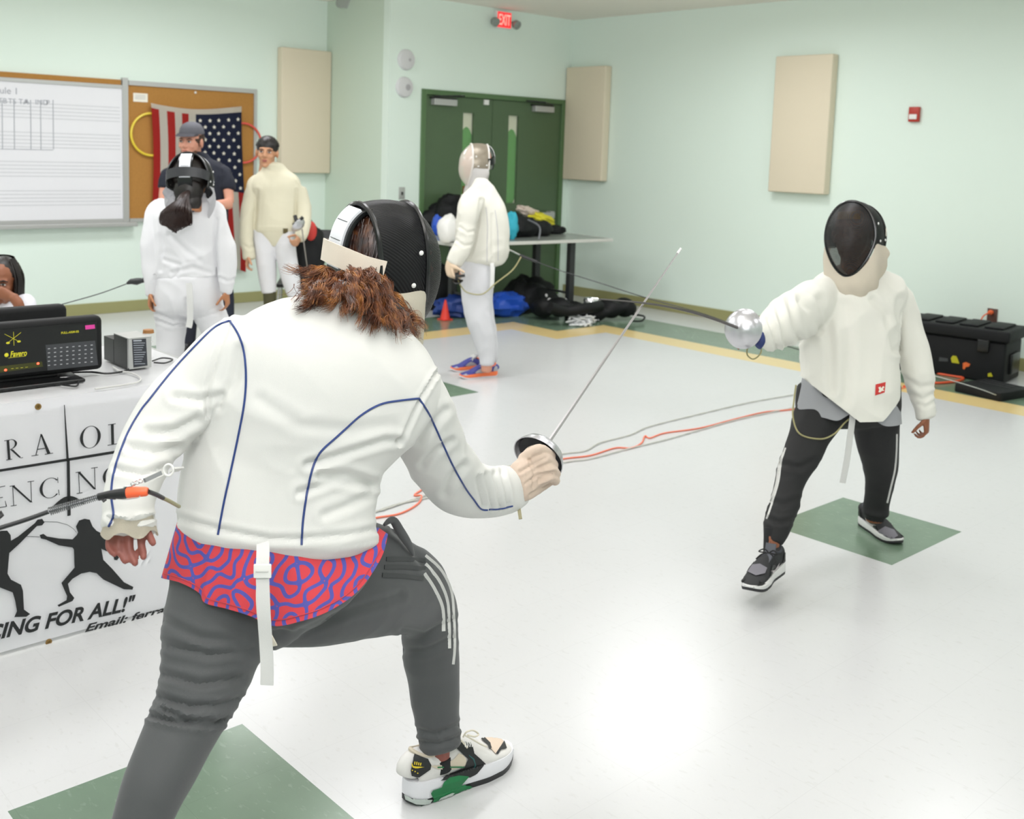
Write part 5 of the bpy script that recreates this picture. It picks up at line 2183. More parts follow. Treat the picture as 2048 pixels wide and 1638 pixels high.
CHAR_F = [(0.0035, 7, [(355, 1036), (440, 1058), (540, 1078), (600, 1078), (690, 1070), (750, 1058)]),
          (0.007, 9, [(640, 950), (695, 950), (745, 966)]), (0.006, 8, [(615, 928), (690, 905), (770, 880), (796, 880)]), (0.005, 8, [(600, 985), (665, 962), (742, 975)]),
          (0.0022, 12, [(520, 800), (600, 850), (700, 860), (780, 850)]), (0.004, 9, [(740, 990), (700, 1010), (650, 1030)]),
          (0.005, 4, [(872, 745), (855, 772), (838, 798), (815, 848), (796, 884)]), (0.004, 5, [(462, 642), (436, 710), (418, 770), (412, 828)]),
          (0.006, 6, [(972, 952), (980, 980), (984, 1012)]), (0.006, 5, [(988, 948), (996, 978), (1000, 1012)]), (0.006, 5, [(1003, 944), (1012, 975), (1016, 1008)]), (0.005, 5, [(955, 955), (962, 985), (966, 1010)]),
          (0.005, 7, [(900, 880), (870, 900), (845, 930)]), (0.006, 8, [(925, 930), (905, 950), (890, 985)]), (0.005, 8, [(888, 820), (862, 850), (838, 880)]),
          (0.007, 9, [(392, 838), (350, 862), (300, 866)]), (0.006, 8, [(356, 893), (310, 905), (262, 896)]), (0.005, 8, [(440, 790), (400, 800), (350, 795)]), (0.005, 7, [(330, 935), (285, 950), (238, 940)]),
          (0.0045, 4, [(220, 1038), (260, 1046), (308, 1034)]), (0.004, 9, [(480, 700), (470, 760), (440, 810)])]
jk = garment('jacket', fg, [torso, l_arm, r_arm], M_jw, 0.0048, 7, folds([(a_ * 1.2, b_, c_) for a_, b_, c_ in CHAR_F], cloth_noise(0.0055, 7, 3.0)), n=36)
jb = bvh_obj(jk)
P1 = [(458, 642), (430, 655), (393, 690), (345, 742), (300, 798), (280, 824), (256, 866), (238, 912), (227, 950), (223, 990), (227, 1030), (218, 1052)]
P2 = [(460, 642), (478, 672), (489, 708), (492, 760), (488, 812), (475, 880), (460, 950), (447, 1010), (436, 1070)]
P3 = [(603, 1090), (606, 1040), (615, 980), (627, 932), (642, 903), (680, 868), (720, 832), (760, 809), (800, 801), (838, 797)]
P4 = [(838, 797), (860, 832), (884, 885), (905, 930), (930, 975), (948, 1000), (962, 1018), (975, 1020)]
P5 = [(978, 1019), (1000, 1018), (1025, 1012)]
for pl_ in (P1, P2, P3, P4, P5):
    q = trace(jb, pl_, 8, 0.0006)
    bm = BM()
    tube(bm, q, 0.0021, 6)
    link('piping', bm, M_navy, jk)
# rolled hem
q = trace(jb, [(360, 1046), (440, 1066), (540, 1086), (600, 1087), (690, 1078), (748, 1066)], 10, -0.004)
bm = BM()
# left cuff ruffle and cuff
bm.free()
bm = BM()
for s, rr in enumerate(((1040, 0.0), (1062, 0.006), (1074, 0.010))):
    pass
cf = [RG(216, 1036, 304, 1030, 1.805, 0.85), RG(210, 1056, 309, 1050, 1.80, 0.86), RG(206, 1070, 312, 1066, 1.798, 0.88)]
rows = []
C_ = catmull([r[0] for r in cf], 4)
A_ = catmull([r[1] for r in cf], 4)
for i, (c_, a_) in enumerate(zip(C_, A_)):
    t = (C_[min(i + 1, len(C_) - 1)] - C_[max(0, i - 1)]).normalized()
    f_ = a_.cross(t).normalized() * a_.length * 0.86
    k_ = i / (len(C_) - 1)
    rows.append([bm.verts.new(c_ + (a_ * math.cos(th) + f_ * math.sin(th)) * (1.02 + 0.05 * k_ * math.sin(th * 7 + 1)) + t * 0.006 * k_ * math.sin(th * 5)) for th in [2 * PI * j / 48 for j in range(48)]])
for i in range(len(rows) - 1):
    for j in range(48):
        bm.faces.new((rows[i][j], rows[i][(j + 1) % 48], rows[i + 1][(j + 1) % 48], rows[i + 1][j]))
bmesh.ops.solidify(bm, geom=bm.faces[:], thickness=0.003)
link('cuff', bm, mat('cuff_cream', 'DDD7C6', 0.85, bump=0.2, bscale=400), jk)
# collar
bm = BM()
cf = [P(722, 632, 2.12), P(728, 600, 2.16)]
lathe(bm, [(0.070, -0.02), (0.066, 0.0), (0.062, 0.012), (0.059, 0.012), (0.062, 0.0)], P(722, 622, 2.14), (V((1.317, 1.835, 1.25)) - P(722, 622, 2.14)), 32)
link('collar', bm, M_jw, jk)

# track pants
PF = [(0.006, 7, [(320, 1395), (380, 1412), (440, 1412), (478, 1398)]), (0.008, 6, [(304, 1432), (360, 1445), (420, 1450), (452, 1440)]), (0.006, 5, [(330, 1420), (372, 1440), (420, 1440)]),
      (0.005, 8, [(330, 1290), (420, 1310), (500, 1300)]), (0.004, 9, [(330, 1240), (400, 1275), (480, 1285)]), (0.005, 7, [(806, 1262), (850, 1268), (905, 1240)]), (0.004, 7, [(808, 1300), (850, 1300), (905, 1275)]),
      (0.005, 6, [(836, 1460), (870, 1470), (918, 1450)]), (0.005, 6, [(840, 1485), (880, 1487), (915, 1475)]), (0.004, 8, [(600, 1260), (700, 1220), (800, 1190)]), (0.007, 10, [(525, 1170), (527, 1240), (530, 1300)]),
      (0.006, 8, [(790, 1060), (830, 1100), (850, 1130)]), (0.006, 8, [(330, 1350), (400, 1368), (480, 1356)])]
pn = garment('track_pants', fg, [pelvis, l_leg, r_leg], M_pants, 0.0055, 6, folds(PF, cloth_noise(0.0035, 8, 9.0)), n=32)
pbv = bvh_obj(pn)
M_st = mat('stripe_grey_white', 'D6D6D2', 0.6)
M_st2 = mat('stripe_dark', '3E4041', 0.6)
for pl_ in ([(850, 1112), (880, 1140), (900, 1180), (906, 1230), (908, 1290), (905, 1328)], [(850, 1128), (876, 1160), (893, 1200), (897, 1250), (898, 1296)],
            [(848, 1147), (868, 1178), (884, 1215), (887, 1262)]):
    q = trace(pbv, pl_, 8, 0.0012)
    bm = BM()
    tube(bm, q, 1.0, flat=(0.0042, 0.0008), upref=[(p - CAM).normalized() for p in q])
    link('side_stripe', bm, M_st, pn)
for pl_ in ([(772, 1118), (810, 1118), (850, 1121)], [(768, 1134), (810, 1134), (850, 1138)], [(764, 1150), (806, 1152), (846, 1157)]):
    q = trace(pbv, pl_, 6, 0.0012)
    if len(q) > 2:
        bm = BM()
        tube(bm, q, 1.0, flat=(0.0042, 0.0008), upref=[(p - CAM).normalized() for p in q])
        link('pocket_stripe', bm, M_st2, pn)
bm = BM()
q = [P(768, 1050, 2.20), P(785, 1040, 2.22), P(800, 1062, 2.24), P(818, 1090, 2.27), P(826, 1110, 2.29)]
tube(bm, catmull(q, 6), [0.003 + 0.007 * math.sin(PI * k / 24) for k in range(25)], 10)
link('pocket_fold', bm, M_pants, pn)

# printed shirt hanging below the jacket
tops = [(354, 1045), (440, 1066), (540, 1082), (640, 1078), (757, 1055)]
hems = [(322, 1156), (362, 1166), (398, 1186), (410, 1206), (455, 1218), (500, 1232), (548, 1252), (600, 1243), (650, 1226), (700, 1196), (735, 1160), (765, 1110), (776, 1068)]


def polyat(pl_, s):
    q = catmull([V((a, b_, 0)) for a, b_ in pl_], 8)
    x = s * (len(q) - 1)
    i = min(int(x), len(q) - 2)
    p = q[i].lerp(q[i + 1], x - i)
    return p.x, p.y


bm = BM()
NSH, NTH = 90, 18
for side in (-1, 1):
    g = []
    for i in range(NSH + 1):
        s = i / NSH
        dc = 1.975 + 0.15 * s
        tu, tv = polyat(tops, s)
        hu, hv = polyat(hems, s)
        row = []
        for j in range(NTH + 1):
            t = j / NTH
            bb = (0.142 + 0.018 * t) * math.sin(PI * s) ** 0.6
            u_, v_ = tu + (hu - tu) * t, tv + (hv - tv) * t
            rip = 0.006 * t * math.sin(s * 24 + 2 * t) + 0.004 * t * math.sin(s * 47) if side < 0 else 0
            row.append(bm.verts.new(P(u_, v_, dc + side * bb + rip * math.sin(PI * s))))
        g.append(row)
    for i in range(NSH):
        for j in range(NTH):
            bm.faces.new((g[i][j], g[i + 1][j], g[i + 1][j + 1], g[i][j + 1]))
bmesh.ops.remove_doubles(bm, verts=bm.verts[:], dist=0.0008)
bmesh.ops.recalc_face_normals(bm, faces=bm.faces[:])
bmesh.ops.solidify(bm, geom=bm.faces[:], thickness=0.0025)
sh = link('printed_shirt', bm, M_shirt, fg)
shb = bvh_obj(sh)
for k_ in range(1):
    q = trace(shb, [(328, 1147), (366, 1158), (402, 1177), (414, 1196), (456, 1208), (500, 1222), (547, 1240), (600, 1231), (650, 1214), (700, 1184), (733, 1148), (762, 1100)], 6, 0.0006)
    bm = BM()
    tube(bm, q, 0.0011, 6)
    link('hem_seam', bm, mat('seam_red', 'B83E48', 0.8), sh)
# hanging strap and buckle
M_web = mat('white_webbing', 'D9D9D6', 0.7, bump=0.2, bscale=900)
bm = BM()
q = [P(526, 1086, 1.842), P(526, 1110, 1.825), P(525, 1140, 1.815), P(526, 1180, 1.812), P(528, 1230, 1.815), P(532, 1290, 1.83), P(534, 1330, 1.835), P(534, 1370, 1.84)]
tube(bm, catmull(q, 6), 1.0, flat=(0.0112, 0.0011), upref=RF)
st = link('jacket_strap', bm, M_web, jk)
bm = BM()
q = [P(524, 1150, 1.822), P(522, 1200, 1.825), P(528, 1255, 1.85), P(545, 1292, 1.885)]
tube(bm, catmull(q, 6), 1.0, flat=(0.0085, 0.0012), upref=RF)
link('crotch_strap', bm, M_cream, jk)
bm = BM()
bc = P(525, 1142, 1.808)
Rb = Matrix((RX, -RD, -RF)).transposed()
box(bm, bc, (0.030, 0.024, 0.005), Rb, 0.002)
bk = link('buckle', bm, M_white, st)
bm = BM()
box(bm, bc - RD * -0.0 + RX * 0 + RF * -0.003, (0.022, 0.003, 0.003), Rb, 0.001)
link('buckle_bar', bm, mat('buckle_shade', 'C4C4C0', 0.5), bk)

# glove: five padded fingers closed on the grip
M_glove = mat('glove_beige', 'CDB9A8', 0.75, bump=0.15, bscale=500, sheen=0.1)
bm = BM()
loft(bm, [RG(1030, 926, 1044, 1004, 2.575, 0.62), RG(1046, 912, 1060, 998, 2.60, 0.6), RG(1068, 902, 1082, 984, 2.625, 0.5), RG(1090, 908, 1108, 966, 2.65, 0.42)], n=24, cap=0.4)
hd = 2.60
for k_, (a, b_, c_, r_) in enumerate((((1046, 916), (1078, 898), (1102, 912), 0.0125), ((1052, 936), (1088, 918), (1108, 930), 0.0125), ((1058, 956), (1096, 938), (1113, 948), 0.0120), ((1064, 976), (1098, 957), (1112, 962), 0.0110))):
    pts = catmull([P(*a, hd), P(*b_, hd - 0.008), P(*c_, hd + 0.035)], 6)
    tube(bm, pts, r_, 12)
    ellip(bm, pts[-1], (r_ * 0.95,) * 3, None, 12)
    ellip(bm, pts[0], (r_,) * 3, None, 12)
pts = catmull([P(1042, 926, 2.63), P(1062, 902, 2.65), P(1088, 900, 2.68)], 6)
tube(bm, pts, 0.0125, 12)
ellip(bm, pts[-1], (0.012,) * 3, None, 12)
me = remesh(bm, 0.0032, 4)
displace(me, folds([(0.0035, 3.5, [(1040, 944), (1060, 932), (1090, 916)]), (0.003, 3, [(1050, 968), (1075, 950), (1108, 944)]), (0.003, 3, [(1060, 990), (1085, 972), (1110, 962)]), (0.003, 3, [(1058, 920), (1068, 945), (1066, 975)])], cloth_noise(0.001, 40)))
link('glove', me, M_glove, fg)
# mask
fm = fencing_mask(fg, MH, pad=mat('tongue_pad_white', 'DFE1E6', 0.35), strap=mat('strap_cream', 'E6DBCB', 0.75, bump=0.2, bscale=800))

# curly hair
def strand(bm, a, b_, r, n, amp, turns, ph, sag=0.02):
    a, b_ = V(a), V(b_)
    d = b_ - a
    L = d.length
    t = d.normalized()
    x, y = frame_from(t)
    pts = []
    for k in range(n + 1):
        s = k / n
        am = amp * (0.2 + 0.8 * s) * (1 - 0.45 * s ** 5)
        p = a + d * s + V((0, 0, sag * math.sin(PI * s)))
        an = ph + turns * 2 * PI * s
        pts.append(p + x * math.cos(an) * am + y * math.sin(an) * am)
    tube(bm, pts, [r * (1 - 0.75 * (k / n) ** 2) for k in range(n + 1)], 4, cap=False)


def hair_mat(name, c0, c1, c2):
    m = bpy.data.materials.new(name)
    m.use_nodes = True
    nt = m.node_tree
    b = nt.nodes['Principled BSDF']
    tc = nt.nodes.new('ShaderNodeTexCoord')
    n = nt.nodes.new('ShaderNodeTexNoise')
    n.inputs['Scale'].default_value = 38
    n.inputs['Detail'].default_value = 5
    nt.links.new(tc.outputs['Object'], n.inputs['Vector'])
    cr = nt.nodes.new('ShaderNodeValToRGB')
    cr.color_ramp.elements[0].position = 0.35
    cr.color_ramp.elements[0].color = (*hx(c0), 1)
    cr.color_ramp.elements[1].position = 0.72
    cr.color_ramp.elements[1].color = (*hx(c2), 1)
    e = cr.color_ramp.elements.new(0.52)
    e.color = (*hx(c1), 1)
    nt.links.new(n.outputs['Fac'], cr.inputs['Fac'])
    nt.links.new(cr.outputs['Color'], b.inputs['Base Color'])
    b.inputs['Roughness'].default_value = 0.38
    b.inputs['Specular IOR Level'].default_value = 0.6
    return m


M_hair = hair_mat('hair_auburn', '34190F', '74401F', 'C08444')
M_hair_root = hair_mat('hair_brown', '1A0D0A', '3A2016', '6E4426')
random.seed(21)
bm = BM()
T = lambda p: MH @ V(p)
ellip(bm, (0, 0, 0), (0.090, 0.084, 0.094))
bmesh.ops.transform(bm, matrix=MH @ Matrix.Translation((-0.005, 0, 0.020)), verts=bm.verts[:])
for k_ in range(420):
    # crown strands combed down to the nape
    th = random.uniform(-1.9, 1.9)
    z = random.uniform(-0.02, 0.11)
    r = 0.095 * math.sqrt(max(0.05, 1 - ((z - 0.024) / 0.1) ** 2))
    a = V((-0.003 - math.cos(th) * r * 0.95, math.sin(th) * r * 0.9, z))
    e = V((-0.065 + random.uniform(-0.015, 0.01), math.sin(th) * 0.065, -0.085 + random.uniform(-0.02, 0.02)))
    mid = (a + e) / 2 + V((-0.012 * math.cos(th), 0.015 * math.sin(th), 0))
    tube(bm, [T(p) for p in catmull([a, mid, e], 4)], 0.0012, 4, cap=False)
hr = link('hair', bm, M_hair_root, fg)
bm = BM()
clumps = []
# (start px, end px, distance start, distance end)
ends = [((702, 558), (612, 585), 2.17, 2.10), ((702, 556), (598, 566), 2.17, 2.08), ((705, 560), (632, 603), 2.17, 2.08), ((700, 556), (622, 556), 2.16, 2.1), ((710, 560), (655, 600), 2.16, 2.06), ((704, 556), (640, 572), 2.16, 2.07), ((702, 552), (610, 600), 2.16, 2.07),
        ((718, 545), (702, 632), 2.15, 2.05), ((728, 545), (735, 648), 2.15, 2.05), ((742, 550), (762, 652), 2.16, 2.06), ((752, 560), (790, 655), 2.17, 2.10), ((757, 565), (806, 650), 2.18, 2.13), ((736, 540), (718, 618), 2.15, 2.04),
        ((712, 552), (684, 605), 2.16, 2.05), ((752, 555), (775, 640), 2.16, 2.07), ((762, 585), (812, 662), 2.19, 2.15), ((765, 590), (830, 668), 2.19, 2.17), ((768, 600), (822, 655), 2.19, 2.16), ((700, 560), (600, 590), 2.16, 2.08), ((726, 550), (748, 628), 2.14, 2.03), ((712, 530), (712, 596), 2.15, 2.05), ((748, 575), (786, 622), 2.15, 2.08),
        ((720, 540), (690, 580), 2.15, 2.05), ((735, 530), (735, 590), 2.16, 2.05), ((750, 540), (760, 600), 2.17, 2.07)]
def jdepth(u_, v_, d_):
    h = jb.ray_cast(CAM, ray(u_, v_).normalized())
    if h[0] is not None:
        return min(d_, (h[0] - CAM).dot(RF))
    return d_


for (a, e, da, de) in ends:
    for lock in range(6):
        ja, je = V((random.gauss(0, 9), abs(random.gauss(0, 7)), 0)), V((random.gauss(0, 13), random.gauss(0, 11), 0))
        am, tn, ph = random.uniform(0.006, 0.012), random.uniform(1.2, 2.4), random.uniform(0, 6.28)
        d0 = jdepth(a[0], a[1], da)
        d1 = jdepth(e[0] + je.x, e[1] + je.y, de + 0.03) - random.uniform(0.015, 0.055)
        for k_ in range(22):
            strand(bm, P(a[0] + ja.x + random.gauss(0, 2.5), a[1] + ja.y + random.gauss(0, 2.5), min(d0, 2.17) - 0.01 + random.gauss(0, 0.005)),
                   P(e[0] + je.x + random.gauss(0, 4.5), e[1] + je.y + random.gauss(0, 5), d1 + random.gauss(0, 0.003)), random.uniform(0.00055, 0.00095), 32,
                   am * random.uniform(0.8, 1.15), tn, ph + random.gauss(0, 0.42), 0.008)
for k_ in range(18):
    a = random.choice(ends)[1]
    strand(bm, P(a[0] + random.gauss(0, 8), a[1], jdepth(a[0], a[1], 2.07) - 0.03), P(a[0] + random.gauss(0, 22), a[1] + random.uniform(5, 24), jdepth(a[0], a[1] + 20, 2.05) - 0.02), 0.0006, 26, 0.012, 1.4, random.uniform(0, 6))
link('curls', bm, M_hair, hr)
bm = BM()
for (u_, v_, d_, ru, rv, rd) in ((728, 568, 2.17, 0.034, 0.050, 0.045), (650, 578, 2.08, 0.036, 0.018, 0.03), (765, 618, 2.11, 0.036, 0.030, 0.035), (692, 585, 2.07, 0.036, 0.024, 0.03), (730, 605, 2.07, 0.036, 0.026, 0.03), (795, 640, 2.12, 0.028, 0.022, 0.03)):
    ellip(bm, P(u_, v_, d_), (ru, rd, rv), Rb.inverted() if False else None, 18)
me = remesh(bm, 0.005, 3)
displace(me, cloth_noise(0.008, 60, 2.0))
link('hair_mass', me, M_hair_root, hr)

# shoes
cols = dict(upper=mat('shoe_white_leather', 'DFDDD9', 0.5), overlay=mat('shoe_black', '1B1D1E', 0.5), sole=mat('shoe_sole_white', 'E2E2E6', 0.4), outsole=mat('shoe_tread_black', '202224', 0.4),
            collar=mat('shoe_sand', 'CFC4B0', 0.7), tongue=mat('shoe_black', '1B1D1E'), laces=mat('lace_cream', 'DCD6C4', 0.7), tall=1.24, plain=True)
M_sgreen = mat('shoe_green', '15713F', 0.4)
s1 = shoe(fg, V((1.450, 1.885, 0.0)), V((1.775, 1.872, 0.0)), V((0, 0, 1)), cols, name='shoe')
kids = {c.name.split('.')[0]: c for c in s1.children}
gv, gf = [], []
for o_ in (s1, kids['sole'], kids['outsole']):
    n_ = len(gv)
    gv += [v.co + base_of(o_) for v in o_.data.vertices]
    gf += [[i + n_ for i in p.vertices] for p in o_.data.polygons]
sb1 = BVHTree.FromPolygons(gv, gf)


def Z(x, y):
    return (780 + x / 4.375, 1440 + y / 4.375)


def on_shoe(name, px, m, lift=0.003, parent=None):
    bm = BM()
    patch(bm, sb1, [Z(*p) for p in px], lift, 0, 3.0)
    if len(bm.verts) < 3:
        bm.free()
        return None
    return link(name, bm, m, parent or s1)


on_shoe('ankle_panel', [(340, 400), (470, 392), (560, 340), (600, 290), (640, 305), (668, 350), (660, 395), (560, 430), (420, 430)], MATS['shoe_sand'], 0.0022)
on_shoe('side_overlay', [(440, 530), (520, 468), (650, 412), (680, 340), (610, 275), (575, 240), (600, 200), (660, 190), (720, 225), (735, 290), (835, 380), (760, 470), (700, 500), (600, 505)], MATS['shoe_black'], 0.0032)
on_shoe('green_line', [(412, 406), (645, 402), (650, 412), (412, 418)], M_sgreen, 0.004)
on_shoe('toe_box', [(800, 150), (900, 125), (960, 140), (992, 190), (960, 260), (925, 300), (880, 255), (870, 195)], mat('toe_beige', 'D9C6B2', 0.7), 0.003)
on_shoe('toe_strip', [(998, 185), (1020, 250), (972, 262), (940, 302), (922, 296), (972, 225)], MATS['shoe_black'], 0.004)
on_shoe('vamp_strip', [(780, 152), (830, 160), (876, 205), (886, 250), (862, 262), (850, 215), (800, 178)], MATS['shoe_black'], 0.0045)
on_shoe('swoosh_outline', [(684, 300), (735, 338), (750, 390), (738, 425), (732, 418), (740, 388), (725, 345), (688, 312)], mat('swoosh_teal', '1F5A58', 0.5), 0.0045)
hp_ = on_shoe('heel_patch', [(212, 298), (330, 342), (358, 395), (350, 432), (255, 498), (188, 484), (180, 440)], MATS['shoe_black'], 0.004)
M_ly = mat('logo_yellow', 'D8C02A', 0.5)
on_shoe('heel_swoosh', [(190, 372), (200, 398), (225, 402), (298, 408), (222, 420), (196, 412), (186, 392)], M_ly, 0.0055, hp_)
for q_ in range(4):
    x_ = 212 + 17 * q_
    on_shoe('logo_letter', [(x_, 362 + q_ * 3), (x_ + 9, 364 + q_ * 3), (x_ + 5, 388 + q_ * 3), (x_ - 5, 386 + q_ * 3)], M_ly, 0.0055, hp_)
for (x_, y_) in ((193, 435), (217, 444), (240, 459)):
    on_shoe('logo_letter', [(x_ - 5, y_ - 6), (x_ + 6, y_ - 4), (x_ + 5, y_ + 6), (x_ - 5, y_ + 5)], M_ly, 0.0055, hp_)
so_ = kids['sole']
on_shoe('green_cradle', [(355, 640), (372, 612), (450, 585), (470, 540), (520, 500), (600, 484), (690, 492), (622, 568), (700, 572), (722, 584), (600, 650), (520, 712), (380, 786), (280, 790), (180, 758), (122, 706),
                         (220, 742), (320, 750), (372, 722), (380, 690)], M_sgreen, 0.004, so_)
on_shoe('air_window', [(420, 700), (440, 675), (540, 632), (560, 634), (540, 656), (470, 696), (428, 712)], mat('air_clear', 'B9C2BC', 0.2), 0.0055, so_)
on_shoe('air_window', [(130, 650), (200, 690), (370, 696), (340, 742), (230, 736), (140, 694)], mat('air_clear', 'B9C2BC', 0.2), 0.003, so_)
bm = BM()
for q_ in range(4):
    tube(bm, trace(sb1, [Z(640 + 18 * q_, 190 + 3 * q_), Z(655 + 18 * q_, 215), Z(650 + 20 * q_, 235)], 3, 0.004), 0.0016, 5)
link('eyelets', bm, M_white, s1)
bm = BM()
tube(bm, catmull([P(*Z(640, 150), 2.55), P(*Z(670, 105), 2.55), P(*Z(730, 92), 2.57), P(*Z(775, 125), 2.58), P(*Z(740, 145), 2.56), P(*Z(680, 130), 2.55)], 6), 0.0022, 6)
tube(bm, catmull([P(*Z(650, 130), 2.55), P(*Z(720, 170), 2.56), P(*Z(800, 215), 2.60), P(*Z(850, 235), 2.62)], 6), 0.0020, 6)
link('bow_lace', bm, cols['laces'], s1)
M_sock = mat('sock_black', '17181A', 0.8)
bm = BM()
loft(bm, [RG(902, 1512, 862, 1518, 2.565, 0.95), RG(904, 1535, 862, 1540, 2.57, 0.95)], n=20, cap=0.1)
link('sock', bm, M_sock, fg)
heel2 = V((0.565, 1.70, 0.0))
s2 = shoe(fg, heel2, heel2 + V((0.09, -0.29, 0.0)), V((0, 0, 1)), cols, name='shoe')

# epee of the near fencer
tipd = 3.29
G_ = P(1094, 889, 2.70)
ep1 = epee(G_, P(1355, 507, tipd), 'epee held up by the near fencer, steel blade crossing the middle of the photo', grip_dir=P(1062, 945, 2.61) - G_)

# reel cord of the near fencer
cd = empty('body_cord', P(255, 985, 1.74), 'black reel cord with a spring and an orange plug clipped behind the near fencer', 'cord')
pts = [V((-1.6, 1.5, 0.25)), V((-0.7, 1.5, 0.5)), P(-130, 1102, 1.60), P(-40, 1070, 1.63), P(0, 1056, 1.65), P(50, 1040, 1.665), P(98, 1023, 1.68)]
bm = BM()
tube(bm, catmull(pts, 6), 0.0036, 8)
link('reel_cable', bm, M_cab, cd)
a, e = P(98, 1023, 1.68), P(197, 994, 1.70)
bm = BM()
d_ = (e - a)
x_, y_ = frame_from(d_)
tube(bm, [a, e], 0.0018, 6)
tube(bm, [a + d_ * (k / 260) + (x_ * math.cos(k * 2 * PI / 10) + y_ * math.sin(k * 2 * PI / 10)) * (0.0062 - 0.002 * k / 260) for k in range(261)], 0.0009, 5)
link('spring', bm, mat('spring_steel', '6C6E70', 0.35, metal=0.6), cd)
bm = BM()
tube(bm, [P(197, 994, 1.70), P(215, 990, 1.70), P(230, 989, 1.70), P(254, 986, 1.70)], [0.0062, 0.0066, 0.0085, 0.0088], 12)
tube(bm, [P(212, 998, 1.693), P(205, 1003, 1.69)], 0.0025, 6)
link('connector', bm, M_black, cd)
bm = BM()
tube(bm, [P(254.5, 986, 1.70), P(272, 984, 1.70), P(292, 983, 1.70), P(296, 983, 1.70)], [0.0086, 0.0086, 0.0075, 0.006], 14)
link('orange_plug', bm, mat('plug_orange', 'F0663A', 0.4), cd)
bm = BM()
tube(bm, catmull([P(232, 998, 1.69), P(250, 999, 1.688), P(275, 996, 1.688), P(280, 992, 1.69)], 5), 0.0009, 6)
tube(bm, catmull([P(246, 979, 1.70), P(250, 974, 1.70), P(262, 973, 1.70), P(268, 969, 1.70)], 5), 0.0013, 6)
for k_, (u_, v_) in enumerate(((266, 968), (274, 965), (281, 962))):
    c_ = P(u_, v_, 1.705 + 0.006 * k_)
    tube(bm, [c_ + (RX * math.cos(an) + RD * math.sin(an) * 0.8) * 0.0036 for an in [2 * PI * q / 14 for q in range(14)]], 0.0009, 5, closed=True)
link('clip_wire', bm, M_chrome, cd)
bm = BM()
tube(bm, [P(289, 961, 1.725), P(322, 946, 1.76)], 1.0, flat=(0.0035, 0.002), upref=RF)
link('clip_bar', bm, mat('clip_steel', '9A9C9E', 0.3, metal=0.7), cd)
bm = BM()
c_ = P(337, 940, 1.785)
tube(bm, [c_ + (RX * math.cos(an) * 0.9 + RD * math.sin(an) * 1.1) * 0.0088 for an in [2 * PI * q / 22 for q in range(22)]], 0.0019, 8, closed=True)
link('d_ring', bm, M_white, jk)
bm = BM()
tube(bm, [P(343, 940, 1.79), P(362, 938, 1.83)], 1.0, flat=(0.006, 0.0015), upref=RF)
link('d_ring_tab', bm, M_jw, jk)
bm = BM()
q = catmull([P(296, 983, 1.70), P(312, 989, 1.73), P(326, 996, 1.76)], 6)
tube(bm, q, 0.0038, 8)
link('cord_boot', bm, M_black, cd)
bm = BM()
q = catmull([P(326, 996, 1.76), P(342, 1004, 1.80), P(358, 1013, 1.86)], 6)
tube(bm, q, 0.0034, 8)
link('cord_end', bm, M_ol, cd)
bm = BM()
tube(bm, [P(1037, 1012, 2.575), P(1041, 1038, 2.55)], 1.0, flat=(0.0042, 0.0012), upref=RF)
link('glove_tab', bm, mat('olive_tab', 'A39C7C', 0.7), fg)

# ------------------------------------------------------------------ the opponent, facing the camera
torso = [RG(1612, 862, 1790, 862, 4.12, 0.74), RG(1606, 800, 1796, 800, 4.13, 0.72), RG(1604, 745, 1797, 745, 4.14, 0.66), RG(1602, 690, 1797, 690, 4.15, 0.62), RG(1606, 640, 1800, 640, 4.16, 0.60), RG(1612, 590, 1812, 590, 4.18, 0.52),
         RG(1630, 556, 1800, 560, 4.20, 0.46), RG(1665, 540, 1770, 545, 4.21, 0.6)]
r_arm = [RG(1668, 556, 1640, 650, 4.16, 0.7), RG(1628, 562, 1608, 670, 4.08, 0.72), RG(1590, 584, 1586, 686, 3.98, 0.8), RG(1560, 604, 1565, 694, 3.90, 0.85), RG(1532, 628, 1545, 700, 3.82, 0.9), RG(1514, 650, 1524, 702, 3.76, 0.9), RG(1505, 655, 1512, 696, 3.73, 0.9)]
l_arm = [RG(1755, 555, 1800, 560, 4.20, 0.9), RG(1770, 600, 1826, 595, 4.20, 0.9), RG(1786, 650, 1842, 645, 4.20, 0.9), RG(1796, 700, 1857, 695, 4.19, 0.9), RG(1804, 735, 1866, 740, 4.18, 0.9), RG(1817, 785, 1870, 785, 4.17, 0.9), RG(1828, 818, 1872, 808, 4.16, 0.9), RG(1833, 838, 1872, 828, 4.155, 0.9)]
pelv = [RG(1596, 770, 1800, 770, 4.15, 0.55), RG(1592, 815, 1800, 818, 4.14, 0.55), RG(1600, 838, 1792, 842, 4.13, 0.5)]
legA = [RG(1590, 815, 1700, 830, 4.13, 0.75), RG(1574, 880, 1660, 886, 4.06, 0.85), RG(1560, 922, 1636, 928, 4.02, 0.9), RG(1552, 960, 1610, 966, 3.99, 0.9), RG(1540, 1005, 1598, 1010, 3.95, 0.9), RG(1529, 1040, 1587, 1042, 3.92, 0.9), RG(1528, 1062, 1578, 1066, 3.90, 0.9), RG(1530, 1082, 1565, 1088, 3.88, 0.9)]
legB = [RG(1702, 820, 1798, 830, 4.18, 0.8), RG(1712, 880, 1796, 885, 4.24, 0.85), RG(1726, 930, 1793, 935, 4.30, 0.9), RG(1731, 975, 1784, 978, 4.35, 0.9), RG(1728, 1005, 1777, 1008, 4.39, 0.9), RG(1726, 1025, 1777, 1028, 4.40, 0.9)]
bm = BM()
for rs in (torso[2:], pelv, legA, legB):
    loft(bm, rs, n=18, shrink=0.78)
for rs in (r_arm, l_arm):
    loft(bm, rs, n=18, shrink=0.66)
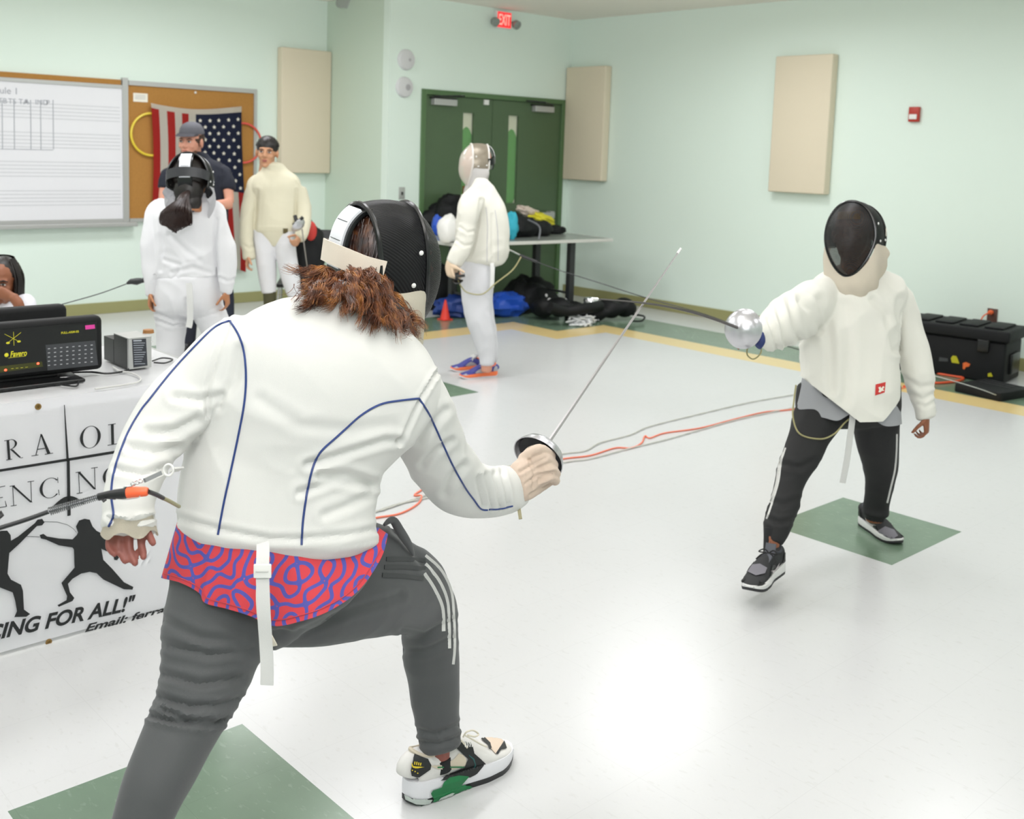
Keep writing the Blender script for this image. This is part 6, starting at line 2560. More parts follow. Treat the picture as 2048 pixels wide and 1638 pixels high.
MO = basis((-0.956, -0.181, 0.12), (0.12, 0.1, 0.98), (3.788, 2.143, 1.271), 1.0)
head_solid(bm, MO @ Matrix.Translation((0.015, 0, 0)))
W0, W1 = P(1852, 822, 4.155), P(1853, 850, 4.155)
hand_solid(bm, P(1852, 832, 4.155), (W1 - W0), P(1800, 840, 4.2) - P(1852, 832, 4.155), -1, 0.72, 0.75)
loft(bm, [RG(1530, 1070, 1563, 1076, 3.885, 0.9), RG(1528, 1110, 1556, 1112, 3.87, 0.9), RG(1526, 1130, 1550, 1130, 3.86, 0.9)], n=14)
loft(bm, [RG(1734, 1010, 1770, 1012, 4.40, 0.9), RG(1732, 1040, 1766, 1042, 4.40, 0.9)], n=14)
hand_solid(bm, P(1515, 676, 3.74), P(1490, 664, 3.66) - P(1515, 676, 3.74), V((0, 0, -1)), -1, 0.75, 1.0)
op = person('person in cream-white jacket, black mask and black striped pants, facing the camera, epee arm out', V((3.8, 2.1, 0)), bm, M_skin_b, 0.0055, 2)
FO = [(0.006, 7, [(1600, 600), (1625, 620), (1640, 660)]), (0.006, 6, [(1578, 600), (1590, 640), (1600, 680)]), (0.006, 6, [(1556, 615), (1566, 650), (1572, 690)]), (0.006, 5, [(1536, 635), (1548, 665), (1554, 695)]),
      (0.005, 9, [(1640, 600), (1660, 680), (1665, 780)]), (0.004, 10, [(1690, 610), (1700, 700), (1690, 800)]), (0.005, 7, [(1745, 600), (1775, 630), (1790, 700)]), (0.005, 8, [(1800, 600), (1798, 650), (1796, 700)]),
      (0.0028, 5, [(1822, 790), (1845, 800), (1870, 788)]), (0.0028, 5, [(1808, 755), (1840, 775), (1868, 770)]), (0.0022, 4, [(1832, 806), (1850, 814), (1872, 803)])]
oj = garment('jacket', op, [torso, r_arm, l_arm], mat('jacket_offwhite', 'E3E2D9', 0.75, bump=0.12, bscale=500, sheen=0.1), 0.0058, 6, folds([(a_ * 1.7, b_, c_) for a_, b_, c_ in FO], cloth_noise(0.009, 7, 5.0)))


def hem_cut(o, lines):
    """trim a garment along straight hem lines (pixel pairs, keep the side above)"""
    bm = BM()
    bm.from_mesh(o.data)
    off = base_of(o)
    for (a_, b_, d_) in lines:
        A__, B__ = P(*a_, d_) - off, P(*b_, d_) - off
        t_ = (B__ - A__).normalized()
        n_ = t_.cross(V((RF.x, RF.y, 0)).normalized()).normalized()
        if n_.z > 0:
            n_ = -n_
        fs = [f for f in bm.faces if pix(f.calc_center_median() + off)[0] < 1801]
        ge = list({e for f in fs for e in f.edges})
        gv_ = list({v for f in fs for v in f.verts})
        bmesh.ops.bisect_plane(bm, geom=gv_ + ge + fs, plane_co=A__, plane_no=n_, clear_outer=True)
    bm.to_mesh(o.data)
    bm.free()


hem_cut(oj, [((1603, 754), (1712, 838), 4.13), ((1736, 831), (1794, 788), 4.13), ((1690, 826), (1760, 826), 4.13)])
ojb = bvh_obj(oj)
bm = BM()
patch(bm, ojb, [(1751, 769), (1771, 764), (1769, 785), (1750, 791)], 0.002)
pt_ = link('red_patch', bm, mat('patch_red', 'C8322E', 0.6), oj)
bm = BM()
patch(bm, ojb, [(1756, 775), (1761, 773), (1761, 777), (1766, 772), (1768, 775), (1765, 778), (1768, 782), (1763, 782), (1760, 785), (1756, 784), (1758, 780)], 0.004)
link('patch_letter', bm, MATS['note_paper'], pt_)
garment('track_pants', op, [pelv, legA, legB], M_pk, 0.0062, 5, folds([(0.006, 6, [(1545, 925), (1600, 935), (1630, 920)]), (0.005, 6, [(1535, 1000), (1565, 1010), (1595, 1000)]), (0.005, 5, [(1530, 1035), (1560, 1046), (1586, 1040)])], cloth_noise(0.005, 8, 7.0)))
opb = bvh_obj(bpy.data.objects['track_pants.001'])
pk = bpy.data.objects['track_pants.001']
for pl_ in ([(1572, 896), (1563, 925), (1557, 965), (1545, 1005), (1534, 1038)], [(1568, 905), (1559, 930), (1553, 968), (1541, 1006)]):
    bm = BM()
    q = trace(opb, pl_, 8, 0.002)
    tube(bm, q, 1.0, flat=(0.0035, 0.001), upref=[(p - CAM).normalized() for p in q])
    link('side_stripe', bm, M_st, pk)
for pl_ in ([(1793, 868), (1792, 905), (1789, 940), (1781, 975), (1774, 1005)],):
    bm = BM()
    q = trace(opb, pl_, 8, 0.002)
    tube(bm, q, 1.0, flat=(0.0035, 0.001), upref=[(p - CAM).normalized() for p in q])
    link('side_stripe', bm, M_st, pk)
# grey t-shirt below the jacket
M_gt = mat('tshirt_grey', '9B9DA0', 0.85, bump=0.1, bscale=600)
bm = BM()
tps = [(1604, 756), (1660, 790), (1715, 800), (1760, 790), (1798, 765)]
hms = [(1590, 824), (1620, 829), (1650, 836), (1676, 841), (1700, 828), (1722, 826), (1742, 834), (1768, 851), (1790, 852), (1804, 848)]
for side in (-1, 1):
    g = []
    for i in range(61):
        s = i / 60
        tu, tv = polyat(tps, s)
        hu, hv = polyat(hms, s)
        row = []
        for j in range(11):
            t = j / 10
            bb = (0.105 + 0.035 * t) * math.sin(PI * s) ** 0.4
            row.append(bm.verts.new(P(tu + (hu - tu) * t, tv + (hv - tv) * t, 4.14 + side * (bb + 0.006 * t * math.sin(s * 26) * math.sin(PI * s)))))
        g.append(row)
    for i in range(60):
        for j in range(10):
            bm.faces.new((g[i][j], g[i + 1][j], g[i + 1][j + 1], g[i][j + 1]))
bmesh.ops.remove_doubles(bm, verts=bm.verts[:], dist=0.0008)
bmesh.ops.recalc_face_normals(bm, faces=bm.faces[:])
bmesh.ops.solidify(bm, geom=bm.faces[:], thickness=0.003)
link('t_shirt', bm, M_gt, op)
bm = BM()
tube(bm, catmull([P(1706, 826, 4.02), P(1702, 860, 4.03), P(1694, 920, 4.05), P(1685, 966, 4.06)], 6), 1.0, flat=(0.0115, 0.0012), upref=RF)
link('jacket_strap', bm, M_web, oj)
bm = BM()
tube(bm, catmull([P(1592, 770, 4.08), P(1588, 800, 4.06), P(1586, 835, 4.03), P(1600, 868, 4.0), P(1640, 878, 3.99), P(1668, 868, 4.0), P(1690, 845, 4.02), P(1706, 832, 4.04)], 8), 0.0032, 8)
tag(link('body_cord', bm, M_ol), "thin olive body cord looping below the opponent's jacket", 'cord')
for c_ in ([RG(1566, 1060, 1528, 1056, 3.895, 0.9), RG(1560, 1095, 1527, 1092, 3.88, 0.9), RG(1556, 1120, 1526, 1118, 3.87, 0.9)], [RG(1772, 1008, 1730, 1006, 4.40, 0.9), RG(1768, 1040, 1732, 1038, 4.40, 0.9)]):
    bm = BM()
    loft(bm, c_, n=16)
    link('sock', bm, M_sock, op)
fencing_mask(op, MO, bib=mat('bib_ivory', 'FBF3E2', 0.85, bump=0.2, bscale=600))
# gold band behind the wire mesh
bm = BM()
rows = []
for j in range(5):
    rows.append([bm.verts.new(MO @ V((0.062 + 0.037 * math.cos(th) - 0.006 * j / 4, 0.050 * math.sin(th), 0.048 + 0.030 * j / 4))) for th in [-1.1 + 2.2 * k / 20 for k in range(21)]])
for j in range(4):
    for k in range(20):
        bm.faces.new((rows[j][k], rows[j][k + 1], rows[j + 1][k + 1], rows[j + 1][k]))
bmesh.ops.solidify(bm, geom=bm.faces[:], thickness=0.003)
link('forehead_padding', bm, mat('gold_padding', 'D9A63C', 0.7), bpy.data.objects['fencing_mask.001'])
colo = dict(upper=mat('runner_black', '222325', 0.7), overlay=mat('runner_black_gloss', '111213', 0.4), sole=mat('runner_sole', 'DCDCDA', 0.5), outsole=mat('runner_tread', '2A2A2C', 0.6),
            collar=mat('runner_collar', '3C3E44', 0.8), tongue=mat('runner_tongue', '55575E', 0.7), laces=mat('runner_lace', '141414', 0.7))
hA = P(1560, 1150, 3.90)
hA.z = 0.055
tA = hA + V((-0.96, -0.20, 0.02))
sA = shoe(op, hA, hA + (tA - hA).normalized() * 0.285, V((0.05, 0.1, 1)), colo, name='shoe', hi=True, swoosh=mat('runner_logo', 'D0C8C8', 0.5))
hB = onz(1722, 1046, 0.0)
tB = onz(1797, 1090, 0.0)
sB = shoe(op, hB, hB + (tB - hB).normalized() * 0.27, V((0, 0, 1)), colo, name='shoe', hi=True, swoosh=MATS['runner_logo'])
for s_ in (sA, sB):
    bm = BM()
    bvx = bvh_obj(s_)
    cpx = pix(V(base_of(s_)) + sum((v.co for v in s_.data.vertices), V()) / len(s_.data.vertices))
# toe box in grey mesh
for s_, px in ((sA, [(1492, 1142), (1500, 1130), (1520, 1128), (1534, 1136), (1530, 1147), (1512, 1152)]), (sB, [(1756, 1062), (1770, 1053), (1788, 1060), (1796, 1072), (1786, 1078), (1770, 1076)])):
    bm = BM()
    try:
        patch(bm, bvh_obj(s_), px, 0.004)
        link('toe_mesh', bm, mat('runner_grey_mesh', '77757C', 0.8), s_)
    except Exception:
        bm.free()
Go = P(1474, 655, 3.57)
ep2 = epee(Go, P(1195, 598, 2.89), "the opponent's epee pointing at the near fencer, silver bell guard in front", bend=0.02, bcol=mat('blade_dark_steel', '5E5A58', 0.35, metal=0.6))
bm = BM()
tube(bm, catmull([P(1520, 686, 3.70), P(1522, 705, 3.68), P(1508, 718, 3.66), P(1496, 712, 3.66), P(1494, 700, 3.66), P(1500, 690, 3.66)], 6), 0.0026, 6)
link('wrist_cord', bm, M_ol, bpy.data.objects['body_cord.001'] if 'body_cord.001' in bpy.data.objects else op)
bm = BM()
tube(bm, catmull([P(1521, 668, 3.70), P(1524, 682, 3.68), P(1516, 694, 3.67)], 5), 0.012, 10)
link('wrist_tie', bm, mat('navy_tie', '26366E', 0.7), op)
fcord('reel_line', [(2004, 797), (2003, 796)], 0.003, M_gy, 'x') if False else None
bm = BM()
tube(bm, catmull([P(1796, 742, 4.3), P(1850, 748, 4.9), P(1900, 760, 5.5), P(1960, 778, 6.2), onz(1992, 790, 0.07)], 8), 0.0028, 6)
tag(link('reel_line', bm, M_gy), 'thin grey reel line stretched from the facing fencer to the flat black reel box', 'cord')

# ------------------------------------------------------------------ masked fencer standing by the back table
D0 = 7.22
torso = [RG(919, 522, 1010, 524, D0, 0.62), RG(914, 490, 1018, 500, D0, 0.6), RG(912, 450, 1018, 455, D0, 0.6), RG(916, 415, 1013, 420, D0, 0.56), RG(925, 392, 1002, 395, D0, 0.52), RG(942, 374, 990, 376, D0, 0.6), RG(950, 358, 978, 362, D0, 0.8)]
armb = [RG(925, 392, 968, 400, D0 - 0.12, 0.8), RG(917, 415, 960, 425, D0 - 0.16, 0.8), RG(915, 450, 950, 462, D0 - 0.17, 0.85), RG(911, 480, 946, 492, D0 - 0.17, 0.85), RG(900, 503, 934, 515, D0 - 0.18, 0.85), RG(894, 518, 922, 534, D0 - 0.18, 0.85)]
legs1 = [RG(920, 515, 988, 518, D0, 0.7), RG(920, 560, 984, 562, D0 - 0.02, 0.75), RG(924, 600, 980, 600, D0 - 0.02, 0.75), RG(932, 640, 984, 642, D0 - 0.02, 0.8), RG(947, 680, 989, 680, D0 - 0.01, 0.85), RG(957, 712, 990, 712, D0, 0.9), RG(960, 728, 988, 728, D0, 0.9)]
legs2 = [RG(935, 520, 992, 520, D0 + 0.1, 0.7), RG(940, 600, 985, 600, D0 + 0.16, 0.8), RG(955, 660, 992, 660, D0 + 0.19, 0.9), RG(966, 705, 996, 705, D0 + 0.2, 0.9), RG(968, 722, 994, 722, D0 + 0.2, 0.9)]
MB_ = basis((-0.86, 0.50, 0.0), (0, 0, 1), (4.792, 5.565, 1.462), 1.0)
bm = BM()
for rs in (torso, armb, legs1, legs2):
    loft(bm, rs, n=18, shrink=0.84)
head_solid(bm, MB_ @ Matrix.Translation((0.015, 0, 0)))
hand_solid(bm, P(902, 528, D0 - 0.18), P(908, 556, D0 - 0.2) - P(902, 528, D0 - 0.18), RX, 1, 0.85, 0.9)
loft(bm, [RG(962, 715, 986, 715, D0, 0.9), RG(962, 742, 984, 742, D0, 0.9)], n=12)
loft(bm, [RG(970, 715, 992, 715, D0 + 0.2, 0.9), RG(970, 736, 992, 736, D0 + 0.2, 0.9)], n=12)
bf = person('person in silver clear-visor mask, white jacket and pale grey joggers by the back table', V((4.85, 5.45, 0)), bm, M_skin, 0.0075, 2)
bj = garment('jacket', bf, [torso, armb], mat('jacket_warm_white', 'D8D6CB', 0.75, bump=0.12, bscale=500), 0.007, 4,
             folds([(0.006, 3, [(960, 400), (955, 450), (948, 490), (940, 512)]), (0.005, 3, [(920, 455), (935, 465), (948, 462)]), (0.005, 3, [(912, 480), (928, 492), (945, 488)]), (0.004, 3, [(985, 430), (985, 480), (985, 520)])], cloth_noise(0.008, 8, 1.0)))
bjb = bvh_obj(bj)
for pl_ in ([(972, 415), (975, 450), (974, 490), (974, 524)], [(990, 420), (995, 460), (996, 500), (996, 522)]):
    bm = BM()
    tube(bm, trace(bjb, pl_, 6, 0.001), 0.0016, 5)
    link('back_seam', bm, mat('seam_grey', 'A8A8B4', 0.7), bj)
garment('joggers', bf, [legs1, legs2], mat('joggers_pale_grey', 'CFCFD2', 0.85), 0.0075, 4, cloth_noise(0.006, 9, 2.0))
M_silver = mat('mask_silver_mesh', 'BDB6A8', 0.3, metal=0.35)
fencing_mask(bf, MB_, front=M_lex, side=mat('mask_tan_silver', 'B6AC9A', 0.35, metal=0.3), bib=mat('bib_white', 'DFDDDA', 0.8), trim=mat('trim_silver', 'CFCBC4', 0.3), tongue=M_rub, pad=M_white, strap=M_rub)
bm = BM()
hand_solid(bm, P(902, 528, D0 - 0.18), P(908, 556, D0 - 0.2) - P(902, 528, D0 - 0.18), RX, 1, 1.02, 0.9)
loft(bm, [RG(893, 520, 921, 530, D0 - 0.18, 0.8), RG(890, 535, 916, 542, D0 - 0.18, 0.8), RG(893, 550, 914, 556, D0 - 0.19, 0.7)], n=16)
me = remesh(bm, 0.006, 3)
link('glove', me, mat('glove_tan', 'D2BBA0', 0.8), bf)
bm = BM()
tube(bm, [P(914, 545, D0 - 0.23), P(914, 560, D0 - 0.23)], 0.014, 8)
tube(bm, [P(910, 553, D0 - 0.26), P(930, 551, D0 - 0.26)], 0.009, 8)
lathe(bm, [(0.0, 0.0), (0.02, -0.004), (0.035, -0.014), (0.036, -0.014), (0.02, 0.001)], P(916, 566, D0 - 0.22), V((0.2, 0.1, -1)), 20)
tag(link('epee_hilt', bm, M_black), "black weapon hilt in the silver-masked fencer's glove", 'epee hilt')
colb = dict(upper=mat('trainer_blue', '3C3F8C', 0.6), overlay=mat('trainer_grey', 'A8A6AC', 0.6), sole=mat('trainer_orange', 'F07A48', 0.5), outsole=mat('trainer_sole_white', 'D9D5D8', 0.5),
            collar=mat('trainer_orange', 'F07A48'), tongue=MATS['trainer_grey'] if 'trainer_grey' in MATS else M_white, laces=M_white)
h1 = onz(994, 752, 0)
t1 = onz(922, 757, 0)
shoe(bf, h1, h1 + (t1 - h1).normalized() * 0.28, V((0, 0, 1)), colb)
h2 = h1 + V((0.10, 0.22, 0))
shoe(bf, h2, h2 + (t1 - h1).normalized() * 0.28, V((0, 0, 1)), colb)
bm = BM()
tube(bm, catmull([P(984, 526, D0 - 0.12), P(985, 545, D0 - 0.13), P(984, 575, D0 - 0.13)], 4), 1.0, flat=(0.013, 0.002), upref=RF)
link('jacket_strap', bm, M_web, bj)
c2 = empty('body_cord', P(1026, 503, D0), 'reel line clipped behind the silver-masked fencer, stretched to the right', 'cord')
bm = BM()
tube(bm, catmull([P(1014, 497, D0), P(1030, 505, D0), P(1050, 515, D0)], 4), 0.006, 6)
link('clip', bm, M_chrome, c2)
bm = BM()
tube(bm, [P(1040, 511, D0), P(1075, 524, D0 - 0.05)], [0.012, 0.009], 8)
link('connector', bm, M_black, c2)
bm = BM()
tube(bm, catmull([P(1075, 524, D0 - 0.05), P(1120, 541, D0 - 0.1), P(1200, 566, 6.95), P(1300, 598, 6.8), P(1420, 632, 6.6), P(1600, 700, 6.6), V((7.35, 3.9, 0.06))], 8), 0.0032, 6)
link('reel_line', bm, M_tleg, c2)
bm = BM()
tube(bm, catmull([P(1042, 514, D0 - 0.02), P(1025, 540, D0 - 0.08), P(992, 566, D0 - 0.16), P(965, 588, D0 - 0.2), P(935, 585, D0 - 0.2), P(922, 572, D0 - 0.2), P(916, 560, D0 - 0.22)], 8), 0.0045, 6)
link('loop_cord', bm, M_ol, c2)

# ------------------------------------------------------------------ girl with the ponytail, back to the camera
D1 = 5.25
torso = [RG(309, 566, 438, 558, D1, 0.6), RG(306, 530, 440, 528, D1, 0.6), RG(306, 480, 440, 480, D1, 0.6), RG(302, 440, 445, 440, D1, 0.55), RG(312, 412, 436, 412, D1, 0.5), RG(332, 398, 416, 400, D1, 0.5), RG(350, 386, 402, 388, D1, 0.8)]
la = [RG(335, 402, 300, 440, D1, 0.9), RG(318, 432, 289, 452, D1 - 0.02, 0.9), RG(322, 492, 283, 492, D1 - 0.03, 0.9), RG(320, 535, 284, 532, D1 - 0.04, 0.9), RG(318, 565, 289, 562, D1 - 0.05, 0.85), RG(314, 590, 292, 590, D1 - 0.05, 0.85)]
ra = [RG(415, 402, 440, 436, D1, 0.9), RG(425, 430, 455, 450, D1 - 0.02, 0.9), RG(432, 490, 469, 490, D1 - 0.03, 0.9), RG(436, 530, 471, 530, D1 - 0.04, 0.9), RG(440, 560, 467, 564, D1 - 0.05, 0.85), RG(442, 582, 463, 586, D1 - 0.05, 0.85)]
pl1 = [RG(308, 560, 440, 556, D1, 0.62), RG(306, 600, 444, 596, D1, 0.66), RG(308, 622, 446, 618, D1, 0.62)]
lg1 = [RG(308, 610, 378, 622, D1, 0.85), RG(314, 655, 370, 660, D1, 0.9), RG(316, 700, 366, 700, D1, 0.9), RG(320, 770, 362, 770, D1, 0.9), RG(322, 850, 354, 850, D1, 0.9), RG(324, 900, 350, 900, D1, 0.9)]
lg2 = [RG(376, 616, 446, 610, D1, 0.85), RG(398, 655, 462, 650, D1, 0.9), RG(416, 700, 474, 700, D1, 0.9), RG(430, 770, 480, 770, D1, 0.9), RG(444, 850, 480, 850, D1, 0.9), RG(448, 900, 476, 900, D1, 0.9)]
MG = basis((0.655, 0.74, -0.15), (0.07, 0.14, 0.99), (2.374, 4.903, 1.36), 1.0)
bm = BM()
for rs in (torso, la, ra, pl1, lg1, lg2):
    loft(bm, rs, n=18, shrink=0.84)
head_solid(bm, MG @ Matrix.Translation((0.015, 0, 0)))
hand_solid(bm, P(303, 584, D1 - 0.05), P(301, 606, D1 - 0.05) - P(303, 584, D1 - 0.05), RX, 1, 0.72, 0.5)
hand_solid(bm, P(453, 582, D1 - 0.05), P(455, 606, D1 - 0.05) - P(453, 582, D1 - 0.05), -RX, -1, 0.72, 0.5)
gl = person('person in all-white fencing kit and black mask, long dark ponytail, back to the camera', V((2.38, 4.9, 0)), bm, M_skin_m, 0.007, 2)
gj = garment('jacket', gl, [torso, la, ra], M_jw2, 0.0065, 5,
             folds([(0.006, 4, [(322, 440), (326, 490), (322, 540)]), (0.006, 4, [(433, 440), (431, 490), (435, 545)]), (0.005, 4, [(345, 545), (385, 535), (420, 545)]), (0.005, 4, [(330, 520), (360, 530), (350, 555)]),
                    (0.004, 3, [(310, 560), (370, 564), (438, 553)]), (0.004, 5, [(340, 470), (370, 500), (400, 520)]), (0.005, 3, [(442, 556), (455, 562), (468, 558)])], cloth_noise(0.008, 8, 4.0)))
garment('breeches', gl, [pl1, lg1, lg2], mat('breeches_white', 'D6D6D8', 0.75), 0.0075, 4,
        folds([(0.006, 3, [(312, 625), (345, 640), (372, 636)]), (0.006, 3, [(314, 640), (345, 652), (370, 648)]), (0.005, 4, [(372, 600), (374, 625)]), (0.004, 3, [(380, 640), (410, 634), (446, 620)])], cloth_noise(0.006, 9, 6.0)))
bm = BM()
tube(bm, catmull([P(378, 566, D1 - 0.18), P(380, 600, D1 - 0.18), P(380, 640, D1 - 0.17), P(377, 655, D1 - 0.17)], 4), 1.0, flat=(0.0145, 0.002), upref=RF)
link('jacket_strap', bm, M_web, gj)
fencing_mask(gl, MG, pad=mat('tongue_pad_white', 'DFE1E6'), strap=mat('strap_black', '2A2B2E', 0.5), bib=M_jw2)
random.seed(3)
bm = BM()
T = lambda p: MG @ V(p)
ellip(bm, (0, 0, 0), (0.092, 0.090, 0.098))
ellip(bm, (-0.033, 0, -0.075), (0.064, 0.072, 0.085))
ellip(bm, (-0.040, 0, -0.135), (0.045, 0.066, 0.055))
bmesh.ops.transform(bm, matrix=MG @ Matrix.Translation((-0.005, 0, 0.016)), verts=bm.verts[:])
hg = link('hair', bm, M_hair_k, gl)
bm = BM()
lathe(bm, [(0.088, -0.03), (0.082, 0.0), (0.076, 0.032), (0.072, 0.032), (0.078, 0.0)], P(379, 399, D1), V((0, 0, 1)), 28)
link('collar', bm, M_jw2, gj)
bm = BM()
q = [P(375, 385, 5.10), P(366, 398, 5.04), P(357, 425, 4.99), P(352, 445, 4.98), P(350, 462, 4.99)]
tube(bm, catmull(q, 6), [0.009 + 0.021 * math.sin(PI * min(1, k / 24)) ** 0.9 for k in range(25)], 16)
for k_ in range(650):
    th, rr = random.uniform(0, 2 * PI), random.random() ** 0.5
    ou, ov = math.cos(th) * rr, math.sin(th) * rr
    pts = [P(376 + ou * 4, 384 + ov * 3, 5.09), P(366 + ou * 12, 400 + ov * 4, 5.03 + ov * 0.02), P(353 + ou * 32, 425 + ov * 8, 4.98 + ov * 0.03 - 0.03 * math.sqrt(1 - ou * ou * 0.9)), P(351 + ou * 32 + random.gauss(0, 2.5), 445 + ov * 8, 4.98 - 0.03 * math.sqrt(1 - ou * ou * 0.9)),
           P(350 + ou * 16 + random.gauss(0, 2), 462 - abs(ou) * 14 + random.gauss(0, 2), 4.99 - 0.01)]
    tube(bm, catmull(pts, 4), 0.0022, 4, cap=False)
link('ponytail', bm, M_hair_d, hg)
shw = dict(upper=M_white, overlay=MATS['trainer_grey'], sole=M_white, outsole=M_tleg, laces=M_white, tongue=M_white, collar=M_white)
for (u_, v_) in ((336, 900), (462, 900)):
    f_ = P(u_, v_, D1)
    f_.z = 0
    shoe(gl, f_ - V((0.655, 0.74, 0)) * 0.06, f_ + V((0.655, 0.74, 0)) * 0.18, V((0, 0, 1)), shw)
c3 = empty('body_cord', P(272, 565, D1), 'black connector and thin reel line hanging left of the ponytailed fencer', 'cord')
bm = BM()
tube(bm, [P(254, 567, D1), P(262, 563, D1), P(274, 563, D1), P(284, 561, D1), P(291, 563, D1)], [0.006, 0.014, 0.018, 0.013, 0.005], 10)
link('connector', bm, M_tleg, c3)
bm = BM()
tube(bm, catmull([P(255, 567, D1), P(200, 587, D1), P(130, 607, D1), P(40, 632, D1), P(-60, 655, D1), P(-200, 695, 5.2), P(-420, 760, 5.1)], 6), 0.0028, 6)
link('reel_line', bm, M_tleg, c3)
bm = BM()
tube(bm, [P(280, 560, D1), P(292, 553, D1 - 0.02), P(312, 548, D1 - 0.1)], 0.004, 6)
link('clip', bm, M_chrome, c3)

# ------------------------------------------------------------------ man with the cap
D2 = 7.7
torso = [RG(360, 470, 452, 470, D2, 0.55), RG(352, 430, 456, 430, D2, 0.58), RG(340, 385, 460, 385, D2, 0.55), RG(338, 350, 458, 352, D2, 0.5), RG(348, 328, 446, 330, D2, 0.45), RG(368, 318, 426, 320, D2, 0.5), RG(380, 308, 416, 310, D2, 0.8)]
rsl = [RG(430, 326, 446, 352, D2, 0.9), RG(440, 338, 462, 350, D2 - 0.03, 0.9), RG(442, 362, 470, 362, D2 - 0.05, 0.9), RG(442, 376, 471, 377, D2 - 0.06, 0.9)]
rar = [RG(440, 352, 462, 352, D2 - 0.03, 0.9), RG(446, 380, 467, 382, D2 - 0.06, 0.9), RG(449, 400, 468, 404, D2 - 0.09, 0.9)]
rfa = [RG(452, 398, 462, 418, D2 - 0.10, 0.9), RG(436, 400, 440, 418, D2 - 0.2, 0.9), RG(415, 404, 418, 418, D2 - 0.27, 0.9)]
lsl = [RG(350, 330, 336, 354, D2, 0.9), RG(340, 345, 322, 352, D2 - 0.03, 0.9), RG(340, 374, 316, 374, D2 - 0.05, 0.9)]
lar = [RG(338, 355, 322, 355, D2 - 0.03, 0.9), RG(336, 385, 318, 388, D2 - 0.06, 0.9), RG(334, 405, 318, 410, D2 - 0.09, 0.9)]
lfa = [RG(324, 398, 330, 418, D2 - 0.10, 0.9), RG(350, 400, 352, 418, D2 - 0.2, 0.9), RG(375, 398, 377, 412, D2 - 0.25, 0.9)]
legm = [[RG(358, 460, 410, 470, D2, 0.8), RG(360, 540, 402, 540, D2, 0.85), RG(362, 620, 396, 620, D2, 0.85), RG(364, 694, 390, 694, D2, 0.85)], [RG(404, 468, 456, 460, D2, 0.8), RG(418, 540, 460, 540, D2, 0.85), RG(430, 600, 468, 600, D2, 0.85), RG(440, 694, 466, 694, D2, 0.85)]]
pelm = [RG(358, 455, 454, 455, D2, 0.55), RG(357, 485, 456, 485, D2, 0.55)]
hc = P(382, 284, D2 - 0.02)
MM = basis((-0.80, -0.60, -0.03), (0.02, 0.0, 1), hc, 1.06)
bm = BM()
for rs in [torso, rsl, lsl, pelm] + legm:
    loft(bm, rs, n=18, shrink=0.86)
for rs in (rar, rfa, lar, lfa):
    loft(bm, rs, n=14)
head_solid(bm, MM)
hand_solid(bm, P(420, 411, D2 - 0.26), P(395, 408, D2 - 0.28) - P(420, 411, D2 - 0.26), RF, 1, 0.95, 0.4)
hand_solid(bm, P(372, 405, D2 - 0.24), P(398, 400, D2 - 0.22) - P(372, 405, D2 - 0.24), RF, -1, 0.95, 0.4)
mn = person('bearded person in a dark grey cap and navy t-shirt, arms folded, before the flag', V((3.55, 7.3, 0)), bm, M_skin, 0.0065, 2)
face_parts(mn, MM)
bm = BM()
loft(bm, [(MM @ V((0.02, 0, -0.065)), MM.to_3x3() @ V((0, 0.060, 0)), 0.052), (MM @ V((0.03, 0, -0.085)), MM.to_3x3() @ V((0, 0.053, 0)), 0.050), (MM @ V((0.045, 0, -0.108)), MM.to_3x3() @ V((0, 0.036, 0)), 0.036)], n=24, cap=0.3)
link('beard', bm, mat('beard_brown', '5A3C2C', 0.9, var=0.3, vscale=150), mn)
bm = BM()
ellip(bm, (0, 0, 0), (0.098, 0.080, 0.075))
bmesh.ops.transform(bm, matrix=MM @ Matrix.Translation((-0.022, 0, 0.022)), verts=bm.verts[:])
link('hair', bm, mat('hair_short_brown', '3A281C', 0.7), mn)
bm = BM()
prof = [(0.0, 0.086), (0.03, 0.083), (0.06, 0.068), (0.080, 0.040), (0.086, 0.012), (0.087, 0.0), (0.083, 0.0)]
prof = [(a_ * 0.93, b_ * 0.95) for a_, b_ in prof]
lathe(bm, prof, (0, 0, 0), V((0, 0, 1)), 32)
for v in bm.verts:
    v.co.x *= 1.17
tpts = []
NB = 12
r1, r2 = [], []
for k in range(NB + 1):
    th = -1.05 + 2.1 * k / NB
    r1.append(bm.verts.new(V((0.100 * math.cos(th), 0.086 * math.sin(th), 0.006))))
    r2.append(bm.verts.new(V((0.098 * math.cos(th) + 0.072 * math.cos(th * 1.2) ** 0.7 if abs(th) < 1.04 else 0.098 * math.cos(th), 0.086 * math.sin(th), -0.010 - 0.010 * (1 - abs(th)) * 0))))
fcs = [bm.faces.new((r1[k], r1[k + 1], r2[k + 1], r2[k])) for k in range(NB)]
bmesh.ops.solidify(bm, geom=fcs, thickness=0.004)
bmesh.ops.transform(bm, matrix=MM @ Matrix.Translation((-0.012, 0, 0.056)) @ Matrix.Rotation(0.05, 4, 'Y'), verts=bm.verts[:])
link('baseball_cap', bm, mat('cap_charcoal', '58585F', 0.8, bump=0.2, bscale=300), mn)
garment('t_shirt', mn, [torso, rsl, lsl], mat('tshirt_navy', '171B28', 0.85), 0.007, 4, cloth_noise(0.007, 9, 3.3))
garment('trousers', mn, [pelm] + legm, mat('trousers_dark_navy', '1C2030', 0.8), 0.009, 3)
for (u_, v_) in ((377, 700), (453, 700)):
    f_ = P(u_, v_, D2)
    f_.z = 0
    shoe(mn, f_ + V((0.78, 0.6, 0)) * 0.07, f_ - V((0.78, 0.6, 0)) * 0.21, V((0, 0, 1)), colo)

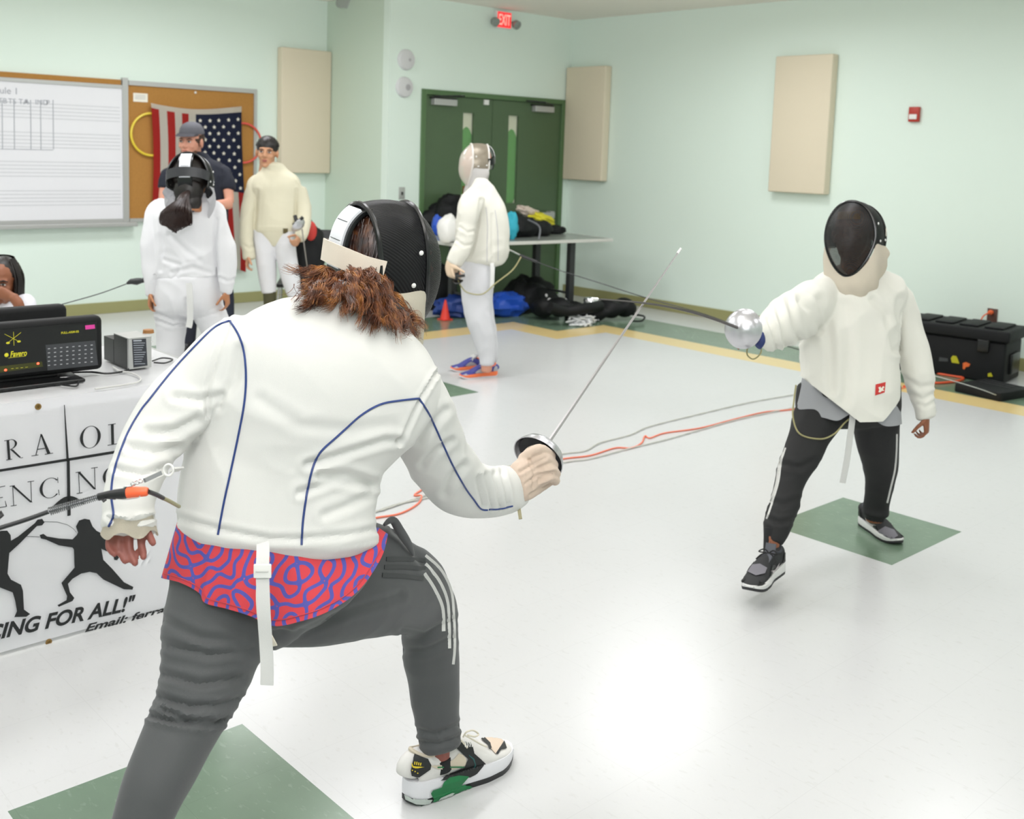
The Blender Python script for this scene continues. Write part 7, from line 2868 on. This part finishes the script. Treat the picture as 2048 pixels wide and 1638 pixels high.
# ------------------------------------------------------------------ boy in the cream jacket
D3 = 7.85
torso = [RG(508, 462, 590, 462, D3, 0.6), RG(510, 435, 592, 432, D3, 0.6), RG(511, 400, 594, 398, D3, 0.58), RG(500, 375, 602, 372, D3, 0.52), RG(506, 356, 596, 354, D3, 0.48), RG(520, 343, 578, 341, D3, 0.55), RG(525, 333, 568, 330, D3, 0.85)]
flp = [RG(510, 458, 588, 458, D3 - 0.01, 0.6), RG(524, 476, 576, 474, D3 - 0.02, 0.6), RG(540, 492, 556, 490, D3 - 0.03, 0.7)]
rb = [RG(520, 352, 500, 380, D3, 0.9), RG(513, 385, 488, 392, D3 - 0.02, 0.9), RG(508, 430, 481, 432, D3 - 0.03, 0.9), RG(505, 470, 480, 474, D3 - 0.04, 0.9), RG(508, 498, 484, 500, D3 - 0.05, 0.9), RG(510, 515, 486, 517, D3 - 0.05, 0.9)]
lb_ = [RG(580, 348, 604, 375, D3, 0.9), RG(590, 380, 612, 376, D3, 0.9), RG(593, 408, 621, 408, D3 + 0.02, 0.9), RG(594, 432, 623, 438, D3, 0.9), RG(592, 456, 619, 462, D3 - 0.06, 0.9), RG(588, 474, 611, 479, D3 - 0.12, 0.9)]
lA = [RG(506, 460, 552, 470, D3, 0.8), RG(510, 505, 551, 505, D3, 0.85), RG(516, 545, 552, 545, D3, 0.85), RG(524, 585, 552, 585, D3, 0.85)]
lB = [RG(548, 470, 590, 460, D3, 0.8), RG(552, 505, 592, 505, D3, 0.85), RG(560, 545, 598, 545, D3, 0.85), RG(572, 585, 602, 583, D3, 0.85), RG(578, 596, 604, 594, D3, 0.85)]
cA = [RG(526, 578, 552, 578, D3, 0.85), RG(528, 620, 552, 620, D3, 0.85), RG(530, 670, 548, 670, D3, 0.85), RG(530, 692, 547, 692, D3, 0.85)]
cB = [RG(576, 590, 602, 590, D3, 0.85), RG(582, 625, 606, 625, D3, 0.85), RG(588, 670, 606, 670, D3, 0.85), RG(588, 692, 605, 692, D3, 0.85)]
MBo = basis((-0.62, -0.78, 0.0), (0.07, 0.0, 1), P(534, 305, D3 - 0.02), 0.98)
bm = BM()
for rs in (torso, rb, lb_, lA, lB, cA, cB):
    loft(bm, rs, n=16, shrink=0.85)
head_solid(bm, MBo, 0.92)
hand_solid(bm, P(498, 510, D3 - 0.05), P(494, 530, D3 - 0.06) - P(498, 510, D3 - 0.05), RX, 1, 0.85, 0.5)
hand_solid(bm, P(600, 474, D3 - 0.1), P(592, 486, D3 - 0.16) - P(600, 474, D3 - 0.1), -RX, -1, 0.85, 0.9)
by = person('person in cream fencing jacket with short dark hair, standing unmasked right of the flag', V((4.05, 7.1, 0)), bm, M_skin_y, 0.0065, 2)
face_parts(by, MBo, iris='20140E', lip='9A584C')
bm = BM()
ellip(bm, (0, 0, 0), (0.098, 0.0835, 0.084))
bmesh.ops.transform(bm, matrix=MBo @ Matrix.Translation((-0.016, 0, 0.044)), verts=bm.verts[:])
for k_ in range(500):
    th, ph = random.uniform(0, 2 * PI), random.uniform(0.1, PI / 2)
    n_ = V((math.cos(th) * math.cos(ph), math.sin(th) * math.cos(ph), math.sin(ph)))
    if n_.x > 0.75 and n_.z < 0.35:
        continue
    p_ = V((-0.022 + n_.x * 0.098, n_.y * 0.082, 0.036 + n_.z * 0.084))
    tube(bm, [MBo @ p_, MBo @ (p_ + n_ * 0.006 + V((0.006, 0, 0)))], 0.002, 4)
link('hair', bm, M_hair_k, by)
cj = garment('jacket', by, [torso, flp, rb, lb_], M_jc, 0.007, 4, folds([(0.005, 3, [(515, 380), (512, 430), (510, 470)]), (0.005, 3, [(592, 380), (590, 420), (588, 465)]), (0.004, 3, [(488, 490), (498, 497), (508, 492)])], cloth_noise(0.005, 8, 8.0)))
bm = BM()
patch(bm, bvh_obj(cj), [(566, 457), (576, 457), (575, 467), (566, 467)], 0.003)
link('badge', bm, mat('badge_olive', '5E5432', 0.7), cj)
bm = BM()
lathe(bm, [(0.060, -0.012), (0.064, 0.0), (0.058, 0.030), (0.052, 0.030), (0.055, 0.0)], P(546, 337, D3), V((-0.05, 0, 1)), 28)
link('collar', bm, M_jc, cj)
garment('breeches', by, [lA, lB], mat('breeches_white', 'D6D6D8'), 0.007, 3, cloth_noise(0.004, 9, 5.0))
for c_, nm_ in ((cA, 'sock'), (cB, 'sock')):
    bm = BM()
    loft(bm, c_, n=16)
    link(nm_, bm, mat('sock_olive', '4A4830', 0.9), by)
for (u_, v_) in ((539, 698), (597, 698)):
    f_ = P(u_, v_, D3)
    f_.z = 0
    shoe(by, f_ + V((0.62, 0.78, 0)) * 0.06, f_ - V((0.62, 0.78, 0)) * 0.19, V((0, 0, 1)), shw)
e3 = empty('epee', P(600, 452, D3 - 0.2), 'epee with a small grey guard tucked under the cream-jacketed boy\'s arm', 'epee')
bm = BM()
lathe(bm, [(0.0, 0.0), (0.03, -0.006), (0.05, -0.02), (0.06, -0.04), (0.058, -0.04), (0.045, -0.02), (0, -0.006)], P(603, 456, D3 - 0.22), V((0.3, -0.6, -0.5)), 28)
link('bell_guard', bm, MATS['guard_aluminium'], e3)
bm = BM()
tube(bm, catmull([P(600, 452, D3 - 0.22), P(594, 444, D3 - 0.24), P(590, 432, D3 - 0.22)], 4), 0.014, 10)
tube(bm, [P(598, 442, D3 - 0.24), P(606, 434, D3 - 0.24)], 0.012, 8)
tube(bm, [P(591, 446, D3 - 0.24), P(586, 450, D3 - 0.24)], 0.010, 8)
link('grip', bm, M_black, e3)
bm = BM()
tube(bm, [P(604, 458, D3 - 0.22), P(618, 560, D3 + 0.15)], [0.005, 0.003], 6)
link('blade', bm, MATS['blade_steel'], e3)

# folding chair with a dark backpack behind the boy
ch = empty('folding_chair', V((4.75, 7.95, 0)), 'folding chair with thin metal legs behind the boy in cream', 'chair')
seatc = P(610, 575, 8.45)
seatc.z = 0.45
R4 = Matrix.Rotation(-0.6, 3, 'Z')
bm = BM()
box(bm, seatc, (0.42, 0.40, 0.03), R4, 0.01)
link('seat', bm, M_black, ch)
bm = BM()
box(bm, seatc + R4 @ V((0, 0.19, 0.30)), (0.42, 0.025, 0.22), R4 @ Matrix.Rotation(-0.15, 3, 'X'), 0.01)
link('backrest', bm, M_black, ch)
for sx in (-1, 1):
    for sy in (-1, 1):
        bm = BM()
        a_ = seatc + R4 @ V((sx * 0.19, sy * 0.17, -0.01))
        e_ = a_ + R4 @ V((sx * 0.03, sy * 0.10, 0))
        e_.z = 0
        tube(bm, [a_, e_], 0.0095, 8)
        link('leg', bm, M_alu, ch)
for sx in (-1, 1):
    bm = BM()
    tube(bm, [seatc + R4 @ V((sx * 0.2, 0.18, -0.02)), seatc + R4 @ V((sx * 0.2, 0.20, 0.41))], 0.009, 8)
    link('back_post', bm, M_alu, ch)
bm = BM()
vs = blob(bm, P(614, 520, 8.3) + V((0, 0, 0.05)), (0.13, 0.11, 0.26), 4.2, 0.18, 2.5, R4)
bp_ = tag(link('backpack', bm, M_bag), 'tall black backpack with a red patch standing on the folding chair', 'backpack')
bm = BM()
ellip(bm, P(622, 462, 8.13), (0.045, 0.03, 0.075), R4, 14)
link('red_pocket', bm, mat('pocket_red', 'C0352E', 0.6), bp_)

# ------------------------------------------------------------------ seated girl at the left edge
D4 = 5.3
MS = basis((-0.55, -0.83, -0.12), (0.1, 0, 1), P(4, 562, D4), 0.93)
torso = [RG(-50, 740, 50, 740, D4 + 0.05, 0.6), RG(-48, 690, 52, 690, D4 + 0.04, 0.6), RG(-48, 645, 58, 645, D4 + 0.03, 0.55), RG(-42, 618, 52, 620, D4 + 0.02, 0.5), RG(-22, 602, 34, 604, D4 + 0.02, 0.5)]
sl = [RG(30, 600, 44, 632, D4 + 0.02, 0.9), RG(40, 592, 66, 620, D4, 0.9), RG(38, 620, 76, 640, D4 - 0.04, 0.9), RG(40, 640, 74, 655, D4 - 0.06, 0.9)]
ua = [RG(40, 600, 62, 620, D4, 0.9), RG(38, 640, 64, 650, D4 - 0.06, 0.9), RG(36, 660, 58, 672, D4 - 0.1, 0.9)]
fa = [RG(38, 658, 58, 640, D4 - 0.13, 0.9), RG(30, 618, 46, 602, D4 - 0.16, 0.9), RG(18, 600, 32, 588, D4 - 0.16, 0.9)]
ls_ = [RG(-40, 600, -52, 632, D4 + 0.02, 0.9), RG(-52, 640, -74, 640, D4, 0.9), RG(-50, 690, -72, 690, D4 - 0.04, 0.9)]
th1 = [RG(-40, 735, -5, 760, D4 + 0.02, 0.8), RG(-60, 770, -20, 790, D4 - 0.2, 0.8), RG(-75, 790, -40, 810, D4 - 0.35, 0.8)]
th2 = [RG(5, 735, 48, 760, D4 + 0.02, 0.8), RG(-5, 770, 40, 790, D4 - 0.2, 0.8), RG(-15, 790, 26, 810, D4 - 0.35, 0.8)]
bm = BM()
for rs in (torso, sl, ls_):
    loft(bm, rs, n=16, shrink=0.86)
for rs in (ua, fa, th1, th2):
    loft(bm, rs, n=14)
for (u_, v_) in ((-58, 805), (5, 805)):
    a_ = P(u_, v_, D4 - 0.36)
    b_ = V((a_.x, a_.y - 0.02, 0.05))
    tube(bm, [a_, a_.lerp(b_, 0.4), b_], [0.055, 0.05, 0.035], 14)
head_solid(bm, MS)
hand_solid(bm, P(24, 593, D4 - 0.16), P(2, 586, D4 - 0.15) - P(24, 593, D4 - 0.16), P(10, 575, D4) - P(10, 585, D4 - 0.16), 1, 0.78, 0.55)
sg = person('seated person with long black hair and white t-shirt, hand at mouth, at left edge', V((1.75, 5.6, 0)), bm, M_skin_b, 0.006, 2)
face_parts(sg, MS, brow='140E0B', lip='A06054')
garment('t_shirt', sg, [torso, sl, ls_], mat('tshirt_white', 'DCDCE2', 0.85), 0.007, 4, cloth_noise(0.006, 9, 1.4))
random.seed(9)
bm = BM()
ellip(bm, (0, 0, 0), (0.094, 0.088, 0.090))
bmesh.ops.transform(bm, matrix=MS @ Matrix.Translation((-0.030, 0, 0.040)), verts=bm.verts[:])
for k_ in range(700):
    th = random.uniform(0.9, 2 * PI - 0.9)
    rr = random.uniform(0.85, 1.08)
    top_ = V((-0.02 + 0.05 * math.cos(th), 0.05 * math.sin(th), 0.128))
    m1 = V((-0.028 + 0.096 * rr * math.cos(th), 0.090 * rr * math.sin(th), 0.03))
    m2 = V((-0.03 + 0.095 * rr * math.cos(th), (0.092 + 0.01 * rr) * math.sin(th), -0.08))
    e_ = V((-0.03 + 0.075 * math.cos(th) + random.gauss(0, 0.01), 0.115 * math.sin(th) + random.gauss(0, 0.012), -0.17 + random.uniform(-0.05, 0.02)))
    tube(bm, [MS @ p for p in catmull([top_, m1, m2, e_], 5)], 0.0026, 4, cap=False)
link('hair', bm, M_hair_k, sg)
garment('shorts', sg, [[RG(-50, 725, 52, 725, D4 + 0.05, 0.6), RG(-46, 765, 50, 765, D4 + 0.0, 0.7)], th1[:2], th2[:2]], mat('shorts_dark', '25262C', 0.8), 0.008, 3)
for (u_,) in ((-58,), (5,)):
    a_ = P(u_, 805, D4 - 0.36)
    shoe(sg, V((a_.x, a_.y + 0.05, 0)), V((a_.x - 0.1, a_.y - 0.14, 0)), V((0, 0, 1)), shw)
c_ = P(2, 745, D4 + 0.04)
ch2 = empty('chair', V((c_.x, c_.y, 0)), 'dark chair under the seated girl behind the scoring table', 'chair')
zt = c_.z - 0.09
R5 = Matrix.Rotation(-0.58, 3, 'Z')
bm = BM()
box(bm, V((c_.x, c_.y, zt)), (0.42, 0.42, 0.035), R5, 0.01)
link('seat', bm, M_black, ch2)
bm = BM()
box(bm, V((c_.x, c_.y, zt + 0.24)) + R5 @ V((0, 0.24, 0)), (0.36, 0.02, 0.16), R5, 0.008)
link('backrest', bm, M_black, ch2)
for sx in (-1, 1):
    for sy in (-1, 1):
        bm = BM()
        a_ = V((c_.x, c_.y, zt)) + R5 @ V((sx * 0.19, sy * 0.19, -0.01))
        tube(bm, [a_, V((a_.x, a_.y, 0))], 0.010, 8)
        link('leg', bm, M_tleg, ch2)
    bm = BM()
    a_ = V((c_.x, c_.y, zt)) + R5 @ V((sx * 0.17, 0.225, 0))
    tube(bm, [a_, a_ + V((0, 0, 0.32))], 0.009, 8)
    link('back_post', bm, M_tleg, ch2)
